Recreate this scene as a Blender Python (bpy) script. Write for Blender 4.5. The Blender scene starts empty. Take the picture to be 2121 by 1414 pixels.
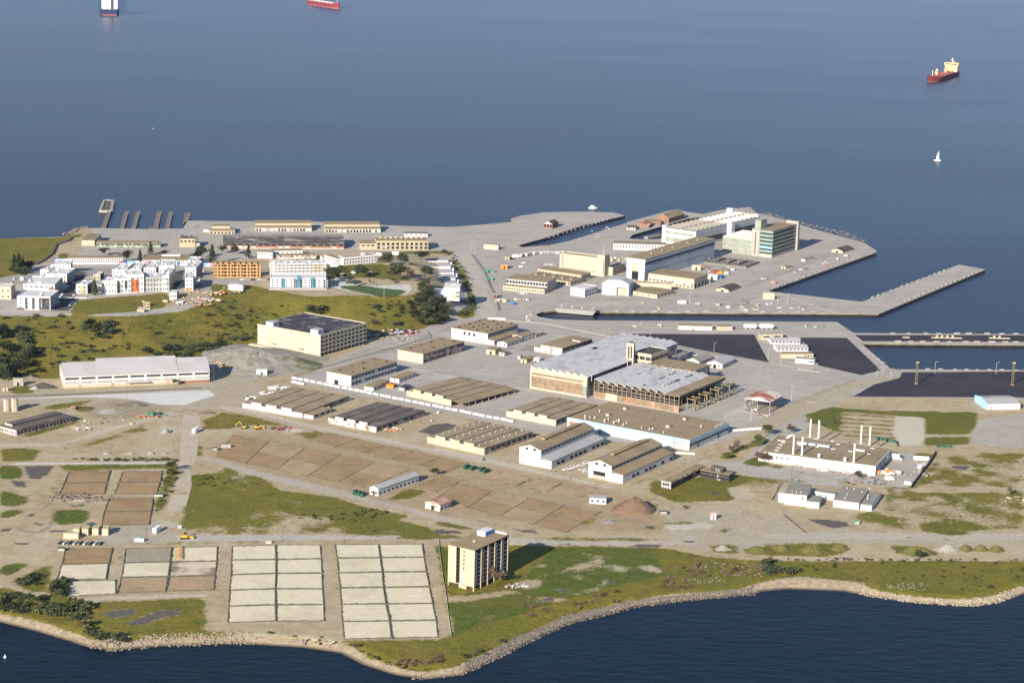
import bpy, math, random
import numpy as np
from mathutils import Matrix, Vector, Quaternion
random.seed(7)
R_ = math.radians
sc = bpy.context.scene
C = sc.collection
# ------------------------------------------------------------------ camera
CH, FPX, PW, PH = 421.0, 4400.0, 2121.0, 1414.0
PITCH = math.atan2(PH / 2 + 275.0, FPX)
ROLL = R_(1.5)
_c, _s, _cr, _sr = math.cos(PITCH), math.sin(PITCH), math.cos(ROLL), math.sin(ROLL)
fw, up0, rt0 = Vector((0, _c, -_s)), Vector((0, _s, _c)), Vector((1, 0, 0))
ax, ay = rt0 * _cr + up0 * _sr, -rt0 * _sr + up0 * _cr
cam = bpy.data.cameras.new('camera')
cam.lens = 36.0 * FPX / PW
cam.clip_start, cam.clip_end = 1.0, 80000.0
co = bpy.data.objects.new('camera', cam)
C.objects.link(co)
m4 = Matrix((ax, ay, -fw)).transposed().to_4x4()
m4.translation = (0, 0, CH)
co.matrix_world = m4
sc.camera = co
# ------------------------------------------------------------------ sky, sun, exposure
SUN_EL, SUN_AZ = R_(22.5), R_(28.5)          # shadows run 28.5 degrees right of straight ahead
w = bpy.data.worlds.new('World')
sc.world = w
w.use_nodes = True
nt = w.node_tree
sky = nt.nodes.new('ShaderNodeTexSky')
sky.sky_type = 'NISHITA'
sky.sun_disc = False
sky.sun_elevation = SUN_EL
sky.sun_rotation = math.pi + SUN_AZ
sky.altitude = 100
sky.air_density, sky.dust_density, sky.ozone_density = 1.0, 0.3, 3.0
bg = nt.nodes['Background']
bg.inputs['Strength'].default_value = 0.075
nt.links.new(sky.outputs[0], bg.inputs[0])
sl = bpy.data.lights.new('sun', 'SUN')
sl.energy, sl.angle, sl.color = 4.7, R_(0.5), (1.0, 0.885, 0.72)
so = bpy.data.objects.new('sun', sl)
C.objects.link(so)
so.location = (-500, -500, 900)
sd = Vector((math.sin(SUN_AZ) * math.cos(SUN_EL), math.cos(SUN_AZ) * math.cos(SUN_EL), -math.sin(SUN_EL)))
so.rotation_euler = sd.to_track_quat('-Z', 'Y').to_euler()
vs = sc.view_settings
vs.view_transform, vs.look, vs.gamma, vs.use_curve_mapping = 'Standard', 'None', 1.0, False
vs.exposure = 1.0
# ------------------------------------------------------------------ survey: photograph points to places on the ground
S4 = 540 / 2121
RG = {'a': (0, 400, S4), 'b': (400, 430, S4), 'c': (850, 420, S4), 'd': (1250, 400, S4), 'e': (1581, 520, S4),
  'f': (0, 700, S4), 'g': (460, 700, S4), 'h': (900, 650, S4), 'i': (1200, 680, S4), 'j': (1581, 800, S4),
  'k': (0, 1054, S4), 'l': (500, 1054, S4), 'm': (900, 1000, S4), 'n': (1560, 860, .141443), 'o': (1250, 1054, S4),
  'p': (1581, 1054, S4), 'r': (1060, 680, .127298), 's': (1280, 680, .127298), 't': (1360, 420, .148539),
  'u': (20, 530, .127298), 'v': (180, 530, .127298), 'w': (840, 510, .10607), 'z': (0, 0, 1)}
def Q(s):
 out, r, b = [], RG['z'], []
 for t in s.split():
  if t in RG:
   r = RG[t]
  else:
   b.append(float(t))
   if len(b) == 2:
    out.append((r[0] + b[0] * r[2], r[1] + b[1] * r[2]))
    b = []
 return out
def ray(p):
 x, y = p[0] - PW / 2, -(p[1] - PH / 2)
 return (ax * x + ay * y + fw * FPX)
def un(p, z=0.0):
 d = ray(p)
 k = (z - CH) / d.z
 return Vector((d.x * k, d.y * k, z))
def poly_np(px, z=0.0):
 return np.array([un(p, z)[:2] for p in px])
def inside(poly, X, Y):
 r = np.zeros(X.shape, bool)
 n = len(poly)
 for i in range(n):
  x0, y0 = poly[i - 1]
  x1, y1 = poly[i]
  if y0 == y1:
   continue
  c = (y0 > Y) != (y1 > Y)
  r ^= c & (X < (x1 - x0) * (Y - y0) / (y1 - y0) + x0)
 return r
def dist_poly(poly, X, Y, closed=True, nearest=False):
 D = np.full(X.shape, 1e18)
 if nearest:
  NX, NY = X.copy(), Y.copy()
 n = len(poly)
 for i in range(0 if closed else 1, n):
  a, b = poly[i - 1], poly[i]
  dx, dy = b[0] - a[0], b[1] - a[1]
  t = np.clip(((X - a[0]) * dx + (Y - a[1]) * dy) / (dx * dx + dy * dy + 1e-9), 0, 1)
  qx, qy = a[0] + t * dx, a[1] + t * dy
  d = (X - qx) ** 2 + (Y - qy) ** 2
  m = d < D
  D = np.where(m, d, D)
  if nearest:
   NX, NY = np.where(m, qx, NX), np.where(m, qy, NY)
 return (np.sqrt(D), NX, NY) if nearest else np.sqrt(D)
# hill: foot at z = 0, plateau edge at z = HILL
HILL = 18.0
FOOT = poly_np(Q('-500 850 -200 800 0 778 130 772 420 748 470 716 530 707 640 692 760 707 880 681 935 664 984 645 962 590 938 535 875 527 780 519 700 526 620 548 540 556 430 560 150 550 60 562 -200 585 -500 620'))
PLAT = poly_np(Q('-500 700 -200 668 0 656 120 650 250 651 350 634 450 602 560 594 640 612 700 610 800 618 850 612 872 600 878 562 850 546 700 550 600 564 430 570 200 574 100 584 -200 625 -500 660'), HILL)
def hgt(X, Y):
 X, Y = np.asarray(X, float), np.asarray(Y, float)
 z = np.zeros(X.shape)
 m = inside(FOOT, X, Y)
 if m.any():
  xs, ys = X[m], Y[m]
  ip = inside(PLAT, xs, ys)
  df, dp = dist_poly(FOOT, xs, ys), dist_poly(PLAT, xs, ys)
  t = np.where(ip, 1.0, df / (df + dp + 1e-6))
  t = t * t * (3 - 2 * t) * .6 + t * .4
  z[m] = HILL * t + 1.2 * t * np.sin(xs * .045 + 1) * np.sin(ys * .05) * (1 - ip)
 return z
def hit(p):
 """where the sight line of a photograph point meets the ground"""
 if p[0] < 1010 and 500 < p[1] < 830:
  zs = np.linspace(24, -0.5, 200)
  d = ray(p)
  k = (zs - CH) / d.z
  h = hgt(d.x * k, d.y * k)
  i = int(np.argmax(zs <= h + .01))
  return Vector((d.x * k[i], d.y * k[i], float(h[i])))
 return un(p, 0)
# ------------------------------------------------------------------ materials
MATS = {}
def nd(t, ty, **kw):
 n = t.nodes.new(ty)
 for k, v in kw.items():
  if k.startswith('i_'):
   n.inputs[k[2:].replace('_', ' ')].default_value = v
  else:
   setattr(n, k, v)
 return n
def lin(c):
 return tuple(((v / 255) / 12.92 if v / 255 <= .04045 else ((v / 255 + .055) / 1.055) ** 2.4) for v in c)
def mat(name, col, col2=None, amt=.5, scale=.15, stretch=(1, 1, 1), rough=.85, var=.18, fine=1.2, metal=0, bump=0, thr=(.45, .62), spec=.3):
 """base colour with blotches of a second colour (stains, patches, wear) and a fine grain"""
 if name in MATS:
  return MATS[name]
 m = bpy.data.materials.new(name)
 m.use_nodes = True
 t = m.node_tree
 b = t.nodes['Principled BSDF']
 b.inputs['Roughness'].default_value = rough
 b.inputs['Metallic'].default_value = metal
 b.inputs['Specular IOR Level'].default_value = spec
 g = nd(t, 'ShaderNodeNewGeometry')
 mp = nd(t, 'ShaderNodeMapping')
 mp.inputs['Scale'].default_value = stretch
 t.links.new(g.outputs['Position'], mp.inputs[0])
 n1 = nd(t, 'ShaderNodeTexNoise', i_Scale=scale, i_Detail=5.0, i_Roughness=.65)
 t.links.new(mp.outputs[0], n1.inputs['Vector'])
 mr = nd(t, 'ShaderNodeMapRange')
 mr.inputs[1].default_value, mr.inputs[2].default_value = thr
 mr.inputs[4].default_value = amt
 t.links.new(n1.outputs[0], mr.inputs[0])
 mx = nd(t, 'ShaderNodeMix', data_type='RGBA')
 mx.inputs[6].default_value = (*col, 1)
 mx.inputs[7].default_value = (*(col2 or tuple(v * .6 for v in col)), 1)
 t.links.new(mr.outputs[0], mx.inputs[0])
 n2 = nd(t, 'ShaderNodeTexNoise', i_Scale=fine, i_Detail=3.0)
 t.links.new(mp.outputs[0], n2.inputs['Vector'])
 mr2 = nd(t, 'ShaderNodeMapRange')
 mr2.inputs[1].default_value, mr2.inputs[2].default_value = .25, .75
 mr2.inputs[3].default_value, mr2.inputs[4].default_value = 1 - var, 1 + var
 t.links.new(n2.outputs[0], mr2.inputs[0])
 vm = nd(t, 'ShaderNodeVectorMath', operation='SCALE')
 t.links.new(mx.outputs[2], vm.inputs[0])
 t.links.new(mr2.outputs[0], vm.inputs['Scale'])
 t.links.new(vm.outputs[0], b.inputs['Base Color'])
 if bump:
  bp = nd(t, 'ShaderNodeBump', i_Strength=bump, i_Distance=.4)
  t.links.new(n2.outputs[0], bp.inputs['Height'])
  t.links.new(bp.outputs[0], b.inputs['Normal'])
 MATS[name] = m
 return m
ST = (1, 1, .12)
M = {}
M['white'] = mat('white painted wall', (.5, .5, .5), (.36, .35, .33), .5, .12, ST)
M['bwhite'] = mat('clean white wall', (.58, .58, .6), (.48, .48, .5), .4, .1, ST, var=.06)
M['cream'] = mat('cream concrete wall', (.44, .39, .295), (.33, .285, .21), .6, .12, ST)
M['pale'] = mat('pale cream render', (.435, .392, .31), (.36, .318, .24), .5, .1, ST, var=.08)
M['peel'] = mat('peeling white wall', (.47, .45, .43), (.22, .18, .15), .9, .35, (1, 1, .4), var=.2, thr=(.5, .6))
M['dirtyw'] = mat('dirty shingle wall', (.34, .31, .28), (.12, .1, .09), .9, .35, (1, 1, .35), var=.3, thr=(.42, .6))
M['burnt'] = mat('charred black wall', (.05, .045, .045), (.32, .31, .3), .8, .3, (1, 1, .5), thr=(.56, .62))
M['blue'] = mat('pale blue painted metal', (.34, .44, .52), (.46, .43, .37), .85, .09, ST, thr=(.46, .6))
M['bluef'] = mat('blue fascia', (.28, .42, .56), (.34, .45, .54), .5, .1, ST)
M['sky'] = mat('sky blue panel', (.3, .5, .72), (.45, .6, .75), .4, .15)
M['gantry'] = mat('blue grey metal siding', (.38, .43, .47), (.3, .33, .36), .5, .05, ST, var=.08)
M['concrete'] = mat('concrete', (.34, .32, .29), (.24, .225, .2), .6, .12, ST)
M['beige'] = mat('beige hotel panel', (.42, .365, .27), (.35, .295, .205), .5, .1, ST, var=.08)
M['yellowb'] = mat('yellow brick', (.4, .345, .24), (.31, .26, .175), .5, .15, ST)
M['brick'] = mat('red brick', (.26, .145, .105), (.17, .105, .08), .6, .2)
M['tan'] = mat('tan gravel roof', (.272, .214, .128), (.2, .155, .095), .7, .06, bump=.2, var=.14)
M['tanl'] = mat('pale brown ribbed roof', (.29, .232, .15), (.2, .158, .105), .85, .09, var=.2)
M['tan2'] = mat('brown gravel roof', (.262, .2, .118), (.3, .235, .15), .6, .08, var=.14)
M['droof'] = mat('dark worn roof', (.1, .09, .08), (.18, .155, .125), .8, .07, (1, 1, 1), var=.2)
M['black'] = mat('black tar roof', (.045, .043, .05), (.2, .19, .19), .9, .12, thr=(.52, .6))
M['bitumen'] = mat('dark bitumen roof', (.06, .055, .055), (.1, .09, .085), .6, .1)
M['groof'] = mat('grey roof', (.24, .228, .195), (.18, .17, .145), .5, .08, var=.08)
M['lroof'] = mat('pale grey metal roof', (.37, .37, .39), (.3, .29, .29), .5, .06, var=.06)
M['wroof'] = mat('white membrane roof', (.56, .56, .57), (.42, .42, .42), .5, .1, var=.1)
M['sawroof'] = mat('weathered grey saw tooth roof', (.46, .465, .485), (.31, .31, .32), .8, .09, var=.12, thr=(.48, .66))
M['rust'] = mat('rust', (.3, .12, .06), (.45, .36, .3), .8, .15)
M['redroof'] = mat('red rusty roof', (.34, .11, .06), (.55, .5, .46), .95, .06, thr=(.5, .53))
M['glass'] = mat('dark glass', (.03, .035, .04), (.06, .065, .07), .5, .3, rough=.2, var=.2)
M['gglass'] = mat('pale green glass', (.21, .29, .275), (.14, .2, .195), .5, .2, rough=.3)
M['cglass'] = mat('grey green curtain glass', (.26, .3, .25), (.16, .18, .15), .6, .12, rough=.3)
M['opening'] = mat('dark opening', (.012, .012, .014), (.02, .02, .02), .5)
M['wirew'] = mat('dusty steel sash glazing', (.25, .18, .12), (.12, .085, .06), .7, .3, (1, 1, .6), var=.25)
M['steel'] = mat('rusty steel frame', (.3, .25, .2), (.2, .13, .08), .6, .4)
M['ysteel'] = mat('yellow crane steel', (.2, .165, .075), (.12, .095, .055), .6, .4)
M['lsteel'] = mat('pale steel', (.5, .5, .48), rough=.6)
M['wood'] = mat('raw framing timber', (.43, .27, .135), (.3, .18, .09), .5, .3)
M['pole'] = mat('weathered pole wood', (.13, .11, .09))
M['orange'] = mat('orange panel', (.6, .16, .05), var=.05)
M['teal'] = mat('teal panel', (.06, .2, .3), var=.05)
M['dgrey'] = mat('dark grey cladding', (.07, .07, .075), var=.1)
M['mgrey'] = mat('mid grey cladding', (.32, .33, .34), var=.05)
M['olive'] = mat('olive render', (.34, .34, .24), var=.05)
M['green'] = mat('green paint', (.02, .085, .06), var=.1)
M['lgreen'] = mat('light green paint', (.09, .3, .2), var=.1)
M['bluep'] = mat('blue paint', (.06, .2, .45), var=.1)
M['redp'] = mat('red paint', (.4, .06, .05), var=.1)
M['orangep'] = mat('orange paint', (.6, .22, .04), var=.1)
M['yellowp'] = mat('yellow paint', (.62, .36, .04), var=.1)
M['tyre'] = mat('tyre rubber', (.02, .02, .02))
M['purple'] = mat('purple paint', (.28, .2, .36), var=.1)
M['dsilver'] = mat('silver car paint', (.45, .46, .47), rough=.4, var=.05)
M['carw'] = mat('white car paint', (.8, .8, .8), rough=.35, var=.04)
M['carb'] = mat('dark car paint', (.04, .045, .055), rough=.3, var=.05)
M['canvas'] = mat('tan canvas', (.44, .36, .22), (.36, .28, .17), .5, .3)
M['chim'] = mat('white painted stack', (.78, .76, .74), (.6, .57, .52), .4, .3, (1, 1, .2))
M['asph'] = mat('fresh dark asphalt', (.03, .027, .036), (.05, .046, .055), .6, .02, (1, 1, 1), var=.14, fine=.25)
M['pathm'] = mat('pale concrete path', (.5, .49, .46), (.42, .4, .37), .6, .1)
M['road'] = mat('worn asphalt road', (.4, .375, .32), (.33, .305, .265), .6, .05, var=.08, fine=.6)
M['slab'] = mat('white concrete slab', (.56, .56, .55), (.46, .46, .45), .5, .08, var=.06)
M['turf'] = mat('mown lawn', (.06, .1, .03), (.08, .12, .035), .5, .2)
M['soil'] = mat('brown soil bed', (.31, .213, .112), (.225, .15, .08), .75, .05, (1, 1, 1), var=.16, fine=.5, bump=.3)
M['soilg'] = mat('grey brown soil bed', (.36, .265, .16), (.265, .192, .115), .7, .05, var=.14, fine=.5)
M['sandb'] = mat('pale sand bed', (.59, .54, .4), (.47, .42, .3), .75, .03, var=.09, thr=(.48, .66), fine=.5)
M['sandw'] = mat('wet patchy sand bed', (.53, .47, .36), (.2, .16, .13), .95, .03, var=.08, fine=.5, thr=(.46, .56))
M['sandg'] = mat('grey green sand bed', (.27, .25, .19), (.33, .3, .22), .7, .06, var=.1, fine=.5)
M['edge'] = mat('dark weedy sandbags', (.085, .085, .062), (.19, .18, .145), .8, .5, thr=(.55, .65))
M['quay'] = mat('stained quay concrete with painted shade', (.27, .24, .19), (.12, .1, .08), .7, .1)
M['timber'] = mat('old pier timber', (.15, .13, .11), (.26, .22, .18), .6, .3)
M['rock'] = mat('rip rap rock', (.27, .23, .175), (.1, .088, .075), .9, .5, var=.4)
M['rubble'] = mat('rubble', (.3, .28, .25), (.15, .13, .115), .8, .4, var=.3)
M['dirt'] = mat('bare dirt', (.165, .108, .07), (.12, .08, .052), .6, .1, bump=.4)
M['gravel'] = mat('grey gravel', (.27, .265, .24), (.2, .19, .17), .6, .08, bump=.4, var=.2)
M['grassm'] = mat('grassy mound', (.1, .098, .026), (.14, .115, .045), .7, .12, bump=.5, var=.3)
M['leafd'] = mat('dark leaves', (.035, .048, .022), (.065, .075, .03), .7, .25, var=.4, fine=.6)
M['leafo'] = mat('olive leaves', (.07, .08, .025), (.11, .105, .035), .7, .25, var=.35, fine=.6)
M['leafr'] = mat('bare russet twigs', (.13, .085, .06), (.09, .065, .05), .6, .3, var=.3)
M['bark'] = mat('bark', (.09, .07, .055))
M['hullr'] = mat('red hull', (.2, .03, .035), (.16, .04, .04), .5, .05)
M['hullb'] = mat('navy hull', (.03, .04, .1))
M['boot'] = mat('pale red boot topping', (.26, .12, .11))
M['deckr'] = mat('red oxide deck', (.3, .1, .08))
M['shipy'] = mat('cream yellow superstructure', (.8, .64, .34), var=.05)
M['sail'] = mat('sailcloth', (.8, .8, .84), var=.03)
M['barge'] = mat('grey barge steel', (.27, .27, .26), (.2, .18, .17), .6, .2)
M['mulch'] = mat('orange safety mesh', (.6, .2, .1))
M['pink'] = mat('pink hoarding', (.6, .3, .42))
M['lblue'] = mat('light blue hoarding', (.25, .45, .65))
M['dblue'] = mat('deep blue hoarding', (.06, .12, .36))
# ------------------------------------------------------------------ mesh building
class MB:
 def __init__(s):
  s.v, s.f, s.mi, s.mats = [], [], [], []
 def m(s, mt):
  if mt not in s.mats:
   s.mats.append(mt)
  return s.mats.index(mt)
 def face(s, pts, mt=None):
  i = len(s.v)
  s.v += [tuple(p) for p in pts]
  s.f.append(tuple(range(i, i + len(pts))))
  s.mi.append(s.m(mt) if mt else 0)
 def box(s, x0, x1, y0, y1, z0, z1, mt=None, T=None):
  i = len(s.v)
  P = [(x, y, z) for z in (z0, z1) for y in (y0, y1) for x in (x0, x1)]
  if T is not None:
   P = [tuple(T @ Vector(p)) for p in P]
  s.v += P
  k = s.m(mt) if mt else 0
  for f in ((0, 2, 3, 1), (4, 5, 7, 6), (0, 1, 5, 4), (2, 6, 7, 3), (0, 4, 6, 2), (1, 3, 7, 5)):
   s.f.append(tuple(i + j for j in f))
   s.mi.append(k)
  return s
 def prism(s, pts, z0, z1, mt=None, top=1.0):
  """vertical prism over a counter-clockwise outline"""
  n = len(pts)
  i = len(s.v)
  cx, cy = sum(p[0] for p in pts) / n, sum(p[1] for p in pts) / n
  s.v += [(p[0], p[1], z0) for p in pts] + [(cx + (p[0] - cx) * top, cy + (p[1] - cy) * top, z1) for p in pts]
  k = s.m(mt) if mt else 0
  s.f.append(tuple(i + n + j for j in range(n)))
  s.mi.append(k)
  s.f.append(tuple(i + j for j in reversed(range(n))))
  s.mi.append(k)
  for j in range(n):
   s.f.append((i + j, i + (j + 1) % n, i + n + (j + 1) % n, i + n + j))
   s.mi.append(k)
  return s
 def prof(s, prof, a0, a1, axis, mt=None):
  """extrude a profile (y,z) along x, or (x,z) along y"""
  i, n = len(s.v), len(prof)
  for a in (a0, a1):
   for p in prof:
    s.v.append((a, p[0], p[1]) if axis == 'x' else (p[0], a, p[1]))
  k = s.m(mt) if mt else 0
  s.f.append(tuple(i + j for j in reversed(range(n))))
  s.f.append(tuple(i + n + j for j in range(n)))
  s.mi += [k, k]
  for j in range(n):
   s.f.append((i + j, i + (j + 1) % n, i + n + (j + 1) % n, i + n + j))
   s.mi.append(k)
  return s
 def tube(s, p, q, r, n=6, r2=None, mt=None):
  p, q = Vector(p), Vector(q)
  d = (q - p).normalized()
  a = d.orthogonal().normalized()
  b = d.cross(a)
  i = len(s.v)
  for c, rr in ((p, r), (q, r if r2 is None else r2)):
   for j in range(n):
    t = 2 * math.pi * j / n
    s.v.append(tuple(c + (a * math.cos(t) + b * math.sin(t)) * rr))
  k = s.m(mt) if mt else 0
  for j in range(n):
   s.f.append((i + j, i + (j + 1) % n, i + n + (j + 1) % n, i + n + j))
   s.mi.append(k)
  s.f.append(tuple(i + j for j in reversed(range(n))))
  s.f.append(tuple(i + n + j for j in range(n)))
  s.mi += [k, k]
  return s
 def mesh(s, name, mt):
  me = bpy.data.meshes.new(name)
  me.from_pydata(s.v, [], s.f)
  for x in (s.mats or [mt]):
   me.materials.append(x)
  if len(s.mats) > 1:
   me.polygons.foreach_set('material_index', s.mi)
  me.update()
  return me
 def build(s, name, mt=None, parent=None):
  o = bpy.data.objects.new(name, s.mesh(name, mt))
  C.objects.link(o)
  o.parent = parent
  return o
def tag(o, label, cat, group=None):
 o['label'], o['category'] = label, cat
 if group:
  o['group'] = group
 return o
def thing(name, label, cat, loc=(0, 0, 0), rz=0.0, group=None):
 o = bpy.data.objects.new(name, None)
 o.empty_display_size = .5
 C.objects.link(o)
 o.location, o.rotation_euler = loc, (0, 0, rz)
 return tag(o, label, cat, group)
def kind(o, k):
 o['kind'] = k
 return o
def copy_thing(src, loc, rz=0.0, label=None, scale=1.0, group=None):
 o = src.copy()
 C.objects.link(o)
 o.location, o.rotation_euler, o.scale = loc, (0, 0, rz), (scale, scale, scale)
 for ch in src.children:
  c = ch.copy()
  C.objects.link(c)
  c.parent = o
  for g in ch.children:
   d = g.copy()
   C.objects.link(d)
   d.parent = c
 if label:
  o['label'] = label
 if group:
  o['group'] = group
 return o
def P1(s):
 return Q(s)[0]
def zenith(base, top_px):
 """height of a vertical edge standing on base whose upper end is seen at top_px"""
 d = ray(top_px)
 return CH + d.z * math.hypot(base.x, base.y) / math.hypot(d.x, d.y) - base.z
WCACHE = {}
def pane_mesh(name, ww, wh, mt, t=.12, frame=None):
 k = (name, round(ww, 2), round(wh, 2), mt.name, frame.name if frame else '')
 if k not in WCACHE:
  b = MB().box(-ww / 2, ww / 2, -t, t, 0, wh, mt)
  if frame:
   b.box(-ww / 2 - .15, ww / 2 + .15, -t - .06, t, -.2, 0, frame)
  WCACHE[k] = b.mesh(name, mt)
 return WCACHE[k]
class Bd:
 """A building surveyed from its front corner F (foot) / T (top), right corner R and left corner L"""
 def __init__(s, name, label, cat, F=None, T=None, R=None, L=None, h=None, w=None, d=None, base=False, group=None, z0=None, rz=None):
  F, T, R, L = [P1(x) if isinstance(x, str) else x for x in (F, T, R, L)]
  if F is not None:
   o = hit(F)
   if z0 is not None:
    o = un(F, z0)
   if h is None:
    h = zenith(o, T)
  else:
   zz = z0 or 0.0
   o = un(T, zz + h)
   o.z = zz
  zr = o.z if base else o.z + h
  angs, lu, lv = [], 10.0, 10.0
  if R is not None:
   u = un(R, zr) - o
   lu = math.hypot(u.x, u.y)
   angs.append((math.atan2(u.y, u.x), lu))
  if L is not None:
   v = un(L, zr) - o
   lv = math.hypot(v.x, v.y)
   angs.append((math.atan2(v.y, v.x) - math.pi / 2, lv))
  a0 = angs[0][0]
  tot = sum(x[1] for x in angs)
  an = a0 + sum(((x[0] - a0 + math.pi) % (2 * math.pi) - math.pi) * x[1] for x in angs) / tot
  if rz is not None:
   an = rz
  s.w = w if w is not None else lu
  s.d = d if d is not None else lv
  s.h, s.o, s.a = h, o, an
  s.root = thing(name, label, cat, o, an, group)
  s.nwin = 0
 def world(s, x, y, z=0):
  c, n = math.cos(s.a), math.sin(s.a)
  return Vector((s.o.x + x * c - y * n, s.o.y + x * n + y * c, s.o.z + z))
 def box(s, name, mt, x0, x1, y0, y1, z0, z1, parent=None):
  return MB().box(x0, x1, y0, y1, z0, z1).build(name, mt, parent or s.root)
 def walls(s, mt, h=None, x=None, y=None, name='wall'):
  x, y = x or (0, s.w), y or (0, s.d)
  return s.box(name, mt, x[0], x[1], y[0], y[1], -1.5, h or s.h)
 def flat(s, mt, h=None, x=None, y=None, par=None, ph=.7, over=0.0):
  """flat roof, with a parapet when par is a material"""
  x, y, h = x or (0, s.w), y or (0, s.d), h or s.h
  o = s.box('roof', mt, x[0] - over, x[1] + over, y[0] - over, y[1] + over, h, h + .35)
  if par:
   b = MB()
   t = .4
   b.box(x[0] - .03, x[1] + .03, y[0] - .03, y[0] + t, h - .3, h + ph)
   b.box(x[0] - .03, x[1] + .03, y[1] - t, y[1] + .03, h - .3, h + ph)
   b.box(x[0] - .03, x[0] + t, y[0] + t, y[1] - t, h - .3, h + ph)
   b.box(x[1] - t, x[1] + .03, y[0] + t, y[1] - t, h - .3, h + ph)
   b.build('parapet', par, s.root)
  return o
 def gable(s, mt, wall, rise, axis='x', h=None, x=None, y=None, over=.4, t=.3, hip=0.0):
  """ridge along x (axis 'x') or along y"""
  x, y, h = x or (0, s.w), y or (0, s.d), h or s.h
  p, q = (y, x) if axis == 'x' else (x, y)
  mid = (p[0] + p[1]) / 2
  MB().prof([(p[0], h - .05), (p[1], h - .05), (mid, h + rise)], q[0] + .02, q[1] - .02, axis).build('gable_wall', wall, s.root)
  e = rise * over / (mid - p[0])
  pr = [(p[0] - over, h - e), (mid, h + rise), (p[1] + over, h - e), (p[1] + over, h - e + t), (mid, h + rise + t), (p[0] - over, h - e + t)]
  return MB().prof(pr, q[0] - over, q[1] + over, axis).build('roof', mt, s.root)
 def shed(s, mt, h0, h1, x, y, axis='x', over=.3, t=.3):
  """single slope roof, h0 at the low coordinate of the span, h1 at the high one"""
  p, q = (y, x) if axis == 'x' else (x, y)
  pr = [(p[0] - over, h0), (p[1], h1), (p[1], h1 + t), (p[0] - over, h0 + t)]
  return MB().prof(pr, q[0] - over, q[1] + over, axis).build('roof', mt, s.root)
 def saw(s, n, rise, roof, glaz, h=None, x=None, y=None, endw=None, t=.25, flip=False):
  """saw-tooth roof, ridges along x, gentle slopes rising with y"""
  x, y, h = x or (0, s.w), y or (0, s.d), h or s.h
  st = (y[1] - y[0]) / n
  r, g, e = MB(), MB(), MB()
  for k in range(n):
   a, b = y[0] + k * st, y[0] + (k + 1) * st
   if flip:
    r.prof([(b + .05, h), (b + .05, h + t), (a - .3, h + rise * 1.04 + t), (a - .3, h + rise * 1.04)], x[0] - .2, x[1] + .2, 'x')
    g.box(x[0], x[1], a - .05, a + .05, h, h + rise)
    continue
   r.prof([(a - .05, h), (b + .3, h + rise * 1.04), (b + .3, h + rise * 1.04 + t), (a - .05, h + t)], x[0] - .2, x[1] + .2, 'x')
   g.box(x[0], x[1], b - .05, b + .05, h, h + rise)
   if endw:
    e.prof([(a, h - .02), (b - .06, h - .02), (b - .06, h + rise * .98)], x[0] + .01, x[0] + .3, 'x')
  r.build('roof', roof, s.root)
  g.build('clerestory', glaz, s.root)
  if endw and not flip:
   e.build('gable_wall', endw, s.root)
 def win(s, face, n, zs, ww, wh, mt=None, a0=None, a1=None, x=None, y=None, frame=None, name='window', off=0.0, skip=0):
  """rows of windows: face R (y = low), L (x = low), B (y = high), E (x = high)"""
  mt = mt or M['glass']
  x, y = x or (0, s.w), y or (0, s.d)
  lo, hi = (x if face in 'RB' else y)
  a0, a1 = lo if a0 is None else a0, hi if a1 is None else a1
  me = pane_mesh(name, ww, wh, mt, frame=frame)
  for z in zs:
   for k in range(n):
    if skip and random.random() < skip:
     continue
    c = a0 + (a1 - a0) * (k + .5) / n
    o = bpy.data.objects.new(name, me)
    C.objects.link(o)
    o.parent = s.root
    if face == 'R':
     o.location, rz = (c, y[0] - off, z), 0
    elif face == 'B':
     o.location, rz = (c, y[1] + off, z), math.pi
    elif face == 'L':
     o.location, rz = (x[0] - off, c, z), -math.pi / 2
    else:
     o.location, rz = (x[1] + off, c, z), math.pi / 2
    o.rotation_euler = (0, 0, rz)
    s.nwin += 1
 def put(s, name, mt, x, y, z, sx, sy, sz, cap=None):
  """a box-shaped fitting on a roof: body with a slightly wider lid"""
  b = MB().box(x - sx / 2, x + sx / 2, y - sy / 2, y + sy / 2, z, z + sz, mt)
  b.box(x - sx / 2 - .12, x + sx / 2 + .12, y - sy / 2 - .12, y + sy / 2 + .12, z + sz, z + sz + .2, cap or mt)
  return b.build(name, mt, s.root)
 def vent(s, x, y, z, r=.5, hh=1.2, mt=None, name='roof_vent'):
  b = MB().tube((x, y, z - .2), (x, y, z + hh), r * .6, 8)
  b.tube((x, y, z + hh), (x, y, z + hh + r), r, 8, r * .3)
  return b.build(name, mt or M['white'], s.root)
 def loc(s, px, z):
  """local x, y of a photograph point taken at height z above the foot"""
  p = un(P1(px) if isinstance(px, str) else px, s.o.z + z) - s.o
  c, n = math.cos(-s.a), math.sin(-s.a)
  return p.x * c - p.y * n, p.x * n + p.y * c
# ------------------------------------------------------------------ terrain
Q_TOP = Q('-500 505 -200 503 a 0 370 300 362 480 358 560 345 620 325 680 292 740 284 830 285 980 288 1240 294 1370 289 1490 287 1510 250 1530 224 2121 231 '
   'b 950 112 1500 140 c 0 190 330 197 560 180 830 155 815 130 900 105 1080 78 1400 72 1650 80 1750 103 1400 185 1100 285 880 345 905 362 1110 350 1300 308 1600 215 1780 158 '
   'd 190 236 430 172 t 130 120 300 95 400 125 640 160 900 100 1300 60 1400 150 1500 165 1890 265 2080 330 d 1700 290 2121 403 z 1815 519 1815 523 1591 602 1597 604 1785 625 1796 621 1808 615 1986 548 2042 558 1820 650 '
   '1790 649 1600 648 c 1510 886 1180 874 1080 884 1020 905 1040 926 1150 946 1400 956 2121 959 e 600 576 735 666 z 2121 692 2500 694 2500 719 2121 713 e 795 748 1040 960 z 2121 766 2500 769')
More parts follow.
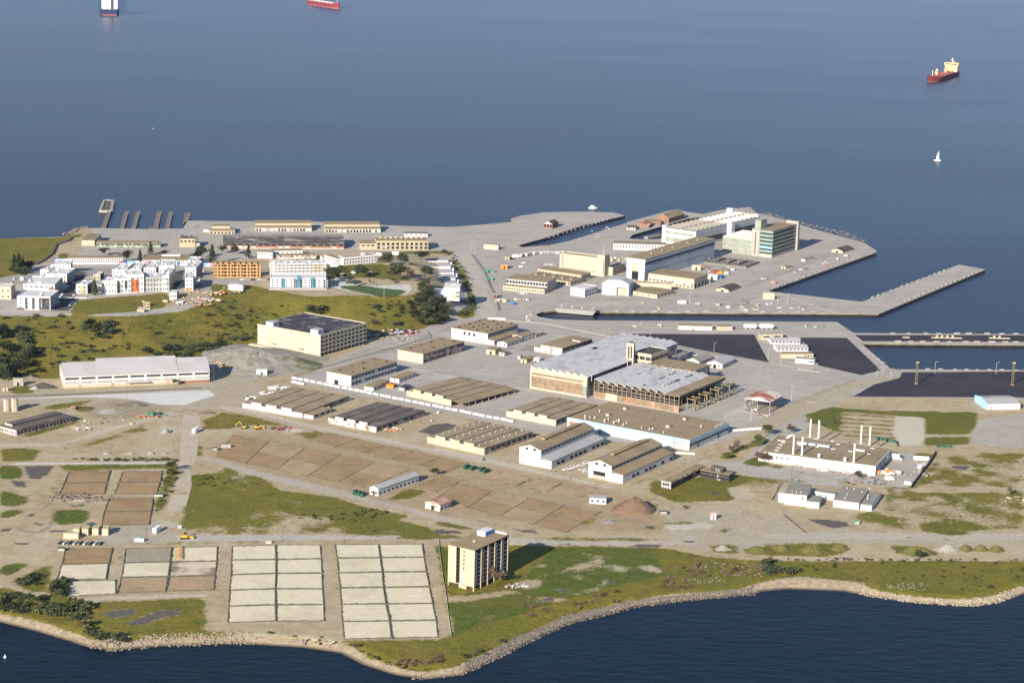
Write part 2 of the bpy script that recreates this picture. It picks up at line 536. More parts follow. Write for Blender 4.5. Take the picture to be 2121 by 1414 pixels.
Q_SHORE = Q('2600 1180 p 2121 690 1900 765 1700 790 1500 780 1200 760 900 715 650 668 200 650 0 668 o 1220 695 1050 715 600 755 250 800 0 870 '
   'm 1100 1150 920 1230 750 1310 560 1410 l 1800 1350 1500 1385 1250 1350 1000 1270 800 1170 500 1125 0 1095 k 1700 1100 1300 1115 900 1150 700 1120 550 1070 300 995 0 920 z -300 1235 -500 1215')
WATER_Z = -2.5
top_w, shore_w = poly_np(Q_TOP), poly_np(Q_SHORE, WATER_Z)
LAND = np.concatenate([top_w, shore_w])
DOCK3 = poly_np(Q('d 205 368 240 338 500 262 700 205 815 190 830 215 500 330 460 372 330 378'))
VN = np.random.RandomState(3).rand(256, 256)
def vnoise(X, Y, s):
 x, y = X / s + 1000.3, Y / s + 1000.7
 i, j = np.floor(x).astype(int), np.floor(y).astype(int)
 fx, fy = x - i, y - j
 fx, fy = fx * fx * (3 - 2 * fx), fy * fy * (3 - 2 * fy)
 g = lambda a, b: VN[a % 256, b % 256]
 return (g(i, j) * (1 - fx) + g(i + 1, j) * fx) * (1 - fy) + (g(i, j + 1) * (1 - fx) + g(i + 1, j + 1) * fx) * fy
def fnoise(X, Y, s, o=3):
 r, a, t = 0, 1.0, 0
 for k in range(o):
  r = r + a * vnoise(X + 37.1 * k, Y - 11.3 * k, s / 2 ** k)
  t += a
  a *= .55
 return r / t
GS = 2.0
gx, gy = np.arange(-760, 722, GS), np.arange(1020, 2960, GS)
GX, GY = np.meshgrid(gx, gy)
ins = inside(LAND, GX, GY) & ~inside(DOCK3, GX, GY)
near = np.zeros_like(ins)
pad = np.pad(ins, 1)
for dy in (0, 1, 2):
 for dx in (0, 1, 2):
  near |= pad[dy:dy + ins.shape[0], dx:dx + ins.shape[1]]
rim = near & ~ins
d1, nx1, ny1 = dist_poly(LAND, GX[rim], GY[rim], nearest=True)
d2, nx2, ny2 = dist_poly(DOCK3, GX[rim], GY[rim], nearest=True)
GX[rim], GY[rim] = np.where(d1 < d2, nx1, nx2), np.where(d1 < d2, ny1, ny2)
used = near
cell = used[:-1, :-1] & used[1:, :-1] & used[:-1, 1:] & used[1:, 1:]
cell &= (ins[:-1, :-1].astype(int) + ins[1:, :-1] + ins[:-1, 1:] + ins[1:, 1:]) > 0
idx = np.full(GX.shape, -1)
uv = np.zeros_like(used)
uv[:-1, :-1] |= cell; uv[1:, :-1] |= cell; uv[:-1, 1:] |= cell; uv[1:, 1:] |= cell
idx[uv] = np.arange(uv.sum())
X, Y = GX[uv], GY[uv]
Dsh = dist_poly(shore_w, X, Y, closed=False)
Z = hgt(X, Y)
wid = 9 + 6 * fnoise(X, Y, 60)
tt = np.clip(Dsh / wid, 0, 1)
Z = np.where(Dsh < 30, Z - 2.6 * (1 - tt ** .8), Z)
Z += (fnoise(X, Y, 25) - .5) * .5 * np.clip(Dsh / 20, 0, 1) * (Dsh < 300) * (Y < 1450)
# where every ground point lies in the photograph (only used to know which patch it belongs to)
vx, vy, vz = X, Y, Z - CH
cz = vx * fw.x + vy * fw.y + vz * fw.z
PXX = PW / 2 + FPX * (vx * ax.x + vy * ax.y + vz * ax.z) / cz
PYY = PH / 2 - FPX * (vx * ay.x + vy * ay.y + vz * ay.z) / cz
J1, J2 = fnoise(X, Y, 22, 4) - .5, fnoise(X + 500, Y + 300, 22, 4) - .5
K1, K2 = fnoise(X, Y, 7, 3) - .5, fnoise(X + 900, Y, 7, 3) - .5
def area(s, j=1.0):
 """vertices inside a patch whose outline is ragged by about j metres"""
 p = Q(s) if isinstance(s, str) else s
 xs, ys = [q[0] for q in p], [q[1] for q in p]
 m = (PXX > min(xs) - 15) & (PXX < max(xs) + 15) & (PYY > min(ys) - 15) & (PYY < max(ys) + 15)
 r = np.zeros(PXX.shape, bool)
 r[m] = inside(p, PXX[m] + 2.6 * j * (J1[m] * 1.6 + K1[m]) * 2, PYY[m] + .7 * j * (J2[m] * 1.6 + K2[m]) * 2)
 return r
N = len(X)
grass, lush, brown, pave, sand, dark, light, rock = (np.zeros(N) for _ in range(8))
def setm(arr, s, v=1.0, j=1.0, hole=0, hs=18):
 m = area(s, j)
 if hole and arr is grass:
  arr[m] = np.clip(.62 + (fnoise(X[m] + hs * 3, Y[m] - hs * 5, hs, 4) - hole) * 1.7, .34, 1)
  return m
 if hole:
  m &= fnoise(X + hs * 3, Y - hs * 5, hs, 4) > hole
 arr[m] = v
 return m
def gr(s, l=.4, j=2.0, hole=0, hs=18):
 m = setm(grass, s, 1, j, hole, hs)
 lush[m] = l
# paved yards
setm(pave, '-400 560 150 545 200 470 400 450 2600 400 2600 830 1760 822 1690 860 1560 890 1540 900 1440 930 1170 905 600 790 760 715 940 660 935 525 700 520 -400 620', 1, .5)
setm(pave, 'i 1330 1080 1480 900 1640 800 1800 690 2121 500 2121 600 1800 850 1500 1060 1500 1150 2121 1190 2121 1290 1500 1230 1000 1080', 1, 1)
setm(pave, 'j 0 630 900 720 1240 790 1180 830 560 760 0 700', 1, .5)
setm(pave, 'j 1060 540 1230 540 1300 700 1200 800 1000 760', 1, .5)
setm(pave, 'j 1680 470 1740 270 2121 220 2121 500', .85, 1)
setm(pave, 'f 0 455 440 440 1530 400 2000 280 2121 380 2121 560 1500 590 900 520 0 560', .45, 2)
setm(pave, 'k 780 180 1190 130 1300 60 1420 200 2121 215 2121 250 780 290', .6, 2)
setm(pave, 'p 0 60 180 70 350 190 600 150 900 200 2121 190 2121 290 0 280', .5, 3)
setm(pave, 'o 540 0 1000 0 1250 60 1650 210 2121 180 2121 270 1200 330 800 330 540 240', .45, 3)
# dark old asphalt among dirt
setm(dark, 'f 600 590 780 530 900 500 1200 510 1400 560 1100 640 850 660', .3, 3)
setm(dark, 'c 880 1200 960 1140 1060 1190 1000 1210', .35, 1)
for s, a, l_ in (('k 1420 213 2121 213 2121 258 1450 262', .95, .25), ('l 0 208 700 210 1400 214 1900 232 1900 262 1500 240 700 250 0 254', .95, .25), ('m 600 440 1300 470 1900 470 2121 420 2121 500 1600 520 960 520 620 480', .6, .2),
     ('g 0 545 300 600 800 722 1300 812 2121 990 2121 1018 1300 840 800 750 300 630 0 578', .3, .45), ('h 0 1115 400 1205 1000 1330 1400 1414 1500 1414 1050 1315 450 1180 0 1080', .3, .45),
     ('f 1590 990 1720 1000 2121 1140 g 350 1150 900 1270 1500 1400 m 0 300 400 390 620 450 620 410 200 330 0 250 g 1000 1245 400 1105 0 1010 f 1700 960', .75, .1),
     ('k 0 620 350 715 560 745 900 705 1690 688 1690 712 900 735 560 765 350 735 0 640', .0, .4), ('f 0 860 500 850 900 720 1400 600 1450 620 950 740 520 880 0 885', .0, .4), ('j 780 1190 2121 1200 2121 1250 0 1240 0 1200', .7, .2)):
 m = area(s, .6)
 pave[m], light[m] = np.maximum(pave[m], a), np.maximum(light[m], l_)
# tan joints and dirty roads over paving
setm(pave, 'i 1300 800 1600 640 2121 440 2121 600 1850 690 1560 830 1340 830', .55, 1.5)
setm(pave, 'e 0 1360 330 1190 800 1040 1130 1010 1130 1030 800 1100 600 1230 330 1350 60 1414', .35, 1.5)
# the big field of tan dirt stays as base; brown soil ground round the beds
setm(brown, 'f 1750 860 1950 770 g 100 760 700 800 900 770 2121 1040 h 250 1200 m 1400 30 1500 90 1850 290 1800 390 1100 400 430 290 z 880 1060 700 1020 g 0 1010 f 1720 960', .6, 3)
setm(brown, 'm 1440 250 1480 180 1700 250 1900 280 1830 390 1500 390', .8, 4)
setm(brown, 'f 200 1300 480 1280 820 1330 860 1414 350 1414', .3, 5)
setm(brown, 'k 0 60 200 20 430 40 450 200 200 200', .3, 5, .45, 30)
setm(brown, 'b 1420 840 1700 800 2080 900 2000 960 1700 1010 1450 980', .45, 4, .3)
setm(light, 'f 1300 660 1500 640 1490 760 1300 800', .35, 4, .45)
# grass
gr('-500 850 -200 800 0 780 130 775 420 750 470 718 530 710 640 692 760 704 880 680 932 660 880 600 840 612 700 612 640 614 560 598 450 604 350 632 250 648 120 648 0 652 -500 690', .32, 1.5)
gr('a 0 370 480 362 580 345 690 318 650 360 590 362 540 390 470 420 430 500 360 555 280 585 200 650 0 690 z -500 620 -500 505', .42, 1)
gr('a 480 500 555 480 550 540 460 545', .45, 1)
gr('a 570 970 640 850 1100 830 1370 812 1390 880 1300 930 1080 960 900 985', .4, 1.5, .25, 12)
gr('a 1720 700 1990 690 1990 715 1720 720', .6, .6)
gr('a 1720 740 1850 735 1850 790 1720 790', .6, .6)
gr('b 150 620 280 620 285 660 150 690', .6, .6)
gr('b 430 620 620 660 640 700 250 760 350 700', .45, 1)
gr('b 720 430 1040 408 1040 430 740 445', .6, .5)
gr('b 1080 460 1200 470 1560 450 1800 600 1200 560 1090 540', .5, 1, .3, 10)
gr('b 1460 365 2000 350 2121 352 2121 370 1480 385', .55, .5)
gr('c 0 390 330 400 330 415 0 415', .5, .5)
gr('c 340 430 400 500 480 650 545 850 500 940 400 940 380 880 480 840 440 700 340 480', .55, .8)
gr('b 640 1140 700 1110 780 1150 985 1230 800 1290 560 1350', .6, 2, .35, 8)
# shore strip, lower part of the picture
gr('-500 1240 k 0 640 60 640 350 720 640 760 1680 720 1660 1000 1800 1000 z 705 1325 908 1325 936 1312 905 1135 1000 1130 1115 1128 1380 1134 1480 1155 1640 1162 2121 1160 2600 1150 2600 1400 -500 1500', .38, 1.5)
gr('m 160 1250 130 950 300 880 620 900 760 760 900 560 960 530 1500 530 1860 525 1720 560 1890 745 1400 850 1000 960 620 1090 350 1150', .92, 2, .36, 16)
gr('l 1560 300 1620 260 1690 400 1680 620 1640 520', .8, 1)
gr('k 0 470 90 440 250 435 180 490 0 570', .85, 1)
gr('k 75 590 280 500 430 435 400 600 340 690 200 650', .6, 1, .2)
gr('k 400 710 440 580 570 580 545 712 560 740 450 740', .6, 1)
gr('k 440 10 700 0 735 60 700 110 480 135 430 100', .85, 1)
gr('k 0 20 190 0 180 40 60 75 0 75', .8, 2)
gr('f 0 900 200 890 340 910 280 1000 0 1010', .45, 2, .25)
gr('f 0 1040 170 1040 200 1090 180 1140 0 1150', .8, 2)
gr('f 470 1025 1440 1025 1450 1090 1380 1160 1340 1060 900 1060 600 1070 480 1060', .6, 2, .3)
gr('f 0 1225 240 1300 180 1370 0 1370', .85, 1.5)
gr('f 410 1270 440 1190 560 1090 490 1200 470 1280', .7, 1, .3)
gr('f 1290 1270 1350 1060 1440 1120 1340 1414 1230 1414', .6, 2, .35)
gr('k 810 290 850 275 1720 262 2121 262 2121 272 1300 285', .6, .5)
gr('l 0 258 700 258 1500 238 1560 246 700 270 0 275', .75, .5)
gr('395 982 445 978 540 1004 600 1022 700 1045 860 1085 985 1118 900 1116 700 1106 375 1106 372 1085', .5, 2, .36, 22)
gr('l 0 70 120 0 250 0 500 50 700 60 850 130 900 200 300 210 0 210', .45, 2, .6, 12)
gr('l 700 60 800 -20 1100 0 1400 60 1180 100 1050 130 950 130', .55, 2, .3)
gr('g 0 1040 300 1120 480 1240 700 1260 900 1290 1300 1400 700 1414 300 1230 0 1260', .5, 2, .38)
gr('g 1330 1310 1500 1220 1680 1240 1560 1300 1200 1340', .55, 2, .25)
gr('f 1640 660 1700 640 1800 600 1950 620 g 250 640 500 700 520 720 300 700 0 740 f 1750 740 1640 730', .45, 2, .25)
gr('g 600 750 760 740 880 780 700 830 560 790', .5, 2, .5)
gr('f 1590 850 1640 830 1650 960 1580 970', .6, 1, .2)
gr('f 260 570 450 540 750 500 900 490 700 530 600 560 450 580', .5, 2, .25)
gr('f 600 570 700 545 790 570 720 600 600 600', .5, 1, .2)
gr('f 160 800 350 730 650 660 660 680 400 760 200 815', .6, 1)
gr('f 1000 760 1190 725 1200 750 1050 775', .5, 1.5, .25)
gr('f 460 880 560 840 610 845 500 890', .6, 1)
gr('f 80 450 110 390 230 380 300 440 200 455', .6, 1)
gr('f 270 330 500 200 z 130 775 420 750 f 500 330', .5, 1)
# right side fields
gr('j 330 285 450 190 560 165 700 185 1000 200 1740 205 1740 240 1310 250 1080 240 620 205 660 310 500 320', .65, 1.5, .2, 14)
gr('j 1310 250 1740 240 1700 390 1300 390', .6, .8, .15)
gr('j 1310 412 1690 410 1680 470 1310 485', .65, .8, .2)
gr('j 500 320 560 330 700 400 560 360', .6, .5)
gr('j 1400 545 2121 540 2121 830 1250 800 1300 700', .42, 3, .52, 13)
gr('j 1240 540 1400 550 1340 600 1240 580', .6, 1)
gr('j 1250 860 2121 850 2121 1165 1300 1190 900 1120 620 1080 640 1040 950 1000 980 860', .45, 3, .52, 13)
gr('j 1000 1290 1230 1300 1390 1370 1180 1385', .5, 1)
gr('j 0 1320 80 1340 80 1385 0 1385', .5, 1)
gr('j 1290 1180 1500 1170 1760 1200 1500 1212', .75, 1)
gr('j 950 820 1240 800 1220 860 980 880', .5, 1.5, .35)
gr('j 1200 820 1400 600 1390 640 1250 830', .55, 1)
gr('p 0 285 300 275 690 270 710 340 560 380 0 380', .5, 2, .3)
gr('o 840 300 1100 275 1130 380 900 350', .3, 2, .5)
gr('i 560 1300 720 1250 980 1205 1270 1190 1400 1205 1420 1250 1190 1300 1280 1400 800 1414 560 1330', .55, 1.2, .15)
gr('i 1420 1200 1650 1220 1560 1330 1300 1280', .3, 2, .5)
gr('i 1330 1090 1450 1030 1560 1080 1500 1120 1330 1110', .7, .8)
gr('i 1540 1105 1680 1115 1670 1140 1560 1135', .7, .8)
gr('i 1380 920 1560 880 1500 960 1400 960', .6, 1)
gr('i 1280 970 1390 945 1380 990 1310 1000', .6, 1)
gr('i 1130 1050 1190 1020 1300 960 1310 990 1240 1070', .55, 1)
gr('m 740 440 1200 445 1900 450 1830 470 1200 468 820 462', .6, .4)
gr('m 0 300 200 340 340 380 330 395 120 360 0 330', .45, 1)
gr('m 1060 405 1330 240 1420 220 1300 320 1150 385', .5, .8, .25)
gr('m 1730 180 1840 150 1830 190 1760 270 1720 260', .6, 1, .25)
gr('m 1830 320 2121 310 2121 330 1860 340 1850 390 1825 390', .6, .8, .2)
gr('o 450 105 500 100 490 180 450 170', .6, .7)
gr('o 830 20 870 30 1080 170 1040 190 490 180 600 165 1000 160', .45, .8, .4)
gr('i 1820 700 2121 630 2121 850 1960 780', .7, 1)
gr('h 1700 1400 1840 1330 1860 1400', .5, 1)
gr('j 0 800 400 790 400 760 100 740', .4, 1, .5)
# beaches and bare shore
sand[(Dsh < 7.5 + 5 * J1) & (Y < 1500)] = 1
setm(sand, 'k 0 870 150 880 350 930 480 975 600 1010 650 1070 600 1100 0 1000', 1, 1)
setm(sand, 'l 0 1060 250 1045 500 1080 740 1110 960 1200 1200 1330 1400 1350 1300 1414 900 1300 0 1130', 1, 1)
setm(sand, 'o 1150 640 1300 590 1600 545 1780 565 2121 600 2121 720 1150 720', 1, .8)
setm(sand, 'p 0 590 200 555 300 545 560 590 700 610 900 650 1000 700 700 700 0 700', 1, .8)
rock[(Dsh < 8 + 5 * J2) & (PXX > 960) & (PXX < 1560) & (Y < 1500)] = 1
grass[sand > .5] = 0
# bare scars in the shore meadow
for s in ('m 120 910 250 920 600 870 700 880 260 960 130 960', 'm 760 850 840 760 1350 615 1300 650 900 760 830 860', 'm 1130 750 1240 765 1200 780 1140 775', 'm 800 660 900 660 880 690 800 680', 'm 700 780 800 800 780 860 690 840'):
 m = setm(brown, s, .6, 1.5)
 grass[m] = 0
for s in ('m 930 990 1100 900 1380 830 1400 850 1100 960', 'm 1590 650 1700 600 1880 730 1750 740', 'm 1100 560 1280 570 1250 590 1120 585', 'm 1480 640 1600 630 1580 660 1500 660', 'o 240 350 330 350 510 520 380 530 420 480', 'o 80 460 180 450 170 520 90 530', 'm 1500 680 1560 700 1530 740 1460 740'):
 m = setm(light, s, .25, 2)
 grass[m & (K1 > .0)] = .2
# pale hard standings
m = setm(light, 'j 1080 240 1310 252 1300 480 1100 480 1050 350', .7, 1)
setm(light, 'i 1150 690 1330 640 1560 690 1400 760 1180 740', .35, 1)
setm(light, 'm 1870 340 2121 335 2121 375 1870 390', .6, .6)
setm(light, 'o 490 130 850 110 920 150 600 165 490 180', .6, .8, .3)
setm(light, 'i 1240 1290 1560 1330 1500 1414 1180 1360', .35, 1.5, .4)
setm(light, 'f 1210 410 1700 425 1500 545 1300 540', .3, 2)
for s in ('p 1400 840 2121 845 2121 855 1400 850', 'i 1340 660 1180 700', 'i 1850 590 1920 600 1920 608 1850 600'):
 setm(light, s, .8, .3)
# puddles and wet ground
for s in ('f 190 1038 460 1035 420 1080 330 1150 240 1140 210 1090', 'f 90 1150 220 1170 205 1215 120 1205', 'g 1600 760 1700 705 1820 690 1915 705 1850 750 1720 790', 'k 820 850 960 815 1100 810 1080 860 900 885',
   'k 1010 930 1200 860 1290 825 1460 808 1470 850 1300 890 1200 930 1080 950', 'j 370 1080 520 1082 690 1105 710 1135 560 1155 430 1115', 'k 385 170 550 172 540 182 400 188', 'k 120 270 235 275 225 292 120 290',
   'k 0 155 110 152 100 175 0 185', 'k 225 40 280 38 270 60 230 60', 'k 270 110 360 120 355 132 290 128', 'o 650 255 740 257 735 270 660 270', 'j 1520 640 1690 650 1650 685 1540 665', 'm 870 940 960 925 980 945 900 962',
   'm 980 855 1090 870 1080 890 1010 880', 'm 620 370 800 380 860 412 700 395', 'm 1380 790 1450 780 1470 805 1400 815', 'k 705 110 770 108 770 130 710 130', 'k 945 350 1000 345 1005 355', 'k 920 395 975 385 975 400',
   'm 0 370 200 390 230 410 0 410', 'o 200 300 300 285 460 290 480 305 300 315', 'i 1050 1325 1140 1330 1150 1350 1070 1345', 'm 1000 495 1100 490 1090 505', 'f 570 1355 690 1352 690 1365 580 1368', 'j 1140 1222 1210 1225 1200 1235', 'j 1440 1240 1500 1235 1500 1248', 'p 620 400 690 395 690 412', 'o 1910 395 2000 390 2000 412', 'o 350 135 415 135 415 165 350 160'):
 m = setm(dark, s, .8, .6)
 grass[m] = 0
def stroke(s, wd, arr, v, clear=False):
 p = np.array([hit(q)[:2] for q in Q(s)])
 m = (X > p[:, 0].min() - 9) & (X < p[:, 0].max() + 9) & (Y > p[:, 1].min() - 9) & (Y < p[:, 1].max() + 9)
 d = dist_poly(p, X[m], Y[m], closed=False) + 1.2 * K1[m] * 2
 k = np.where(m)[0][d < wd]
 arr[k] = v
 if clear:
  grass[k] = 0
for s, a in (('u 1010 300 1080 250 1250 260 1200 400 1110 520 960 890 700 890 830 690 930 480', .9), ('v 1350 560 1420 330 1500 240 1600 230 1560 400 1440 560', .9), ('v 1745 560 1830 240 2040 240 2000 400 1990 560', .3), ('a 0 990 130 955 560 975 600 1000 1080 965 1350 925 1700 830 1740 860 1480 960 1080 1000 0 1000', 0),
    ('a 600 862 1130 815 1370 800 1370 808 1130 826 640 872', 0), ('a 0 690 200 680 330 590 400 575 350 690 150 850 120 960 0 985', .1), ('a 1700 720 1740 700 2121 700 2121 720 1880 760', 0), ('a 120 960 140 800 200 690 330 590 600 575 1640 575 1720 700 1700 800 1380 810 1130 812 640 850 580 960', .0)):
 m = area(s, .4)
 if '1640 575' in s:
  m &= grass < .5
 pave[m], grass[m], dark[m] = 1, 0, np.maximum(dark[m], a)  # street darkness is asphalt plus the shadows between rows painted in
for s in ('f 510 912 740 850 1060 750 1250 680 1540 570', 'f 600 935 800 860 1000 790', 'f 1440 990 1470 880 1500 760', 'f 560 1080 1440 1040'):
 stroke(s, 2.2, grass, .8)
for s in ('b 800 1390 1250 1270 1700 1130 2121 960', 'b 1250 1215 1550 1120 1900 1040 2100 990', 'd 1140 775 1500 640 1700 555 2000 470', 'd 1150 755 1500 610 1900 475', 'd 0 870 700 832 1100 880 1350 828', 'd 420 900 900 905 2100 930', 'c 930 850 1300 790 1700 780 2121 800',
   'c 1000 840 1500 850 2121 860', 'g 390 375 500 345', 'e 0 1320 400 1180 760 1040', 'i 1500 1100 2121 1240', 'f 150 1300 300 1260 420 1330 330 1400 180 1380', 'k 100 130 200 180 330 190 410 130 440 30', 'b 0 160 150 100', 'a 1600 300 1640 700', 'c 0 1180 600 1170 1000 1190', 'h 1300 1390 1840 1260', 'm 0 230 700 380', 'i 420 1270 700 1180 1000 1060'):
 stroke(s, 1.3, dark, .42)
for s in ('h 0 490 130 503 340 560 560 590 780 622', 'c 0 1345 300 1410', 'i 1240 690 1290 660 1500 560', 'i 1400 640 1200 700', 'j 1260 600 1740 596', 'c 0 345 300 320', 'd 1350 790 1900 980', 'e 60 330 780 415', 'p 0 395 900 410 2121 425', 'g 1700 280 2121 380', 'b 1000 1330 1400 1240', 'm 380 470 1100 540'):
 stroke(s, 1.4, light, .6)
# patchy lushness
lush += (fnoise(X, Y, 45, 3) - .5) * .5 * (lush > 0)
lush = np.clip(lush, 0.02, 1)
def soften(a, r):
 g2 = np.zeros(GX.shape)
 g2[uv] = a
 for ax_ in (0, 1):
  g2 = sum(np.roll(g2, k, ax_) for k in range(-r, r + 1)) / (2 * r + 1)
 return g2[uv]
grass, brown = soften(grass, 2), soften(brown, 3)
for k in range(6):
 y = 222 + k * 32
 stroke('j %d %d %d %d' % (600 + 12 * k, y + 3 * k, 1050, y + 28 + 2 * k), 1.7, grass, 1)
 stroke('j %d %d %d %d' % (600 + 12 * k, y + 8 + 3 * k, 1050, y + 34 + 2 * k), .9, dark, .5)
# build the sheet
gf = np.stack([idx[:-1, :-1][cell], idx[:-1, 1:][cell], idx[1:, 1:][cell], idx[1:, :-1][cell]], 1).astype(np.int32)
me = bpy.data.meshes.new('ground')
me.vertices.add(N)
me.vertices.foreach_set('co', np.stack([X, Y, Z], 1).astype(np.float32).ravel())
me.loops.add(gf.size)
me.loops.foreach_set('vertex_index', gf.ravel())
me.polygons.add(len(gf))
me.polygons.foreach_set('loop_start', np.arange(0, gf.size, 4, dtype=np.int32))
me.polygons.foreach_set('use_smooth', np.ones(len(gf), bool))
me.update(calc_edges=True)
for nm, ch in (('cover', (grass, lush, brown, pave)), ('cover2', (sand, dark, light, rock))):
 at = me.attributes.new(nm, 'FLOAT_COLOR', 'POINT')
 at.data.foreach_set('color', np.stack(ch, 1).astype(np.float32).ravel())
ground = bpy.data.objects.new('ground', me)
C.objects.link(ground)
kind(ground, 'structure')
# quay walls below the rim
e = np.concatenate([gf[:, [0, 1]], gf[:, [1, 2]], gf[:, [2, 3]], gf[:, [3, 0]]])
ek = np.sort(e, 1)
key = ek[:, 0].astype(np.int64) * N + ek[:, 1]
_, first, cnt = np.unique(key, return_index=True, return_counts=True)
be = e[first[cnt == 1]]
be = be[(X[be[:, 0]] != X[be[:, 1]]) | (Y[be[:, 0]] != Y[be[:, 1]])]
n = len(be)
A, B_ = be[:, 0], be[:, 1]
V = np.concatenate([np.stack([X[A], Y[A], Z[A] + .02], 1), np.stack([X[B_], Y[B_], Z[B_] + .02], 1), np.stack([X[B_], Y[B_], np.full(n, -9.)], 1), np.stack([X[A], Y[A], np.full(n, -9.)], 1)])
F = np.stack([np.arange(n), np.arange(n) + n, np.arange(n) + 2 * n, np.arange(n) + 3 * n], 1)
qm = bpy.data.meshes.new('quay_wall')
qm.from_pydata(V.tolist(), [], F.tolist())
qm.materials.append(M['quay'])
qw = bpy.data.objects.new('quay_wall', qm)
C.objects.link(qw)
kind(qw, 'structure')
def ground_mat():
 m = bpy.data.materials.new('ground')
 m.use_nodes = True
 t = m.node_tree
 b = t.nodes['Principled BSDF']
 b.inputs['Roughness'].default_value = .95
 b.inputs['Specular IOR Level'].default_value = .15
 L = t.links
 g = nd(t, 'ShaderNodeNewGeometry')
 pos = g.outputs['Position']
 a1, a2 = nd(t, 'ShaderNodeAttribute', attribute_name='cover'), nd(t, 'ShaderNodeAttribute', attribute_name='cover2')
 s1, s2 = nd(t, 'ShaderNodeSeparateColor'), nd(t, 'ShaderNodeSeparateColor')
 L.new(a1.outputs['Color'], s1.inputs[0])
 L.new(a2.outputs['Color'], s2.inputs[0])
 def noise(scale, det=4, st=(1, 1, 1), off=0.0, rough=.6):
  mp = nd(t, 'ShaderNodeMapping')
  mp.inputs['Scale'].default_value = st
  mp.inputs['Location'].default_value = (off, off * 2, 0)
  L.new(pos, mp.inputs[0])
  n = nd(t, 'ShaderNodeTexNoise', i_Scale=scale, i_Detail=float(det), i_Roughness=rough)
  L.new(mp.outputs[0], n.inputs['Vector'])
  return n.outputs[0]
 def rng(v, a, b_, c=0.0, d=1.0):
  r = nd(t, 'ShaderNodeMapRange')
  for k, x in zip((1, 2, 3, 4), (a, b_, c, d)):
   r.inputs[k].default_value = x
  L.new(v, r.inputs[0])
  return r.outputs[0]
 def mixc(f, c1, c2):
  x = nd(t, 'ShaderNodeMix', data_type='RGBA')
  for k, c in ((6, c1), (7, c2)):
   if isinstance(c, tuple):
    x.inputs[k].default_value = (*c, 1)
   else:
    L.new(c, x.inputs[k])
  L.new(f, x.inputs[0])
  return x.outputs[2]
 def mth(op, p, q):
  x = nd(t, 'ShaderNodeMath', operation=op)
  for k, c in ((0, p), (1, q)):
   if isinstance(c, float):
    x.inputs[k].default_value = c
   else:
    L.new(c, x.inputs[k])
  return x.outputs[0]
 n_f, n_m, n_l, n_x = noise(.9, 4), noise(.12, 5, off=31), noise(.025, 4, off=77), noise(.05, 5, (.35, 1, 1), 13)
 n_s = noise(.35, 4, off=5)
 def edge(mask, k=.5, w=.14):
  s = mth('ADD', mask, mth('MULTIPLY', mth('SUBTRACT', n_s, .5), k))
  return rng(s, .5 - w, .5 + w)
 tan = mixc(rng(n_m, .38, .64), (.385, .32, .205), (.31, .25, .155))
 tan = mixc(rng(n_l, .45, .65, 0, .7), tan, (.42, .37, .265))
 sk1 = noise(.22, 5, st=(.07, 1, 1), off=3, rough=.7)
 mr_ = nd(t, 'ShaderNodeMapping')
 mr_.inputs['Rotation'].default_value, mr_.inputs['Scale'].default_value = (0, 0, R_(33)), (.05, 1, 1)
 L.new(pos, mr_.inputs[0])
 nr_ = nd(t, 'ShaderNodeTexNoise', i_Scale=.3, i_Detail=5.0, i_Roughness=.7)
 L.new(mr_.outputs[0], nr_.inputs['Vector'])
 sk2 = nr_.outputs[0]
 tan = mixc(rng(sk1, .55, .68, 0, .5), tan, (.24, .195, .13))
 tan = mixc(rng(sk2, .56, .68, 0, .4), tan, (.47, .42, .32))
 tan = mixc(rng(noise(.4, 5, off=57, rough=.75), .6, .68, 0, .75), tan, (.16, .14, .07))
 pv = mixc(rng(n_l, .35, .65), (.405, .38, .345), (.35, .33, .305))
 pv = mixc(rng(n_x, .5, .7, 0, .55), pv, (.295, .28, .26))
 pv = mixc(rng(n_m, .56, .7, 0, .45), pv, (.45, .43, .38))
 pv = mixc(rng(sk2, .56, .7, 0, .4), pv, (.25, .24, .22))
 pv = mixc(rng(noise(.035, 5, off=19, rough=.7), .56, .6, 0, .3), pv, (.29, .275, .255))
 pv = mixc(rng(noise(.25, 5, off=29, rough=.75), .64, .7, 0, .5), pv, (.19, .18, .165))
 bt = nd(t, 'ShaderNodeTexBrick', i_Scale=1.0)
 bt.inputs['Mortar Size'].default_value = .3
 bt.inputs['Brick Width'].default_value, bt.inputs['Row Height'].default_value = 22.0, 9.0
 bt.inputs['Color1'].default_value = bt.inputs['Color2'].default_value = (1, 1, 1, 1)
 bt.inputs['Color2'].default_value = (.93, .925, .92, 1)
 bt.inputs['Mortar'].default_value = (.72, .71, .7, 1)
 mpb = nd(t, 'ShaderNodeMapping')
 mpb.inputs['Rotation'].default_value = (0, 0, R_(-34))
 L.new(pos, mpb.inputs[0])
 L.new(mpb.outputs[0], bt.inputs['Vector'])
 mb_ = nd(t, 'ShaderNodeMix', data_type='RGBA', blend_type='MULTIPLY')
 mb_.inputs[0].default_value = .8
 L.new(pv, mb_.inputs[6])
 L.new(bt.outputs['Color'], mb_.inputs[7])
 pv = mb_.outputs[2]
 c = mixc(s1_ := rng(s1.outputs[2], 0, 1, 0, 1), tan, mixc(rng(n_m, .4, .65), (.32, .24, .15), (.26, .19, .115)))
 c = mixc(a1.outputs['Alpha'], c, pv)
 c = mixc(s2.outputs[2], c, (.5, .475, .42))
 dry = mixc(rng(n_m, .38, .62), (.215, .172, .022), (.145, .13, .02))
 dry = mixc(rng(n_l, .45, .68, 0, .75), dry, (.22, .145, .042))
 wet = mixc(rng(n_m, .4, .62), (.055, .09, .013), (.095, .12, .018))
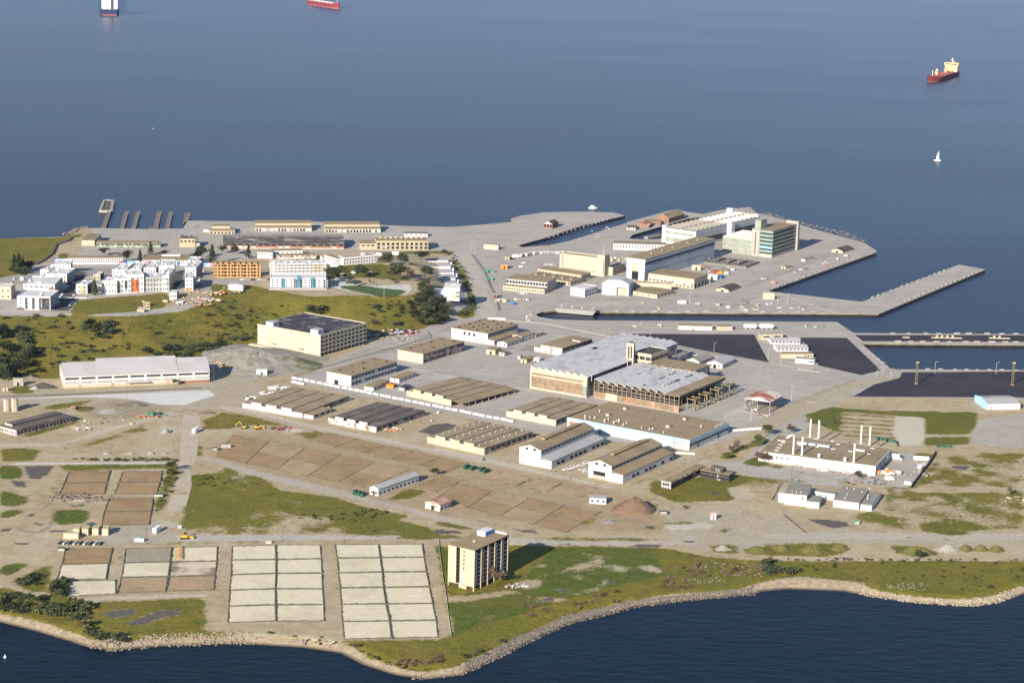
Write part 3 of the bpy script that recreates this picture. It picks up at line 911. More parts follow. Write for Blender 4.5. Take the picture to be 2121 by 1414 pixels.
 gc = mixc(rng(mth('ADD', s1.outputs[1], mth('MULTIPLY', mth('SUBTRACT', n_m, .5), .5)), .15, .9), dry, wet)
 n_p, n_q = noise(.055, 6, off=44, rough=.72), noise(.16, 5, off=66, rough=.7)
 gc = mixc(rng(n_p, .5, .62, 0, .7), gc, (.085, .095, .015))
 gc = mixc(rng(n_q, .54, .66, 0, .6), gc, (.19, .145, .045))
 gc = mixc(rng(n_s, .57, .7, 0, .6), gc, (.055, .06, .02))
 gc = mixc(rng(noise(.3, 4, off=91), .62, .72, 0, .6), gc, (.2, .17, .1))
 gm = mth('ADD', s1.outputs[0], mth('MULTIPLY', mth('SUBTRACT', mth('ADD', mth('MULTIPLY', n_q, .6), mth('MULTIPLY', n_s, .4)), .5), 1.5))
 c = mixc(rng(gm, .38, .62), c, gc)
 c = mixc(edge(s2.outputs[0], .4), c, mixc(rng(n_s, .4, .62), (.4, .325, .225), (.28, .225, .16)))
 c = mixc(edge(a2.outputs['Alpha'], .8), c, mixc(rng(n_f, .42, .6), (.12, .105, .085), (.27, .23, .18)))
 c = mixc(edge(s2.outputs[1], .2, .35), c, (.085, .08, .078))
 v = nd(t, 'ShaderNodeVectorMath', operation='SCALE')
 L.new(c, v.inputs[0])
 L.new(mth('MULTIPLY', rng(n_f, .25, .75, .8, 1.2), rng(noise(.3, 5, off=23, rough=.7), .3, .7, .86, 1.14)), v.inputs['Scale'])
 # wet, dark sand and weed just above the water line
 sz = nd(t, 'ShaderNodeSeparateXYZ')
 L.new(pos, sz.inputs[0])
 low = rng(mth('ADD', sz.outputs[2], mth('MULTIPLY', n_s, .8)), -1.9, -1.35, .3, 1.0)
 v2 = nd(t, 'ShaderNodeVectorMath', operation='SCALE')
 L.new(v.outputs[0], v2.inputs[0])
 L.new(low, v2.inputs['Scale'])
 L.new(v2.outputs[0], b.inputs['Base Color'])
 bp = nd(t, 'ShaderNodeBump', i_Distance=1.2)
 L.new(mth('MULTIPLY', rng(s1.outputs[0], 0, 1, .1, .6), 1.0), bp.inputs['Strength'])
 L.new(n_s, bp.inputs['Height'])
 L.new(bp.outputs[0], b.inputs['Normal'])
 return m
me.materials.append(ground_mat())
# ------------------------------------------------------------------ water
b = MB()
b.face([(-14000, -3000, WATER_Z), (14000, -3000, WATER_Z), (14000, 26000, WATER_Z), (-14000, 26000, WATER_Z)])
qt = M['quay'].node_tree
qb = qt.nodes['Principled BSDF']
ql = qb.inputs['Base Color'].links[0].from_socket
qz = nd(qt, 'ShaderNodeSeparateXYZ')
qt.links.new(qt.nodes['Geometry'].outputs['Position'], qz.inputs[0])
qr = nd(qt, 'ShaderNodeMapRange')  # quay foot darkened for tide wetness and for wall shade put into the colour
for k_, v_ in zip((1, 2, 3, 4), (-1.5, -.7, .12, 1.0)):
 qr.inputs[k_].default_value = v_
qt.links.new(qz.outputs[2], qr.inputs[0])
qv = nd(qt, 'ShaderNodeVectorMath', operation='SCALE')
qt.links.new(ql, qv.inputs[0])
qt.links.new(qr.outputs[0], qv.inputs['Scale'])
qt.links.new(qv.outputs[0], qb.inputs['Base Color'])
wm = bpy.data.materials.new('bay water')
wm.use_nodes = True
t = wm.node_tree
bs = t.nodes['Principled BSDF']
g = nd(t, 'ShaderNodeNewGeometry')
mp = nd(t, 'ShaderNodeMapping')
mp.inputs['Rotation'].default_value = (0, 0, R_(-40))
mp.inputs['Scale'].default_value = (.4, 1, 1)
t.links.new(g.outputs['Position'], mp.inputs[0])
na = nd(t, 'ShaderNodeTexNoise', i_Scale=.24, i_Detail=3.0, i_Roughness=.55)
nb = nd(t, 'ShaderNodeTexNoise', i_Scale=.02, i_Detail=4.0)
mp2 = nd(t, 'ShaderNodeMapping')
mp2.inputs['Scale'].default_value = (.3, 1, 1)
mp2.inputs['Rotation'].default_value = (0, 0, R_(8))
t.links.new(g.outputs['Position'], mp2.inputs[0])
t.links.new(mp.outputs[0], na.inputs['Vector'])
t.links.new(mp2.outputs[0], nb.inputs['Vector'])
nc = nd(t, 'ShaderNodeTexNoise', i_Scale=.003, i_Detail=3.0)
t.links.new(mp2.outputs[0], nc.inputs['Vector'])
bp = nd(t, 'ShaderNodeBump', i_Strength=.4, i_Distance=.8)
t.links.new(na.outputs[0], bp.inputs['Height'])
bp2 = nd(t, 'ShaderNodeBump', i_Strength=.015, i_Distance=8.0)
t.links.new(nb.outputs[0], bp2.inputs['Height'])
t.links.new(bp2.outputs[0], bp.inputs['Normal'])
t.links.new(bp.outputs[0], bs.inputs['Normal'])
mx = nd(t, 'ShaderNodeMix', data_type='RGBA')
mx.inputs[6].default_value = (.0008, .006, .008, 1)
mx.inputs[7].default_value = (.0015, .006, .013, 1)
mr = nd(t, 'ShaderNodeMapRange')
mr.inputs[1].default_value, mr.inputs[2].default_value = .35, .65
t.links.new(nc.outputs[0], mr.inputs[0])
t.links.new(mr.outputs[0], mx.inputs[0])
t.links.new(mx.outputs[2], bs.inputs['Base Color'])
mr3 = nd(t, 'ShaderNodeMapRange')
mr3.inputs[1].default_value, mr3.inputs[2].default_value, mr3.inputs[3].default_value, mr3.inputs[4].default_value = .35, .65, .28, .335
t.links.new(nc.outputs[0], mr3.inputs[0])
t.links.new(mr3.outputs[0], bs.inputs['Roughness'])
bs.inputs['Specular IOR Level'].default_value = 0
gl = nd(t, 'ShaderNodeBsdfGlossy')
gl.inputs['Color'].default_value = (.6, .595, .65, 1)
t.links.new(mr3.outputs[0], gl.inputs['Roughness'])
fr = nd(t, 'ShaderNodeFresnel', i_IOR=1.333)
ms_ = nd(t, 'ShaderNodeMixShader')
t.links.new(bp.outputs[0], gl.inputs['Normal'])
t.links.new(bp.outputs[0], fr.inputs['Normal'])
t.links.new(fr.outputs[0], ms_.inputs[0])
t.links.new(bs.outputs[0], ms_.inputs[1])
t.links.new(gl.outputs[0], ms_.inputs[2])
t.links.new(ms_.outputs[0], t.nodes['Material Output'].inputs['Surface'])
wo = b.build('water', wm)
kind(wo, 'structure')
# ------------------------------------------------------------------ laid surfaces
def sheet(name, s, mt, z=.06, lift=None):
 pts = Q(s) if isinstance(s, str) else s
 w_ = [hit(p) for p in pts]
 b = MB()
 ar = sum(w_[i - 1].x * w_[i].y - w_[i].x * w_[i - 1].y for i in range(len(w_)))
 if ar < 0:
  w_.reverse()
 b.face([(p.x, p.y, (p.z if lift is None else lift) + z) for p in w_])
 return kind(b.build(name, mt), 'structure')
sheet('asphalt_lot', 'd 60 1142 1225 1150 1330 1345 1360 1398 850 1306 340 1203 0 1150', M['asph'], .05)
sheet('asphalt_lot', 'e 300 702 680 706 955 968 800 1008 450 930 420 870', M['asph'], .05)
sheet('asphalt_lot', 'e 745 682 2121 684 z 2500 697 2500 712 e 2121 738 810 732', M['asph'], .05)
sheet('asphalt_lot', 'e 1130 985 2121 978 z 2500 772 2500 826 e 2121 1190 730 1183 900 1085 1110 1030', M['asph'], .05)
sheet('road', 'c 330 422 480 416 560 560 690 870 705 930 640 950 560 945 548 850 480 650 420 520', M['road'], .05)
sheet('concrete_slab', 'f 0 500 620 470 1150 448 1700 425 1752 465 1640 500 1500 545 1280 540 1150 510 960 487 700 480 100 500 0 508', M['slab'], .05)
sheet('path', 'f 0 1015 700 1011 1450 1008 1450 1022 700 1025 0 1031', M['pathm'], .07)
for s in ('k 1320 60 1340 55 1495 0 1480 70 1430 150 1290 160', 'f 1495 620 1630 640 1600 980 1550 1060 1560 1200 1500 1414 1350 1414 1450 1120 1455 1000'):
 sheet('road', s, mat('dusty road', (.42, .37, .29), (.36, .31, .235), .6, .06, var=.08), .05)
# ------------------------------------------------------------------ big white warehouse by the hill
b = Bd('warehouse', 'large cream five storey warehouse with blotchy black roof below the green hill', 'warehouse', F='b 1035 1210', T='b 1035 1045', R='b 1412 945', L='b 523 955')
b.walls(M['pale'])
b.flat(M['black'], par=M['pale'], ph=1.1)
hh = b.h / 5
b.win('R', 12, [hh * k + 1.0 for k in range(1, 5)], b.w / 12 * .62, hh * .5, M['opening'], frame=M['pale'])
b.win('R', 12, [.4], b.w / 12 * .72, hh * .62, M['opening'], name='dock_door')
for (px, nm) in ((('b 645 968'), 0), (('b 1008 1030'), 1)):
 x, y = b.loc(px, b.h)
 p = b.box('penthouse', M['bwhite'], x - 4, x + 4, y - 4, y + 4, b.h + .3, b.h + 4.6)
 MB().box(x - 4.3, x + 4.3, y - 4.3, y + 4.3, b.h + 4.6, b.h + 4.9).build('penthouse_roof', M['lroof'], p)
 for k in (-2, 0, 2):
  MB().box(x + k - .5, x + k + .5, y - 4.08, y - 3.9, b.h + 2, b.h + 3.4).build('penthouse_window', M['glass'], p)
for px in ('b 660 1108', 'b 880 1150'):
 x, y = b.loc(px, 3.5)
 cn = b.box('canopy', M['cream'], -2.6, 0, y - 3, y + 3, 4.2, 4.6)
 MB().box(-.1, .06, y - 2, y + 2, 0, 3.6).build('dock_door', M['concrete'], cn)
b.box('loading_dock', M['pale'], -5, -.02, b.d * .3, b.d + 6, -.5, 1.1)
b.win('L', 1, [6, 10.5, 14.8], 1.6, 2.4, M['concrete'], a0=b.d * .42, a1=b.d * .5)
# ------------------------------------------------------------------ eight storey hotel-like block near the shore
b = Bd('tower_block', 'derelict beige nine storey block on concrete stilts above the south shore', 'building', F='z 980.6 1224.7', T='z 984.3 1140', R='z 1054.5 1107.8', L='z 928.4 1128')
H9, base = b.h, 3.0
st = (H9 - base) / 8.6
for (y0, y1) in ((0, b.d * .31), (b.d * .69, b.d)):
 b.box('end_wall', M['beige'], 0, .5, y0, y1, base, H9)
 for k in range(1, 9):
  b.box('floor_joint', M['cream'], -.06, .02, y0 + .2, y1 - .2, base + k * st - .12, base + k * st + .1)
b.box('stair_shaft', M['beige'], .9, 2.0, b.d * .31, b.d * .58, 0, H9)
b.box('core_wall', M['opening'], 2.0, b.w - .5, .8, b.d - .5, base, H9 - .05)
b.box('end_wall', M['beige'], b.w - .5, b.w, 0, b.d, base, H9)
b.box('floor_slab', M['concrete'], 0, b.w, .5, b.d - .2, base - .4, base)
for k in range(8):
 b.box('stair_window', M['glass'], .8, .95, b.d * .4, b.d * .445, base + st * k + st * .5, base + st * k + st * .95) if k > 2 else None
 b.box('landing', M['opening'], .4, 1.1, b.d * .585, b.d * .67, base + st * k + .4, base + st * k + st * .8)
b.box('tall_window', M['lblue'], .8, .95, b.d * .4, b.d * .45, base, base + st * 3)
nb = 10
for k in range(nb + 1):
 x = .5 + (b.w - 1) * k / nb
 if k % 2 == 0:
  b.box('column', M['beige'], x - .35, x + .35, -.25, .55, -.5, H9)
  b.box('column', M['beige'], x - .35, x + .35, b.d - .5, b.d - .02, -.5, H9)
for k in range(nb):
 x0, x1 = .5 + (b.w - 1) * k / nb, .5 + (b.w - 1) * (k + 1) / nb
 for f in range(8):
  z = base + f * st
  if k % 2 == 0:
   b.box('balcony_panel', M['mgrey'], x0 + (x1 - x0) * .45, x1 - .1, .3, .5, z + .1, z + st * .95)
  b.box('balcony_rail', M['beige' if (k + f) % 3 else 'concrete'], x0 + .4, x1 - .3, .1, .28, z, z + st * .3)
b.flat(M['tan2'], over=.35)
x, y = b.loc('z 1004 1107', b.h)
p = b.box('penthouse', M['bwhite'], x - 4, x + 5.5, y - 3, y + 3, b.h + .3, b.h + 3.2)
MB().box(x - 3.9, x + 5.4, y - 3.06, y - 2.98, b.h + .5, b.h + 2.9).build('painted_panel', M['bluep'], p)
x, y = b.loc('z 1050 1104', b.h)
b.box('roof_curb', M['bwhite'], b.w - 1.2, b.w - .2, 1, b.d * .6, b.h + .3, b.h + 1.3)
b.box('roof_hatch', M['white'], b.w * .35, b.w * .35 + 1.6, b.d * .45, b.d * .45 + 1.6, b.h + .35, b.h + 1)
b.box('lobby_wall', M['white'], 1.5, 8, b.d * .32, b.d * .62, -.5, base - .4)
# ------------------------------------------------------------------ five ribbed-roof warehouses
def ribbed(label, F, T, R, L, wall, side, roof, n=4, porch=None, vents=0, pale=0, group='ribbed roof storehouses', dirty=0):
 b = Bd('storehouse', label, 'warehouse', F=F, T=T, R=R, L=L, group=group)
 b.walls(side)
 b.saw(n, .55, roof, M['opening'], x=(.3, b.w), flip=True)
 b.box('front_wall', wall, -.15, .3, 0, b.d, -1, b.h + .3)
 for k in range(n - 1):
  c = b.d * (k + 1) / n
  b.box('stepped_parapet', wall, -.2, .35, c - b.d * .07, c + b.d * .1, b.h + .3, b.h + 2.4)
 b.win('R', 9, [b.h * .45], b.w / 9 * .7, b.h * .35, M['opening'], skip=.15)
 b.win('L', 8, [b.h * .45], 1.2, 1.2, M['mgrey' if not dirty else 'opening'], skip=.45, off=.17)
 for k in range(vents):
  for j in range(8):
   x, y = b.w * (j + .5) / 8, b.d * (k + .55) / vents
   b.vent(x, y, b.h + .5, .45, .7)
 return b
b1 = ribbed('storehouse with four dark roof ribs and white front, nearest the barrier corner', 'g 655 650', 'g 655 615', 'g 985 470', 'g 200 520', M['white'], M['dirtyw'], M['tanl'])
b1.box('lean_to_wall', M['white'], b1.w * .02, b1.w * .42, -9, -.05, -1, b1.h - .6)
b1.shed(M['tan2'], b1.h - .5, b1.h - .2, (b1.w * .02, b1.w * .42), (-9, -.1))
b1.win('R', 3, [1.2], 3.5, 1.8, M['opening'], a0=2, a1=b1.w * .4, y=(-9, 0))
ribbed('fire darkened grey roofed storehouse with graffiti front, between two ribbed storehouses', 'g 1255 768', 'g 1255 728', 'g 1650 595', 'g 862 650', M['peel'], M['dirtyw'], M['droof'], dirty=1)
ribbed('storehouse with pink stained front and rows of small white roof vents', 'h 405 1148', 'h 405 1100', 'h 800 965', 'h -60 1000', M['cream'], M['dirtyw'], M['tanl'], vents=4)
b4 = ribbed('storehouse behind the barrier line whose right bay stands open on posts', 'g 1865 552', 'g 1865 510', 'g 2330 400', 'g 1475 435', M['cream'], M['opening'], M['tanl'], n=4)
MB().prof([(-11, b4.h - .9), (0, b4.h), (0, b4.h + .3), (-11, b4.h - .6)], .5, b4.w + 2, 'x').build('open_bay_roof', M['tan'], b4.root)
for k in range(9):
 b4.box('post', M['steel'], 1 + k * (b4.w - 1) / 8 - .2, 1 + k * (b4.w - 1) / 8 + .2, -10.7, -10.3, -.5, b4.h - .9)
x, y = b4.loc('g 1990 400', b4.h)
ribbed('storehouse with pale patched roof strips beside the blue fronted factory', 'h 988 912', 'h 988 868', 'h 1330 745', 'h 582 790', M['pale'], M['dirtyw'], M['tanl'])
# ------------------------------------------------------------------ flat roofed brown-roof blocks on the yard
def block(label, F, T, R, L, wl, wr, roof, name='storehouse', cat='building', rows=1, n=12, wh=.3, hatch=(4, 2), group='flat roofed yard blocks', par=None, skip=.1, mt=None, lw=0):
 b = Bd(name, label, cat, F=F, T=T, R=R, L=L, group=group)
 b.walls(wr)
 b.box('end_wall', wl, -.15, -.01, 0, b.d, -1, b.h)
 b.flat(roof, over=.4, par=par)
 for r in range(rows):
  z = b.h * (r + .35) / rows
  b.win('R', n, [z], b.w / n * .78, b.h / rows * wh, mt or M['glass'], skip=skip)
 if lw:
  b.win('L', lw, [b.h * .45], 2.2, 1.6, M['glass'], off=.15)
 for i in range(hatch[0]):
  for j in range(hatch[1]):
   b.put('skylight', M['opening' if (i + j) % 2 else 'droof'], b.w * (i + .6) / hatch[0], b.d * (j + .5) / hatch[1], b.h + .3, 1.8, 1.4, .5)
 return b
b = block('brown roofed block with white end wall, open doorway and long strip windows', 'z 727.4 801', 'z 727.3 778.4', 'z 825.4 749.6', 'z 674.6 770', M['white'], M['white'], M['tan2'], rows=2, n=14, wh=.42)
b.box('doorway', M['opening'], -.3, .1, b.d * .52, b.d * .68, 0, 3.6)
b = block('brown roofed block with blank cream end wall and peeling shaded side', 'z 876.3 753', 'z 876.3 733.1', 'z 962.8 708.1', 'z 822.8 724.2', M['pale'], M['dirtyw'], M['tan2'], rows=2, n=16, wh=.3, mt=M['opening'], skip=.3)
b = block('largest brown roofed white block at the yard top beside the main road', 'c 628 1150', 'c 628 1065', 'c 878 990', 'c 333 1018', M['bwhite'], M['white'], M['tan2'], rows=2, n=13, wh=.4, hatch=(6, 4), lw=0)
b.win('L', 3, [b.h * .55], 2.4, 3, M['glass'], a0=b.d * .3, a1=b.d * .7, off=.15)
b.box('lean_to_wall', M['bwhite'], 0, b.w * .8, -7, -.05, -1, 4)
b.shed(M['tan'], 4, 4.8, (0, b.w * .8), (-7, -.1))
b.win('R', 8, [1.4], 3, 1.6, M['glass'], a1=b.w * .78, y=(-7, 0))
b = block('ruined block with peeling pinkish walls and charred rear wing behind the grey factory roof', 'r 820 450', 'r 820 325', 'r 1310 175', 'r 470 265', M['peel'], M['dirtyw'], M['tan'], rows=2, n=12, wh=.4, mt=M['opening'], hatch=(1, 1))
b.box('annex_wall', M['peel'], .5, 6, b.d, b.d + 7, -1, 4)
b.box('annex_roof', M['tan'], .3, 6.2, b.d - .1, b.d + 7.2, 4, 4.3)
b.box('roof_duct', M['white'], b.w * .62, b.w * .62 + .8, 1, b.d * .4, b.h + .35, b.h + 1.2)
b.box('charred_wing', M['burnt'], b.w * .68, b.w * .98, -.12, -.02, -1, b.h - .5)
# small gabled cottages, huts on the yard
def hut(name, label, cat, F, T, R, L, wall, roof, rise=0, axis='x', door=0, par=None, group=None, win=(0, 0), wz=1.2, base=False, z0=None, wmat=None, h=None, d=None):
 b = Bd(name, label, cat, F=F, T=T, R=R, L=L, group=group, base=base, z0=z0, h=h, d=d)
 b.walls(wall)
 if rise:
  b.gable(roof, wall, rise, axis)
 else:
  b.flat(roof, over=.25, par=par)
 if win[0]:
  b.win('L', win[0], [wz], min(1.6, b.d / win[0] * .6), min(1.4, b.h * .4), wmat or M['glass'])
 if win[1]:
  b.win('R', win[1], [wz], min(1.8, b.w / win[1] * .6), min(1.4, b.h * .4), wmat or M['glass'])
 if door == 1:
  b.box('door', M['opening'], -.1, .05, b.d * .4, b.d * .6, 0, min(3, b.h * .8))
 elif door == 2:
  b.box('door', M['opening'], b.w * .4, b.w * .6, -.1, .05, 0, min(3, b.h * .8))
 return b
hut('cottage', 'small white gabled cottage beside the largest brown roofed block', 'building', 'c 785 1175', 'c 785 1145', 'c 905 1098', 'c 712 1132', M['bwhite'], M['tan'], 1.6, 'x', win=(2, 4))
hut('cottage', 'brown roofed shed with row of open doors behind the white cottage', 'building', 'c 905 1130', 'c 905 1090', 'c 1000 1060', 'c 835 1075', M['white'], M['tan'], 1.2, 'x', win=(0, 4), wmat=M['opening'], wz=.2)
hut('cottage', 'low flat cream shed at the far end of the cottage row', 'building', 'c 1020 1098', 'c 1020 1072', 'c 1080 1050', 'c 945 1058', M['cream'], M['concrete'], win=(0, 2))
hut('hut', 'cream cube shaped hut standing in the middle of the grey yard', 'hut', 'c 690 1238', 'c 690 1200', 'c 735 1180', 'c 618 1190', M['cream'], M['tan'], door=1)
hut('hut', 'small weathered hut right of the cream cube hut on the yard', 'hut', 'c 765 1248', 'c 765 1222', 'c 800 1210', 'c 722 1214', M['peel'], M['tan'], door=2, win=(1, 1))
hut('hut', 'tan roofed hut with open porch left of a tiny white cottage', 'hut', 'c 945 1305', 'c 945 1278', 'c 1010 1250', 'c 905 1268', M['cream'], M['tan2'], door=1, win=(0, 2))
hut('hut', 'tiny white cottage right of the tan roofed hut on the yard', 'hut', 'c 1045 1292', 'c 1045 1270', 'c 1065 1262', 'c 1000 1262', M['bwhite'], M['wroof'], .8, door=1)
hut('hut', 'small kiosk at the left end of the yard hut row', 'hut', 'c 893 1272', 'c 893 1248', 'c 920 1242', 'c 872 1244', M['peel'], M['tan'], door=2)
# sheds in front of the brown block
hut('shed', 'low tan roofed shed with white end in front of the strip window block', 'shed', 'g 1232 432', 'g 1232 402', 'g 1340 345', 'g 1168 388', M['white'], M['tan'], win=(0, 4))
hut('shed', 'tan roofed shed with tank beside it, behind the low white ended shed', 'shed', 'g 1440 365', 'g 1440 335', 'g 1570 280', 'g 1372 322', M['bwhite'], M['tan2'], win=(1, 4), par=None)
hut('container', 'orange shipping container parked by the low tan roofed shed', 'container', 'g 1393 408', 'g 1393 385', 'g 1420 372', 'g 1335 380', M['orangep'], M['orangep'], door=2)
hut('container', 'grey blue shipping container on the yard left of the open bayed storehouse', 'container', 'g 1483 432', 'g 1483 405', 'g 1540 385', 'g 1437 398', M['mgrey'], M['black'], door=2)
# ------------------------------------------------------------------ the two part saw-tooth factory
A = Bd('factory', 'vast factory hall with grey saw tooth roof and full height rusty glazed front', 'factory', F='r 1220 1130', T='r 1215 800', R='r 1980 510', L='r 318 645')
A.w = (un((1317.5, 698.4), A.h) - un((1100.7, 762.7), A.h)).length
A.walls(M['dirtyw'], y=(.4, A.d), x=(.6, A.w))
A.saw(8, 2.4, M['sawroof'], M['wirew'], endw=M['pale'], x=(0, A.w))
A.box('parapet_band', M['pale'], -.25, .5, 0, A.d, A.h * .82, A.h)
A.box('plinth', M['pale'], -.3, .5, 0, A.d, -1, A.h * .09)
A.box('sill_band', M['pale'], -.28, .4, 0, A.d, A.h * .64, A.h * .71)
for k in range(16):
 y0, y1 = A.d * (k + .04) / 16, A.d * (k + .96) / 16
 if k > 0:
  A.box('window', M['wirew'], .0, .3, y0, y1, A.h * .09, A.h * .36)
  A.box('window', M['wirew'], .0, .3, y0, y1, A.h * .385, A.h * .64)
 A.box('window', M['wirew'], .0, .3, y0, y1, A.h * .72, A.h * .815)
 A.box('mullion', M['steel'], -.12, .25, y1, y1 + A.d * .08 / 16, A.h * .09, A.h * .82)
A.box('end_bay', M['pale'], -.35, .45, 0, A.d / 14, A.h * .55, A.h * .82)
A.box('green_window', M['gglass'], -.2, .4, .6, A.d / 15, A.h * .15, A.h * .55)
A.box('corner_pier', M['pale'], -.4, .6, A.d - 1.2, A.d + .2, -1, A.h)
A.box('side_band', M['bitumen'], 2, A.w * .46, -.25, .38, A.h * .62, A.h - .3)
A.vent(6, -.6, A.h - 4, .35, 5, M['bwhite'], 'vent_pipe')
A.vent(A.w * .42, -.6, A.h - 4, .35, 4, M['bwhite'], 'vent_pipe')
A.box('roof_opening', M['opening'], A.w * .55, A.w * .59, A.d * .78, A.d * .86, A.h + 1.5, A.h + 2.3)
Bf = Bd('factory', 'lower factory hall with exposed zigzag truss ends and yellow crane portals at its side', 'factory', F='s 985 1370', T='s 985 1110', R='s 1740 805', L='r 1345 872')
Bf.walls(M['opening'], h=Bf.h - .6, x=(10, Bf.w - 4), y=(9.5, Bf.d), name='inner_wall')  # near-black colour stands in for the shade inside the open hall
sy = Bf.d * .16
Bf.saw(9, 2.6, M['sawroof'], M['opening'], h=Bf.h, x=(1.0, Bf.w * .96), y=(sy, Bf.d))
Bf.box('flat_roof', M['tan'], 0, Bf.w, -.4, sy - .05, Bf.h + .4, Bf.h + .8)
Bf.box('roof_edge', M['bitumen'], .2, Bf.w, -.3, .3, Bf.h - 1.6, Bf.h + .38)
tr = MB()
for k in range(19):
 y = Bf.d * k / 18
 tr.box(.0, .35, y - .18, y + .18, -.5, Bf.h)
for z in (.42, .56, .72, .99):
 tr.box(-.05, .3, 0, Bf.d, Bf.h * z - .18, Bf.h * z + .18)
for k in range(9):
 a, c = sy + (Bf.d - sy) * k / 9, sy + (Bf.d - sy) * (k + 1) / 9
 tr.tube((.2, a, Bf.h), (.2, c, Bf.h + 2.5), .22, 4)
 tr.tube((.2, c, Bf.h), (.2, c, Bf.h + 2.5), .22, 4)
 tr.tube((.2, a, Bf.h), (.2, c, Bf.h * .72), .14, 4)
 tr.tube((.2, c, Bf.h), (.2, a, Bf.h * .72), .14, 4)
tr.build('steel_frame', M['steel'], Bf.root)
for k in range(18):
 y0, y1 = Bf.d * (k + .06) / 18, Bf.d * (k + .94) / 18
 Bf.box('siding_panel', M['wirew'] if k % 5 else M['rust'], .05, .25, y0, y1, 0, Bf.h * .42)
Bf.box('plinth', M['concrete'], -.2, .4, 0, Bf.d, -1, .5)
Bf.box('pale_bay', M['pale'], -.3, .4, Bf.d * .72, Bf.d * .86, 0, Bf.h * .45)
for k in range(4):
 x = Bf.w * (.16 + .25 * k)
 c = MB()
 c.box(x - .6, x + .6, -8.5, -7.5, 0, Bf.h * .66)
 c.box(x + 7.4, x + 8.6, -8.5, -7.5, 0, Bf.h * .66)
 c.box(x - 1, x + 9, -8.7, -7.3, Bf.h * .66, Bf.h * .75)
 c.box(x - .5, x + .5, -7.3, .2, Bf.h * .67, Bf.h * .73)
 c.box(x + 7.5, x + 8.5, -7.3, .2, Bf.h * .67, Bf.h * .73)
 c.build('crane_portal', M['ysteel'], Bf.root)
 Bf.box('bay_opening', M['opening'], x + .3, x + 7.5, 9.3, 9.45, 0, Bf.h * .6)
for k in range(8):
 x = Bf.w * (k + .5) / 8
 Bf.box('column', M['steel'], x - .3, x + .3, .0, .5, -.5, Bf.h - 1.5)
for i in range(34):
 y0 = random.choice((.3, .48, .62, .75)) * Bf.d
 x0 = random.uniform(.1, .9) * Bf.w
 Bf.box('roof_hole', M['bitumen'], x0, x0 + random.uniform(.6, 1.8), y0 - .5, y0 + .5, Bf.h + 1.2 + .5, Bf.h + 2.6)
for q in ((.2, .3), (.55, .7), (.75, .5)):
 Bf.vent(Bf.w * q[0], Bf.d * q[1], Bf.h + 1.5, .5, 1.6)
# office wing behind
o = Bd('office', 'cream two storey office with dark roof and strip windows beside the slit tower', 'office', T='s 543 445', R='s 770 345', L='s 285 388', h=22)
o.walls(M['pale'])
o.flat(M['bitumen'], par=M['pale'], ph=1.0)
o.win('L', 3, [o.h - 4.6, o.h - 9.6], o.d / 3 * .84, 2.8, M['glass'])
o.win('R', 4, [o.h - 4.6], o.w / 4 * .84, 2.6, M['glass'])
o2 = Bd('factory_wing', 'long tan roofed cream wing joining the rear of the two factory halls', 'building', T='s 1222 705', R='s 1405 590', L='s 490 575', h=15.4)
o2.walls(M['pale'])
o2.flat(M['tan'], over=.3)
o2.win('L', 10, [10], o2.d / 10 * .5, 1.4, M['glass'])
o3 = Bd('factory_wing', 'weathered brown box shaped wing at the far corner of the factory', 'building', T='s 1372 650', R='s 1500 600', L='s 1300 640', h=12.0)
o3.walls(M['dirtyw'])
o3.flat(M['tan'], par=M['concrete'])
o3.win('R', 3, [5], 2.5, 2, M['opening'])
tw = Bd('tower', 'cream square tower with two tall slit windows beside the office', 'tower', T='r 1988 258', R='r 2012 248', L='r 1868 250', h=31.5)
tw.w = tw.d * .85
tw.walls(M['pale'])
tw.flat(M['tan'], par=M['pale'])
for f in (.32, .68):
 tw.box('slit_window', M['glass'], -.08, .05, tw.d * f - .6, tw.d * f + .6, 19, 29.5)
 tw.box('slit_window', M['glass'], tw.w * f - .6, tw.w * f + .6, -.08, .05, 19, 29.5)
tw.box('roof_cap', M['bitumen'], tw.w * .3, tw.w * .7, tw.d * .3, tw.d * .7, 31.8, 33)
for i, (F, T, R, L, lab, mt) in enumerate((('s 960 590', 's 960 485', 's 1115 400', 's 720 445', 'grey gabled shed behind the office, nearest the fence', 'groof'),
          ('s 1320 610', 's 1320 545', 's 1525 460', 's 1130 505', 'grey gabled shed with long side windows, middle of three by the fence', 'groof'),
          ('s 1700 660', 's 1700 590', 's 1920 500', 's 1440 560', 'white gabled shed with rust stained roof, rightmost of three by the fence', 'lroof'))):
 hut('shed', lab, 'shed', F, T, R, L, M['white'], M[mt], 2.4, 'x', door=1, win=(2, 6), group='gabled sheds by the fence')
# ------------------------------------------------------------------ blue fronted factory
b = Bd('factory', 'wide pale blue factory with flat brown roof scattered with white vents', 'factory', F='i 893 995', T='i 893 912', R='i 1218 775', L='z 1175 865.1')
b.walls(M['blue'])
b.flat(M['tan2'], over=.1)
b.box('fascia', M['bluef'], -.25, -.02, -.2, b.d + .2, b.h - 2.2, b.h + .6)
b.box('fascia', M['bluef'], -.02, b.w + .2, -.25, -.02, b.h - 2.2, b.h + .6)
b.box('loading_door', M['brick'], -.2, 0, b.d - 9, b.d - 2, 0, b.h - 2.4)
b.box('door', M['opening'], -.15, .05, b.d * .72, b.d * .73, 0, 2.6)
b.win('R', 9, [b.h * .42], b.w / 9 * .9, 1.5, M['glass'])
b.box('doorway', M['dgrey'], b.w * .2, b.w * .23, -.15, .05, 0, b.h * .6)
b.box('doorway', M['dgrey'], b.w * .72, b.w * .76, -.15, .05, 0, b.h * .6)
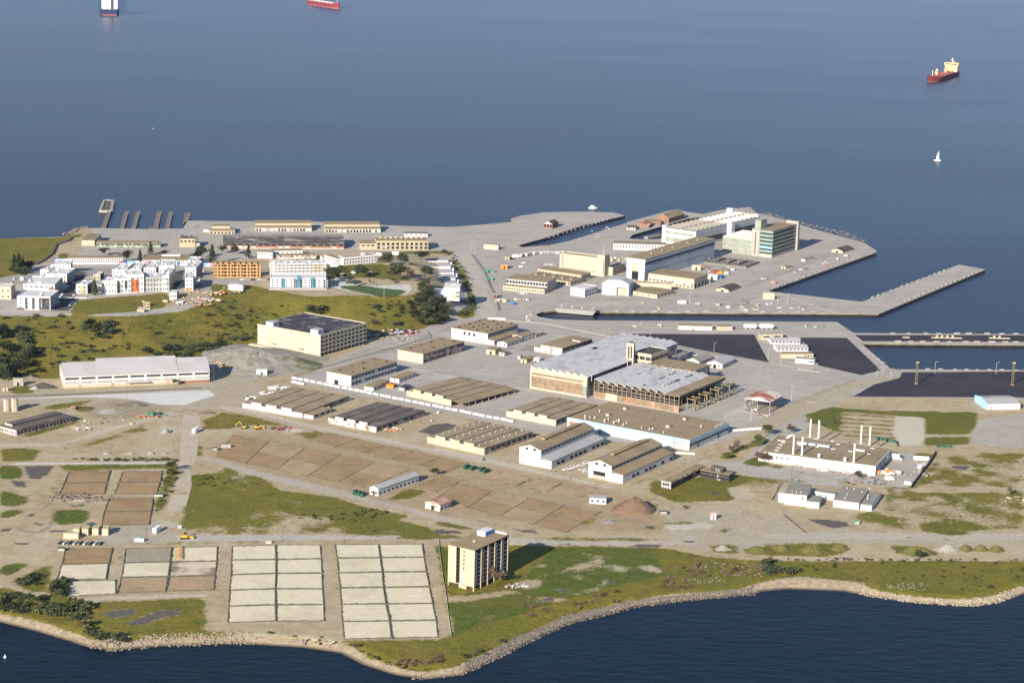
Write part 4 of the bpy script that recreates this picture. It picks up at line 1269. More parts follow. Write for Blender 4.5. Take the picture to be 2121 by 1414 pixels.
for px, sx in (('i 375 660', 3), ('i 235 712', 3.2), ('i 860 745', 3), ('i 725 805', 3.6)):
 x, y = b.loc(px, b.h)
 b.put('roof_housing', M['white'], x, y, b.h + .3, sx, sx * .8, 1.6, M['tan'])
for px in ('i 85 735', 'i 125 735', 'i 205 765', 'i 235 750', 'i 300 770', 'i 320 765', 'i 360 790', 'i 385 780', 'i 505 820', 'i 570 830', 'i 595 828', 'i 685 855', 'i 990 808', 'i 165 685', 'i 280 780', 'i 350 800'):
 x, y = b.loc(px, b.h)
 b.vent(x, y, b.h + .3, random.uniform(.5, 1.0), random.uniform(.9, 1.6))
x, y = b.loc('i 45 745', b.h)
b.vent(x, y, b.h, .7, 3.6)
for i in range(7):
 b.vent(b.w * (.72 + i * .03), 2.2, b.h + .3, .3, 1.2)
for px in ('i 610 740', 'i 560 680', 'i 930 800', 'i 590 800', 'i 820 850', 'i 430 715', 'i 780 718', 'i 1020 760'):
 x, y = b.loc(px, b.h)
 b.box('roof_patch', M['droof'], x - 2, x + 2, y - .8, y + .8, b.h + .35, b.h + .42)
# ------------------------------------------------------------------ two gabled halls with monitor slot and lean-to
def monitor(label, F, L, R, zl, apex, lt, wall, roof, roof2, big):
 # F/L/R: feet of lean-to corner, far left corner, right end of the lean-to eave; zl lean-to eave height; apex height
 b = Bd('hall', label, 'warehouse', F=F, T=lt, R=R, L=None, group='gabled halls with lean-to')
 Lw = hit(P1(L)) - b.o
 b.d = -Lw.x * math.sin(b.a) + Lw.y * math.cos(b.a)
 y1 = b.d * .33
 H = apex
 b.walls(wall, h=b.h, y=(0, y1))
 b.walls(wall, h=H, y=(y1, b.d), name='hall_wall')
 b.shed(roof2, b.h, b.h + 1.6, (0, b.w), (0, y1 - .02))
 b.gable(roof, wall, 3.0, 'x', h=H, y=(y1, b.d))
 ym = (y1 + b.d) / 2
 MB().prof([(ym - 1.7, H + 2.6), (ym + 1.7, H + 2.6), (ym + 1.9, H + 3.9), (ym, H + 4.4), (ym - 1.9, H + 3.9)], b.w * .22, b.w * .9, 'x').build('roof_monitor', roof, b.root)
 b.box('monitor_slot', M['opening'], b.w * .22, b.w * .9, ym - 1.8, ym - 1.68, H + 2.7, H + 3.8)
 b.win('R', 14, [H - 2.4], b.w / 14 * .8, 1.5, M['glass'], y=(y1, 0))
 b.win('R', 12, [1.4], b.w / 12 * .6, 2, M['opening'], skip=.2)
 for f in (.3, .65):
  yy = y1 + (b.d - y1) * f
  b.box('window', M['glass'], -.1, .05, yy - 1.1, yy + 1.1, H - 1.0, H + .8)
 if big:
  b.box('doorway', M['opening'], -.1, .08, y1 + (b.d - y1) * .26, y1 + (b.d - y1) * .78, 0, H * .5)
  b.box('door_leaf', M['concrete'], -.16, -.1, y1 + (b.d - y1) * .26, y1 + (b.d - y1) * .78, 0, H * .24)
 return b
m1 = monitor('tall gabled hall with pale lean-to roof, left of the pair below the blue factory', 'h 950 1262', 'h 688 1212', 'h 1382 1012', 0, 12.2, 'h 950 1200', M['white'], M['tan'], M['lroof'], 0)
monitor('tall gabled hall with big open door and brown lean-to, right of the pair', 'h 1530 1380', 'h 1255 1322', 'h 1940 1130', 0, 11.0, 'h 1530 1312', M['white'], M['tan'], M['tan2'], 1)
# ------------------------------------------------------------------ burnt L shaped building
b = Bd('burnt_building', 'charred black two storey L shaped ruin on green lawn', 'building', F='i 745 1310', T='i 745 1262', R='i 1040 1122', L='i 662 1250')
b.walls(M['burnt'])
b.flat(M['tan'], over=.3)
b.win('R', 14, [1, 4], 1.5, 1.5, M['opening'], skip=.2)
b.win('L', 4, [.8, 3.8], 1.4, 1.5, M['white'])
Fw = hit(P1('i 1215 1250'))
v2 = Bd('burnt_building', 'charred black cross wing of the ruin with a black framed roof box', 'building', F='i 1215 1250', T='i 1215 1192', R='i 1255 1172', L='i 985 1150')
v2.walls(M['burnt'])
v2.flat(M['tan'], over=.3)
v2.win('L', 10, [1, 4], 1.5, 1.5, M['opening'])
x, y = v2.loc('i 1150 1125', v2.h)
v2.box('roof_house', M['burnt'], v2.w * .1, v2.w * .9, v2.d * .25, v2.d * .65, v2.h + .3, v2.h + 3)
v2.box('roof_house_top', M['droof'], v2.w * .05, v2.w * .95, v2.d * .22, v2.d * .68, v2.h + 3, v2.h + 3.3)
# ------------------------------------------------------------------ white factory with six stacks
b = Bd('stack_factory', 'long white factory with flat brown roof and tall white stacks', 'factory', F='n 1785 885', T='n 1785 750', R='n 2030 490', L='n 80 530')
b.walls(M['bwhite'])
b.box('shaded_end_wall', M['gantry'], 1, b.w, -.1, -.01, -1, b.h)  # blue grey panel puts the shade of this white end into its colour
b.flat(M['tan'], par=M['bwhite'], ph=.4)
for k in range(9):
 y0 = b.d * (.04 + k * .075)
 for j in (0, 1):
  b.box('window', M['mgrey'], -.08, .05, y0 + j * 2.6, y0 + j * 2.6 + 1.5, b.h * .55, b.h * .75)
for k in range(7):
 b.box('window', M['glass'], -.08, .05, b.d * .74 + k * 4, b.d * .74 + k * 4 + 1.4, b.h * .52, b.h * .7)
b.win('R', 5, [b.h * .45], 3.4, 2.6, M['glass'], off=.1)
for k, px in enumerate(('n 585 570', 'n 712 585', 'n 1472 690', 'n 832 318', 'n 955 335', 'n 1575 412', 'n 1703 430')):
 x, y = b.loc(px, b.h)
 s = MB().tube((x, y, b.h), (x, y, b.h + 13.5), .62, 10)
 s.tube((x, y, b.h + 13.5), (x, y, b.h + 13.9), .72, 10)
 s.tube((x, y, b.h + .2), (x, y, b.h + 1.4), .95, 10, .66)
 s.build('stack', M['chim'], b.root)
for (p0, p1) in (('n 640 420', 'n 1130 470'), ('n 1500 525', 'n 1635 540')):
 x0, y0 = b.loc(p0, b.h)
 x1, y1 = b.loc(p1, b.h)
 b.box('duct', M['gantry'], min(x0, x1) - .2, max(x0, x1) + .6, min(y0, y1), max(y0, y1), b.h + .4, b.h + 1.9)
for px in ('n 345 520', 'n 375 482', 'n 405 442', 'n 440 405', 'n 450 382', 'n 500 340', 'n 520 322', 'n 545 308', 'n 560 300', 'n 580 292', 'n 680 440', 'n 930 470', 'n 1175 500', 'n 1245 430', 'n 1425 535', 'n 1685 570', 'n 1750 492', 'n 915 350', 'n 1160 385', 'n 385 375'):
 x, y = b.loc(px, b.h)
 b.put('skylight', M['wroof'], x, y, b.h + .3, 1.2, 3.0, .3)
for px in ('n 790 470', 'n 1020 520', 'n 1270 560', 'n 1390 430'):
 x, y = b.loc(px, b.h)
 b.box('roof_strip', M['groof'], x - 12, x + 12, y - 1.3, y + 1.3, b.h + .35, b.h + .45)
for px in ('n 965 620', 'n 1345 670'):
 x, y = b.loc(px, b.h)
 b.put('roof_vent', M['bwhite'], x, y, b.h + .3, 1.8, 1.8, 2.4)
# ------------------------------------------------------------------ two low white flat-roofed buildings
b = Bd('low_building', 'low white building with grey roof and shaded right side, left of the twin blocks', 'building', F='n 775 1330', T='n 775 1172', R='n 850 1020', L='n 470 1140')
b.walls(M['bwhite'])
b.flat(M['groof'], over=.35)
for k in range(3):
 b.vent(3, b.d * (.3 + k * .2), b.h + .3, .5, .8)
b.box('porch_wall', M['bwhite'], -2, b.w * .5, -9, -.05, -1, b.h * .55)
b.box('porch_roof', M['groof'], -2.2, b.w * .5, -9.2, -.03, b.h * .55, b.h * .55 + .3)
b.box('window', M['glass'], -.1, .05, 2, 3.4, b.h * .6, b.h * .75)
b.box('side_porch', M['bwhite'], b.w * .15, b.w * .3, b.d, b.d + 5, -1, b.h * .8)
b = Bd('low_building', 'low white building with grey roof cut by a dark slot, right of the twin blocks', 'building', F='n 1730 1404', T='n 1730 1330', R='n 1880 1130', L='n 1170 1262')
b.walls(M['bwhite'], y=(b.d * .33, b.d), h=b.h + 1.2)
b.walls(M['bwhite'], y=(0, b.d * .29), h=b.h)
b.flat(M['groof'], y=(b.d * .33, b.d), h=b.h + 1.2, over=.3)
b.flat(M['groof'], y=(0, b.d * .29), x=(2, b.w * .97))
b.box('slot_roof', M['bitumen'], b.w * .1, b.w, b.d * .29, b.d * .33, b.h * .5, b.h * .55)
for px in ('n 1375 1085', 'n 1375 1180', 'n 1480 1095', 'n 1345 1230', 'n 1680 1190', 'n 1675 1230', 'n 1595 1140', 'n 1700 1090'):
 x, y = b.loc(px, b.h + 1)
 b.vent(x, y, b.h + 1.3, .5, .9)
b.box('window', M['glass'], -.1, .05, b.d * .8, b.d * .83, b.h * .6, b.h * .75)
b.box('window', M['glass'], -.1, .05, b.d * .62, b.d * .65, b.h * .6, b.h * .75)
hut('low_building', 'small flat white link between the twin low buildings', 'building', 'n 1055 1240', 'n 1055 1190', 'n 1080 1150', 'n 940 1180', M['bwhite'], M['groof'], par=M['bwhite'])
hut('low_building', 'low white parapet wing behind the small link block', 'building', 'n 1190 1245', 'n 1205 1155', 'n 1215 1120', 'n 910 1105', M['bwhite'], M['groof'])
# ------------------------------------------------------------------ long white shed, left
b = Bd('shed', 'long white metal shed with pale grey roof and two rows of windows', 'shed', F='f 520 408', T='f 520 315', R='f 1705 268', d=46, rz=None)
b.walls(M['white'])
h0 = b.h
b.shed(M['lroof'], h0, h0 + 7.5, (0, b.w * .235), (0, 18))
b.shed(M['lroof'], h0 + .03, h0 + 9.3, (b.w * .235, b.w * .78), (0, 20.5))
b.shed(M['lroof'], h0, h0 + 7.8, (b.w * .78, b.w), (0, 18.5))
MB().prof([(0, h0 - .1), (18, h0 - .1), (18, h0 + 7.4)], .05, b.w - .05, 'x').build('gable_wall', M['white'], b.root)
b.win('R', 9, [h0 * .72], b.w / 9 * .86, h0 * .17, M['glass'], frame=M['bwhite'])
b.win('R', 9, [h0 * .36], b.w / 9 * .86, h0 * .17, M['mgrey'], skip=.15)
b.box('plinth', M['pale'], 0, b.w * .8, -.12, -.01, -1, h0 * .26)
b.box('brick_base', M['brick'], b.w * .8, b.w, -.14, -.01, -1, h0 * .26)
b.box('canopy', M['white'], b.w * .42, b.w * .58, -4, 0, h0 * .34, h0 * .38)
for k in (.1, .32, .7):
 b.box('door', M['rust'], b.w * k, b.w * k + 2.4, -.2, -.1, 0, 3)
b.win('E', 5, [h0 * .36, h0 * .72], 4, 2, M['glass'], y=(0, 18), a0=0, a1=18)
# low warehouse far left
b = Bd('shed', 'low dark roofed warehouse with raised roof ridge and flaking side', 'warehouse', F='f 135 795', T='f 135 750', R='f 590 635', L='f 0 712')
b.walls(M['dirtyw'])
b.box('end_wall', M['peel'], -.1, 0, 0, b.d, -1, b.h)
b.flat(M['droof'], over=.4)
b.box('roof_ridge', M['droof'], b.w * .08, b.w * .95, b.d * .52, b.d * .92, b.h + .3, b.h + 1.8)
b.box('ridge_end', M['peel'], b.w * .075, b.w * .08, b.d * .5, b.d * .93, b.h + .3, b.h + 1.8)
b.win('R', 16, [1.3], 1.6, 1.6, M['opening'])
b.win('L', 7, [1.2], 1.5, 1.4, M['glass'])
for k, px in enumerate(('f 58 592', 'f 122 592')):
 p = hit(P1(px))
 hgt_ = zenith(p, P1('f 58 492' if k == 0 else 'f 122 488'))
 t = thing('silo', ('pale corrugated silo, left of a pair beside the low warehouse', 'pale corrugated silo, right of a pair beside the low warehouse')[k], 'silo', p, group='pair of silos')
 MB().tube((0, 0, 0), (0, 0, hgt_ * .94), 2.6, 20).build('barrel', M['cream'], t)
 MB().tube((0, 0, hgt_ * .94), (0, 0, hgt_), 2.75, 20, 2.5).build('cap', M['concrete'], t)
 MB().box(-.2, .2, -2.9, -2.6, 0, hgt_).build('ladder', M['steel'], t)
hut('hut', 'small pale concrete box building on the hill foot left of the long shed', 'hut', 'f 190 390', 'f 190 330', 'f 196 325', 'f 105 330', M['concrete'], M['concrete'], door=1)
hut('hut', 'small rust coloured hut at the left edge near the silos', 'hut', 'f 65 430', 'f 65 400', 'f 70 395', 'f 20 402', M['cream'], M['rust'], door=1)
hut('hut', 'white cube hut at the foot of the gravel mound', 'hut', 'b 600 1368', 'b 600 1322', 'b 612 1312', 'b 515 1322', M['bwhite'], M['wroof'], door=1)
hut('hut', 'tiny brick hut in the weedy patch right of the silos', 'hut', 'f 612 582', 'f 612 562', 'f 625 555', 'f 580 560', M['brick'], M['rust'], door=1)
# small gable sheds in the bed field
hut('shed', 'long narrow white gabled shed with worn roof among the brown soil beds', 'shed', 'g 1270 1285', 'g 1282 1228', 'g 1640 1125', 'g 1180 1225', M['white'], M['lroof'], 1.6, 'x', door=1, win=(2, 10))
hut('shed', 'red and white stained gabled shed beside the dirt track', 'shed', 'm 45 232', 'm 60 180', 'm 150 150', 'm -85 155', M['peel'], M['rust'], 1.4, 'x', door=1, win=(1, 3))
hut('hut', 'white flat roofed hut beside the brown dirt heap', 'hut', 'm 1395 172', 'm 1395 130', 'm 1420 108', 'm 1262 128', M['bwhite'], M['lroof'], win=(3, 1), door=0)
hut('hut', 'tiny white gabled hut with red roof beside the foundations', 'hut', 'o 915 85', 'o 912 50', 'o 925 42', 'o 872 48', M['bwhite'], M['rust'], 1.0, 'y', door=1)
hut('hut', 'small pale hut beside the vertical dirt road south of the meadow', 'hut', 'k 1475 158', 'k 1475 140', 'k 1480 136', 'k 1448 140', M['bwhite'], M['wroof'], door=1)
hut('hut', 'tiny cream cabin beside the pole on the road above the pale beds', 'hut', 'l 245 279', 'l 245 261', 'l 250 258', 'l 198 262', M['bwhite'], M['cream'], win=(3, 0), wz=.6)
# red roofed open shed
b = Bd('open_shed', 'open sided steel shed with red rusty gable roof', 'shed', F='i 1550 690', T='i 1530 600', R='i 1668 548', L='i 1340 575')
b.gable(M['redroof'], M['white'], 2.4, 'x')
for i in range(5):
 for y in (.4, b.d * .5, b.d - .4):
  b.box('post', M['steel'], b.w * i / 4 - .25 + (.3 if i == 0 else 0), b.w * i / 4 + .25, y - .25, y + .25, -.5, b.h + (2 if y == b.d * .5 else 0))
for y in (.4, b.d - .4):
 b.box('rail', M['steel'], 0, b.w, y - .12, y + .12, b.h * .55, b.h * .62)
b.box('rubble_floor', M['rubble'], -6, b.w * .9, 1, b.d - 1, -.2, .5)
# white hangar right
b = Bd('hangar', 'white hangar with blue fronted left end beside the black asphalt lot', 'hangar', F='e 1822 1290', T='e 1832 1245', R='e 2090 1240', L='e 1735 1178')
b.walls(M['bwhite'])
b.gable(M['lroof'], M['bwhite'], 1.8, 'x', over=.3)
b.box('front_panel', M['sky'], -.9, -.02, -.4, b.d + .4, -.5, b.h + .8)
MB().prof([(-.4, b.h + .8), (b.d + .4, b.h + .8), (b.d / 2, b.h + 2.8)], -.9, -.02, 'x').build('front_gable', M['sky'], b.root)
b.box('roof_patch', M['turf'], b.w * .1, b.w * .3, b.d * .62, b.d * .7, b.h + 1.6, b.h + 1.75)
b.box('door', M['concrete'], b.w * .08, b.w * .16, -.1, .05, 0, 3)
# ------------------------------------------------------------------ white gable sheds on the black lot
for (F, T, R, L, wall, roof, rise, lab, wn) in (('d 1455 1190', 'd 1460 1145', 'd 1464 1130', 'd 1282 1150', 'cream', 'concrete', 0, 'flat beige shed at the far end of the shed row on the black lot', 2),
            ('d 1600 1228', 'd 1600 1205', 'd 1570 1150', 'd 1365 1205', 'bwhite', 'lroof', 1.8, 'white gabled shed, farthest of two on the black lot', 8),
            ('d 1665 1288', 'd 1665 1262', 'd 1630 1215', 'd 1412 1262', 'bwhite', 'lroof', 1.8, 'white gabled shed, nearest of two on the black lot', 8),
            ('d 1708 1342', 'd 1708 1308', 'd 1705 1285', 'd 1452 1308', 'pale', 'tan', 0, 'flat roofed cream shed with dark side windows on the black lot', 0),
            ('d 1715 1392', 'd 1715 1358', 'd 1712 1335', 'd 1562 1345', 'bwhite', 'concrete', 0, 'flat white block nearest the fence on the black lot', 0)):
 o = hit(P1(F))
 l = hit(P1(L)) if 0 else un(P1(L), zenith(o, P1(T)))
 b = Bd('shed', lab, 'shed', F=L if 0 else None, T=L, R=T, h=zenith(o, P1(T)), d=14 if rise else 8, group='sheds on the black lot')
 b.walls(M[wall])
 if rise:
  b.gable(M[roof], M[wall], rise, 'x', over=.4)
 else:
  b.flat(M[roof], over=.2)
 if wn:
  b.win('R', wn, [b.h * .45], b.w / wn * .6, 1.2, M['glass'])
 else:
  b.win('R', 3, [b.h * .4], 1.4, 1.2, M['glass'], a0=b.w * .7, a1=b.w * .98)
# sheds on the pier strip behind
for (L, T, F, wall, roof, rise, wn, lab, d) in (('d 612 1078', 'd 885 1085', 'd 885 1115', 'bwhite', 'tan2', 0, 9, 'low white shed with tan roof on the pier strip', 8),
           ('d 930 1085', 'd 1050 1085', 'd 1050 1115', 'cream', 'tan', 0, 3, 'short tan shed on the pier strip beside two white tanks', 8)):
 o = hit(P1(F))
 b = Bd('shed', lab, 'shed', T=L, R=T, h=zenith(o, P1(T)), d=d)
 b.walls(M[wall])
 b.flat(M[roof], over=.2)
 b.win('R', wn, [b.h * .35], b.w / wn * .55, 1.3, M['mgrey'])
for k, (p0, p1) in enumerate((('d 1138 1106', 'd 1250 1108'), ('d 1265 1106', 'd 1388 1108'))):
 a, c = hit(P1(p0)), hit(P1(p1))
 ln = (c - a).length
 t = thing('tank', ('white horizontal cylinder tank on the pier strip, beside the tan shed', 'white horizontal cylinder tank on the pier strip, at the row end')[k], 'tank', a, math.atan2(c.y - a.y, c.x - a.x), 'white tanks on the pier strip')
 MB().tube((1.5, 0, 3.1), (ln - 1.5, 0, 3.1), 2.2, 16).tube((0, 0, 3.1), (1.5, 0, 3.1), 1.0, 16, 2.2).tube((ln - 1.5, 0, 3.1), (ln, 0, 3.1), 2.2, 16, 1.0).build('barrel', M['bwhite'], t)
 for x in (.2, .5, .8):
  MB().box(ln * x - .5, ln * x + .5, -1.6, 1.6, -.2, 1.6).build('saddle', M['concrete'], t)
# ------------------------------------------------------------------ harbour buildings
b = Bd('brick_building', 'red brick building with dark gable roof on the spit behind the inlet', 'building', F='c 1155 212', T='c 1155 176', R='c 1222 160', L='c 1080 172')
b.walls(M['brick'])
b.gable(M['bitumen'], M['bwhite'], b.d * .26, 'x')
b.win('L', 3, [1.5], 2.4, 3.4, M['opening'])
b.win('R', 4, [1.5], 2.0, 3.4, M['opening'])
b = Bd('long_building', 'long white building with many small dark windows beside the tall gantry hall', 'building', F='d 80 458', T='d 82 406', R='d 505 420', d=13)
b.walls(M['bwhite'])
b.flat(M['tan'], par=M['dgrey'], ph=.5)
b.win('R', 18, [b.h * .3, b.h * .62], 1.3, 1.6, M['opening'])
b = Bd('tall_building', 'tall windowless cream building with dark dotted towers at both ends', 'building', F='c 1575 598', T='c 1578 462', R='c 1625 448', L='c 1222 418')
b.walls(M['pale'])
b.flat(M['tan'], par=M['pale'], ph=1.2)
for y0, y1, e in ((-.6, b.d * .16, 4.5), (b.d * .93, b.d + .6, .8)):
 p = b.box('end_tower', M['pale'], -.7, b.w * .8, y0, y1, -1, b.h + e)
 for k in range(7):
  MB().box(-.82, -.6, y0 + .8, y0 + 1.7, 2 + k * (b.h - 2) / 7, 3.4 + k * (b.h - 2) / 7).build('slit_window', M['opening'], p)
b.win('L', 18, [b.h * .16], .9, 1.2, M['opening'], a0=b.d * .2, a1=b.d * .92)
b.win('L', 12, [b.h * .72], .7, .7, M['mgrey'], a0=b.d * .2, a1=b.d * .92, skip=.6)
ms = MB()
for s_ in (0, 1.6):
 for q in (0, 1.6):
  ms.tube((1.5 + s_, 1.5 + q, b.h + 4), (2.3, 2.3, b.h + 16), .12, 4)
for z in (6, 8, 10, 12):
 ms.box(1.6, 3.0, 1.6, 3.0, b.h + z, b.h + z + .15)
ms.build('lattice_mast', M['lsteel'], b.root)
b = Bd('annex', 'cream annex with dark roof behind the tall windowless building', 'building', F='c 1645 592', T='c 1645 530', R='c 1722 495', L='c 1610 520')
b.walls(M['cream'])
b.flat(M['bitumen'], par=M['cream'])
b.win('R', 4, [b.h * .3], 2.4, 3, M['tan'])
# two-tier works at the quay
b = Bd('works', 'two tier cream workshop with long window bands, nearest the road of the quay group', 'workshop', F='c 1090 742', T='c 1090 705', R='c 1185 655', L='c 755 672')
b.walls(M['pale'])
b.flat(M['tan'], over=.2)
b.win('L', 16, [1.3], b.d / 16 * .5, 1.5, M['glass'])
p = b.box('upper_wall', M['bwhite'], b.w * .25, b.w, .3, b.d - .3, b.h + .35, b.h + 5.6)
MB().box(b.w * .22, b.w + .2, .0, b.d, b.h + 5.6, b.h + 6).build('upper_roof', M['tan'], b.root)
b.win('L', 14, [b.h + 1.4], b.d / 14 * .8, 3, M['glass'], x=(b.w * .25, b.w))
b.win('R', 3, [b.h + 1.4], b.w * .16, 3, M['glass'], a0=b.w * .3, y=(.3, 0))
b = Bd('works', 'low tan roofed workshop with saw like skylights behind the two tier workshop', 'workshop', F='c 1300 675', T='c 1300 645', R='c 1395 612', L='c 952 590')
b.walls(M['pale'])
b.flat(M['tan'], over=.2)
b.win('L', 14, [1.2], b.d / 14 * .55, 1.6, M['opening'])
for k in range(5):
 y = b.d * (k + .5) / 5
 b.put('skylight', M['cream'], b.w * .55, y, b.h + .3, b.w * .35, 2.2, .9, M['tan'])
b.win('R', 4, [1.2], 2, 1.6, M['opening'])
b = Bd('works', 'long flat workshop under the tall cream building', 'workshop', F='c 1390 640', T='c 1390 590', R='c 1480 572', L='c 1028 540')
b.walls(M['pale'])
b.flat(M['tan2'], over=.2)
b.win('L', 12, [b.h * .5], b.d / 12 * .5, 1.4, M['opening'], skip=.2)
b.win('R', 4, [b.h * .45], 2.2, 2, M['opening'])
b = Bd('office', 'small bright white two storey office by the dock head', 'office', F='c 1420 768', T='c 1420 708', R='c 1532 680', L='c 1298 692')
b.walls(M['bwhite'])
b.flat(M['wroof'], par=M['bwhite'])
b.win('L', 5, [1.2, b.h * .58], 1.5, 1.4, M['mgrey'])
b.win('R', 6, [1.2, b.h * .58], 2.6, 1.5, M['glass'])
b.box('entrance_block', M['bwhite'], -1.2, 0, -.2, 2.4, -1, b.h + 1)
b = Bd('metal_shed', 'pale blue grey metal shed with faceted roof and big open doorway', 'shed', F='c 1775 762', T='c 1775 668', R='c 1800 650', L='c 1560 650')
b.walls(M['gantry'], x=(3, b.w + 8), y=(0, b.d))
MB().prof([(0, b.h), (b.d, b.h), (b.d * .8, b.h + 3.2), (b.d * .3, b.h + 3.8)], 2.8, b.w + 8.2, 'x').build('roof', M['lroof'], b.root)
b.box('front_wall', M['gantry'], 0, 3, b.d * .45, b.d, -1, b.h)
b.box('front_wall', M['gantry'], 0, 3, 0, b.d * .06, -1, b.h)
b.box('lintel', M['gantry'], 0, 3, b.d * .06, b.d * .45, b.h * .7, b.h)
b.box('doorway', M['pale'], 2.9, 2.98, b.d * .06, b.d * .45, 0, b.h * .7)
hut('hut', 'low tan box hut beside the inlet head', 'hut', 'c 715 385', 'c 715 345', 'c 722 340', 'c 598 335', M['cream'], M['tan'], win=(0, 0))
# gantry hall
b = Bd('gantry_hall', 'very long tall blue grey hall with tan roof and tower like open end', 'hall', F='d 332 712', T='d 340 540', R='d 905 372', L='d 192 520')
b.walls(M['gantry'], x=(1.0, b.w))
b.box('end_wall', M['gantry'], 0, 1.0, 0, b.d * .34, -1, b.h)
b.box('end_wall', M['gantry'], 0, 1.0, b.d * .7, b.d, -1, b.h)
b.box('end_wall', M['gantry'], 0, 1.0, b.d * .34, b.d * .7, b.h * .8, b.h)
b.box('cream_panel', M['pale'], .6, .95, b.d * .34, b.d * .7, b.h * .38, b.h * .8)
b.box('bay_opening', M['opening'], .85, .97, b.d * .34, b.d * .7, 0, b.h * .38)
b.box('panel_bar', M['steel'], .5, .58, b.d * .5, b.d * .53, b.h * .38, b.h * .8)
b.flat(M['tan'], over=.8)
b.box('eave_band', M['lroof'], 0, b.w, -.7, -.05, b.h - 3.2, b.h)
b.win('R', 32, [b.h - 6.2], b.w / 32 * .75, 2.4, M['opening'])
b.box('wall_pipe', M['mgrey'], 4, b.w * .8, -.2, -.02, b.h * .4, b.h * .42)
for f in (.2, .35, .5, .72, .86):
 b.put('roof_vent', M['concrete'], b.w * f, b.d * .45, b.h + .3, 2.2, 1.8, 1.0)
b.box('leg_base', M['bwhite'], -1.5, 0, .2, b.d * .3, -1, 2.4)
# big machine shop
b = Bd('machine_shop', 'huge machine shop with rows of curved roof skylights and white corner pylons', 'workshop', T='t 548 405', h=18.0, R='t 1400 192', L='t 130 335')
b.walls(M['white'], y=(.3, b.d))
b.box('side_wall', M['gantry'], .3, b.w, 0, .28, -1, b.h)
b.flat(M['groof'])
b.box('end_band', M['cglass'], -.1, .05, 3, b.d - 4, b.h * .66, b.h * .8)
for k in range(8):
 y0 = 3 + (b.d - 7) * k / 8
 b.box('tall_window', M['cglass'], -.12, .02, y0, y0 + (b.d - 7) / 8 * .9, 2, b.h * .42)
b.box('glass_band', M['glass'], 2, b.w * .46, -.12, 0, 3, b.h * .52)
b.box('glass_band', M['glass'], b.w * .53, b.w - 2, -.12, 0, 3, b.h * .6)
b.box('pale_band', M['lroof'], 2, b.w, -.2, -.13, b.h * .66, b.h * .84)
nr = 15
for k in range(nr):
 x = b.w * (k + .7) / nr
 for y0, y1 in ((1.5, b.d * .47), (b.d * .52, b.d - 1.5)):
  MB().prof([(x - .8, b.h + .3), (x + 2.2, b.h + .3), (x + .8, b.h + 1.6), (x - .2, b.h + 1.9)], y0, y1, 'y').build('skylight_ridge', M['lroof' if k > 6 else 'groof'], b.root)  # far ridges get the paler roof colour as painted sunlight
b.box('roof_spine', M['concrete'], 3, b.w - 3, b.d * .475, b.d * .515, b.h + .3, b.h + 1.6)
for x0, x1, y0, y1, e in ((b.w * .475, b.w * .53, -5.5, 0, 3.5), (-1, 6, b.d - 4, b.d + 1, 2.5), (b.w - 6, b.w, b.d - 8, b.d, 6.5), (b.w - 5, b.w, 1, 5, 3.5)):
 b.box('pylon', M['bwhite'], x0, x1, y0, y1, -1, b.h + e)
b.box('far_parapet', M['concrete'], b.w - .6, b.w, 5, b.d - 8, b.h + .35, b.h + 3)
for f in (.3, .42):
 b.vent(b.w - 4, b.d * f, b.h + 3, .5, 4, M['dgrey'], 'flue')
# glass office block with hall
b = Bd('glass_office', 'six storey office block banded with pale green glass, cream tower at its side', 'office', F='t 1605 768', T='t 1618 400', R='t 1940 300', L='t 1345 364')
b.walls(M['concrete'])
b.flat(M['tan'], over=.3)
b.box('roof_edge', M['bitumen'], 2, b.w, -.1, .4, b.h - 2.2, b.h - .1)
n = 6
y1 = b.d * .62
for k in range(n):
 z0 = b.h * (.12 + .88 * k / n)
 dz = b.h * .88 / n
 b.box('spandrel', M['gglass'] if k != 1 else M['lblue'], -.2, 0, .2, y1, z0 + dz * .42, z0 + dz * .98)
 b.box('window_band', M['glass'], -.12, .02, .2, y1, z0, z0 + dz * .42)
 b.box('spandrel', M['cglass'], .3, b.w - 1, -.2, -.01, z0 + dz * .55, z0 + dz * .9)
 b.box('window_band', M['glass'], .3, b.w - 1, -.12, .02, z0, z0 + dz * .52)
b.box('base_wall', M['pale'], -.3, .02, 0, y1, -1, b.h * .12)
b.box('cream_tower', M['concrete'], -.8, b.w * .16, b.d * .64, b.d, -1, b.h + .8)
b.box('tower_groove', M['glass'], -.9, -.75, b.d * .8, b.d * .84, 2, b.h * .9)
p = b.box('roof_tower', M['cglass'], b.w * .05, b.w * .3, b.d * .66, b.d * .95, b.h + .8, b.h + 10)
MB().box(b.w * .04, b.w * .31, b.d * .65, b.d * .96, b.h + 10, b.h + 10.5).build('roof', M['concrete'], p)
b.box('end_tower', M['concrete'], b.w - .5, b.w + 4, -2.5, b.d * .5, -1, b.h + 3.5)
gh = Bd('glass_hall', 'glazed hall with curtain wall front and rows of skylights, left of the glass office', 'hall', F='t 1335 732', T='t 1335 522', L='t 900 478', R=None, rz=b.a, d=None)
Lv = un(P1('t 900 478'), gh.h) - gh.o
gh.d = -Lv.x * math.sin(b.a) + Lv.y * math.cos(b.a)
gh.w = b.w * .8
gh.walls(M['concrete'])
gh.flat(M['groof'])
nc = 9
for k in range(nc):
 for r in range(3):
  gh.box('glass_panel', M['cglass'] if (k * 7 + r * 3) % 5 else M['gglass'], -.15, .02, gh.d * (k + .06) / nc, gh.d * (k + .94) / nc, 1 + gh.h * r / 3, gh.h * (r + .93) / 3)
gh.box('top_beam', M['pale'], -.3, .3, 0, gh.d, gh.h - .8, gh.h + .6)
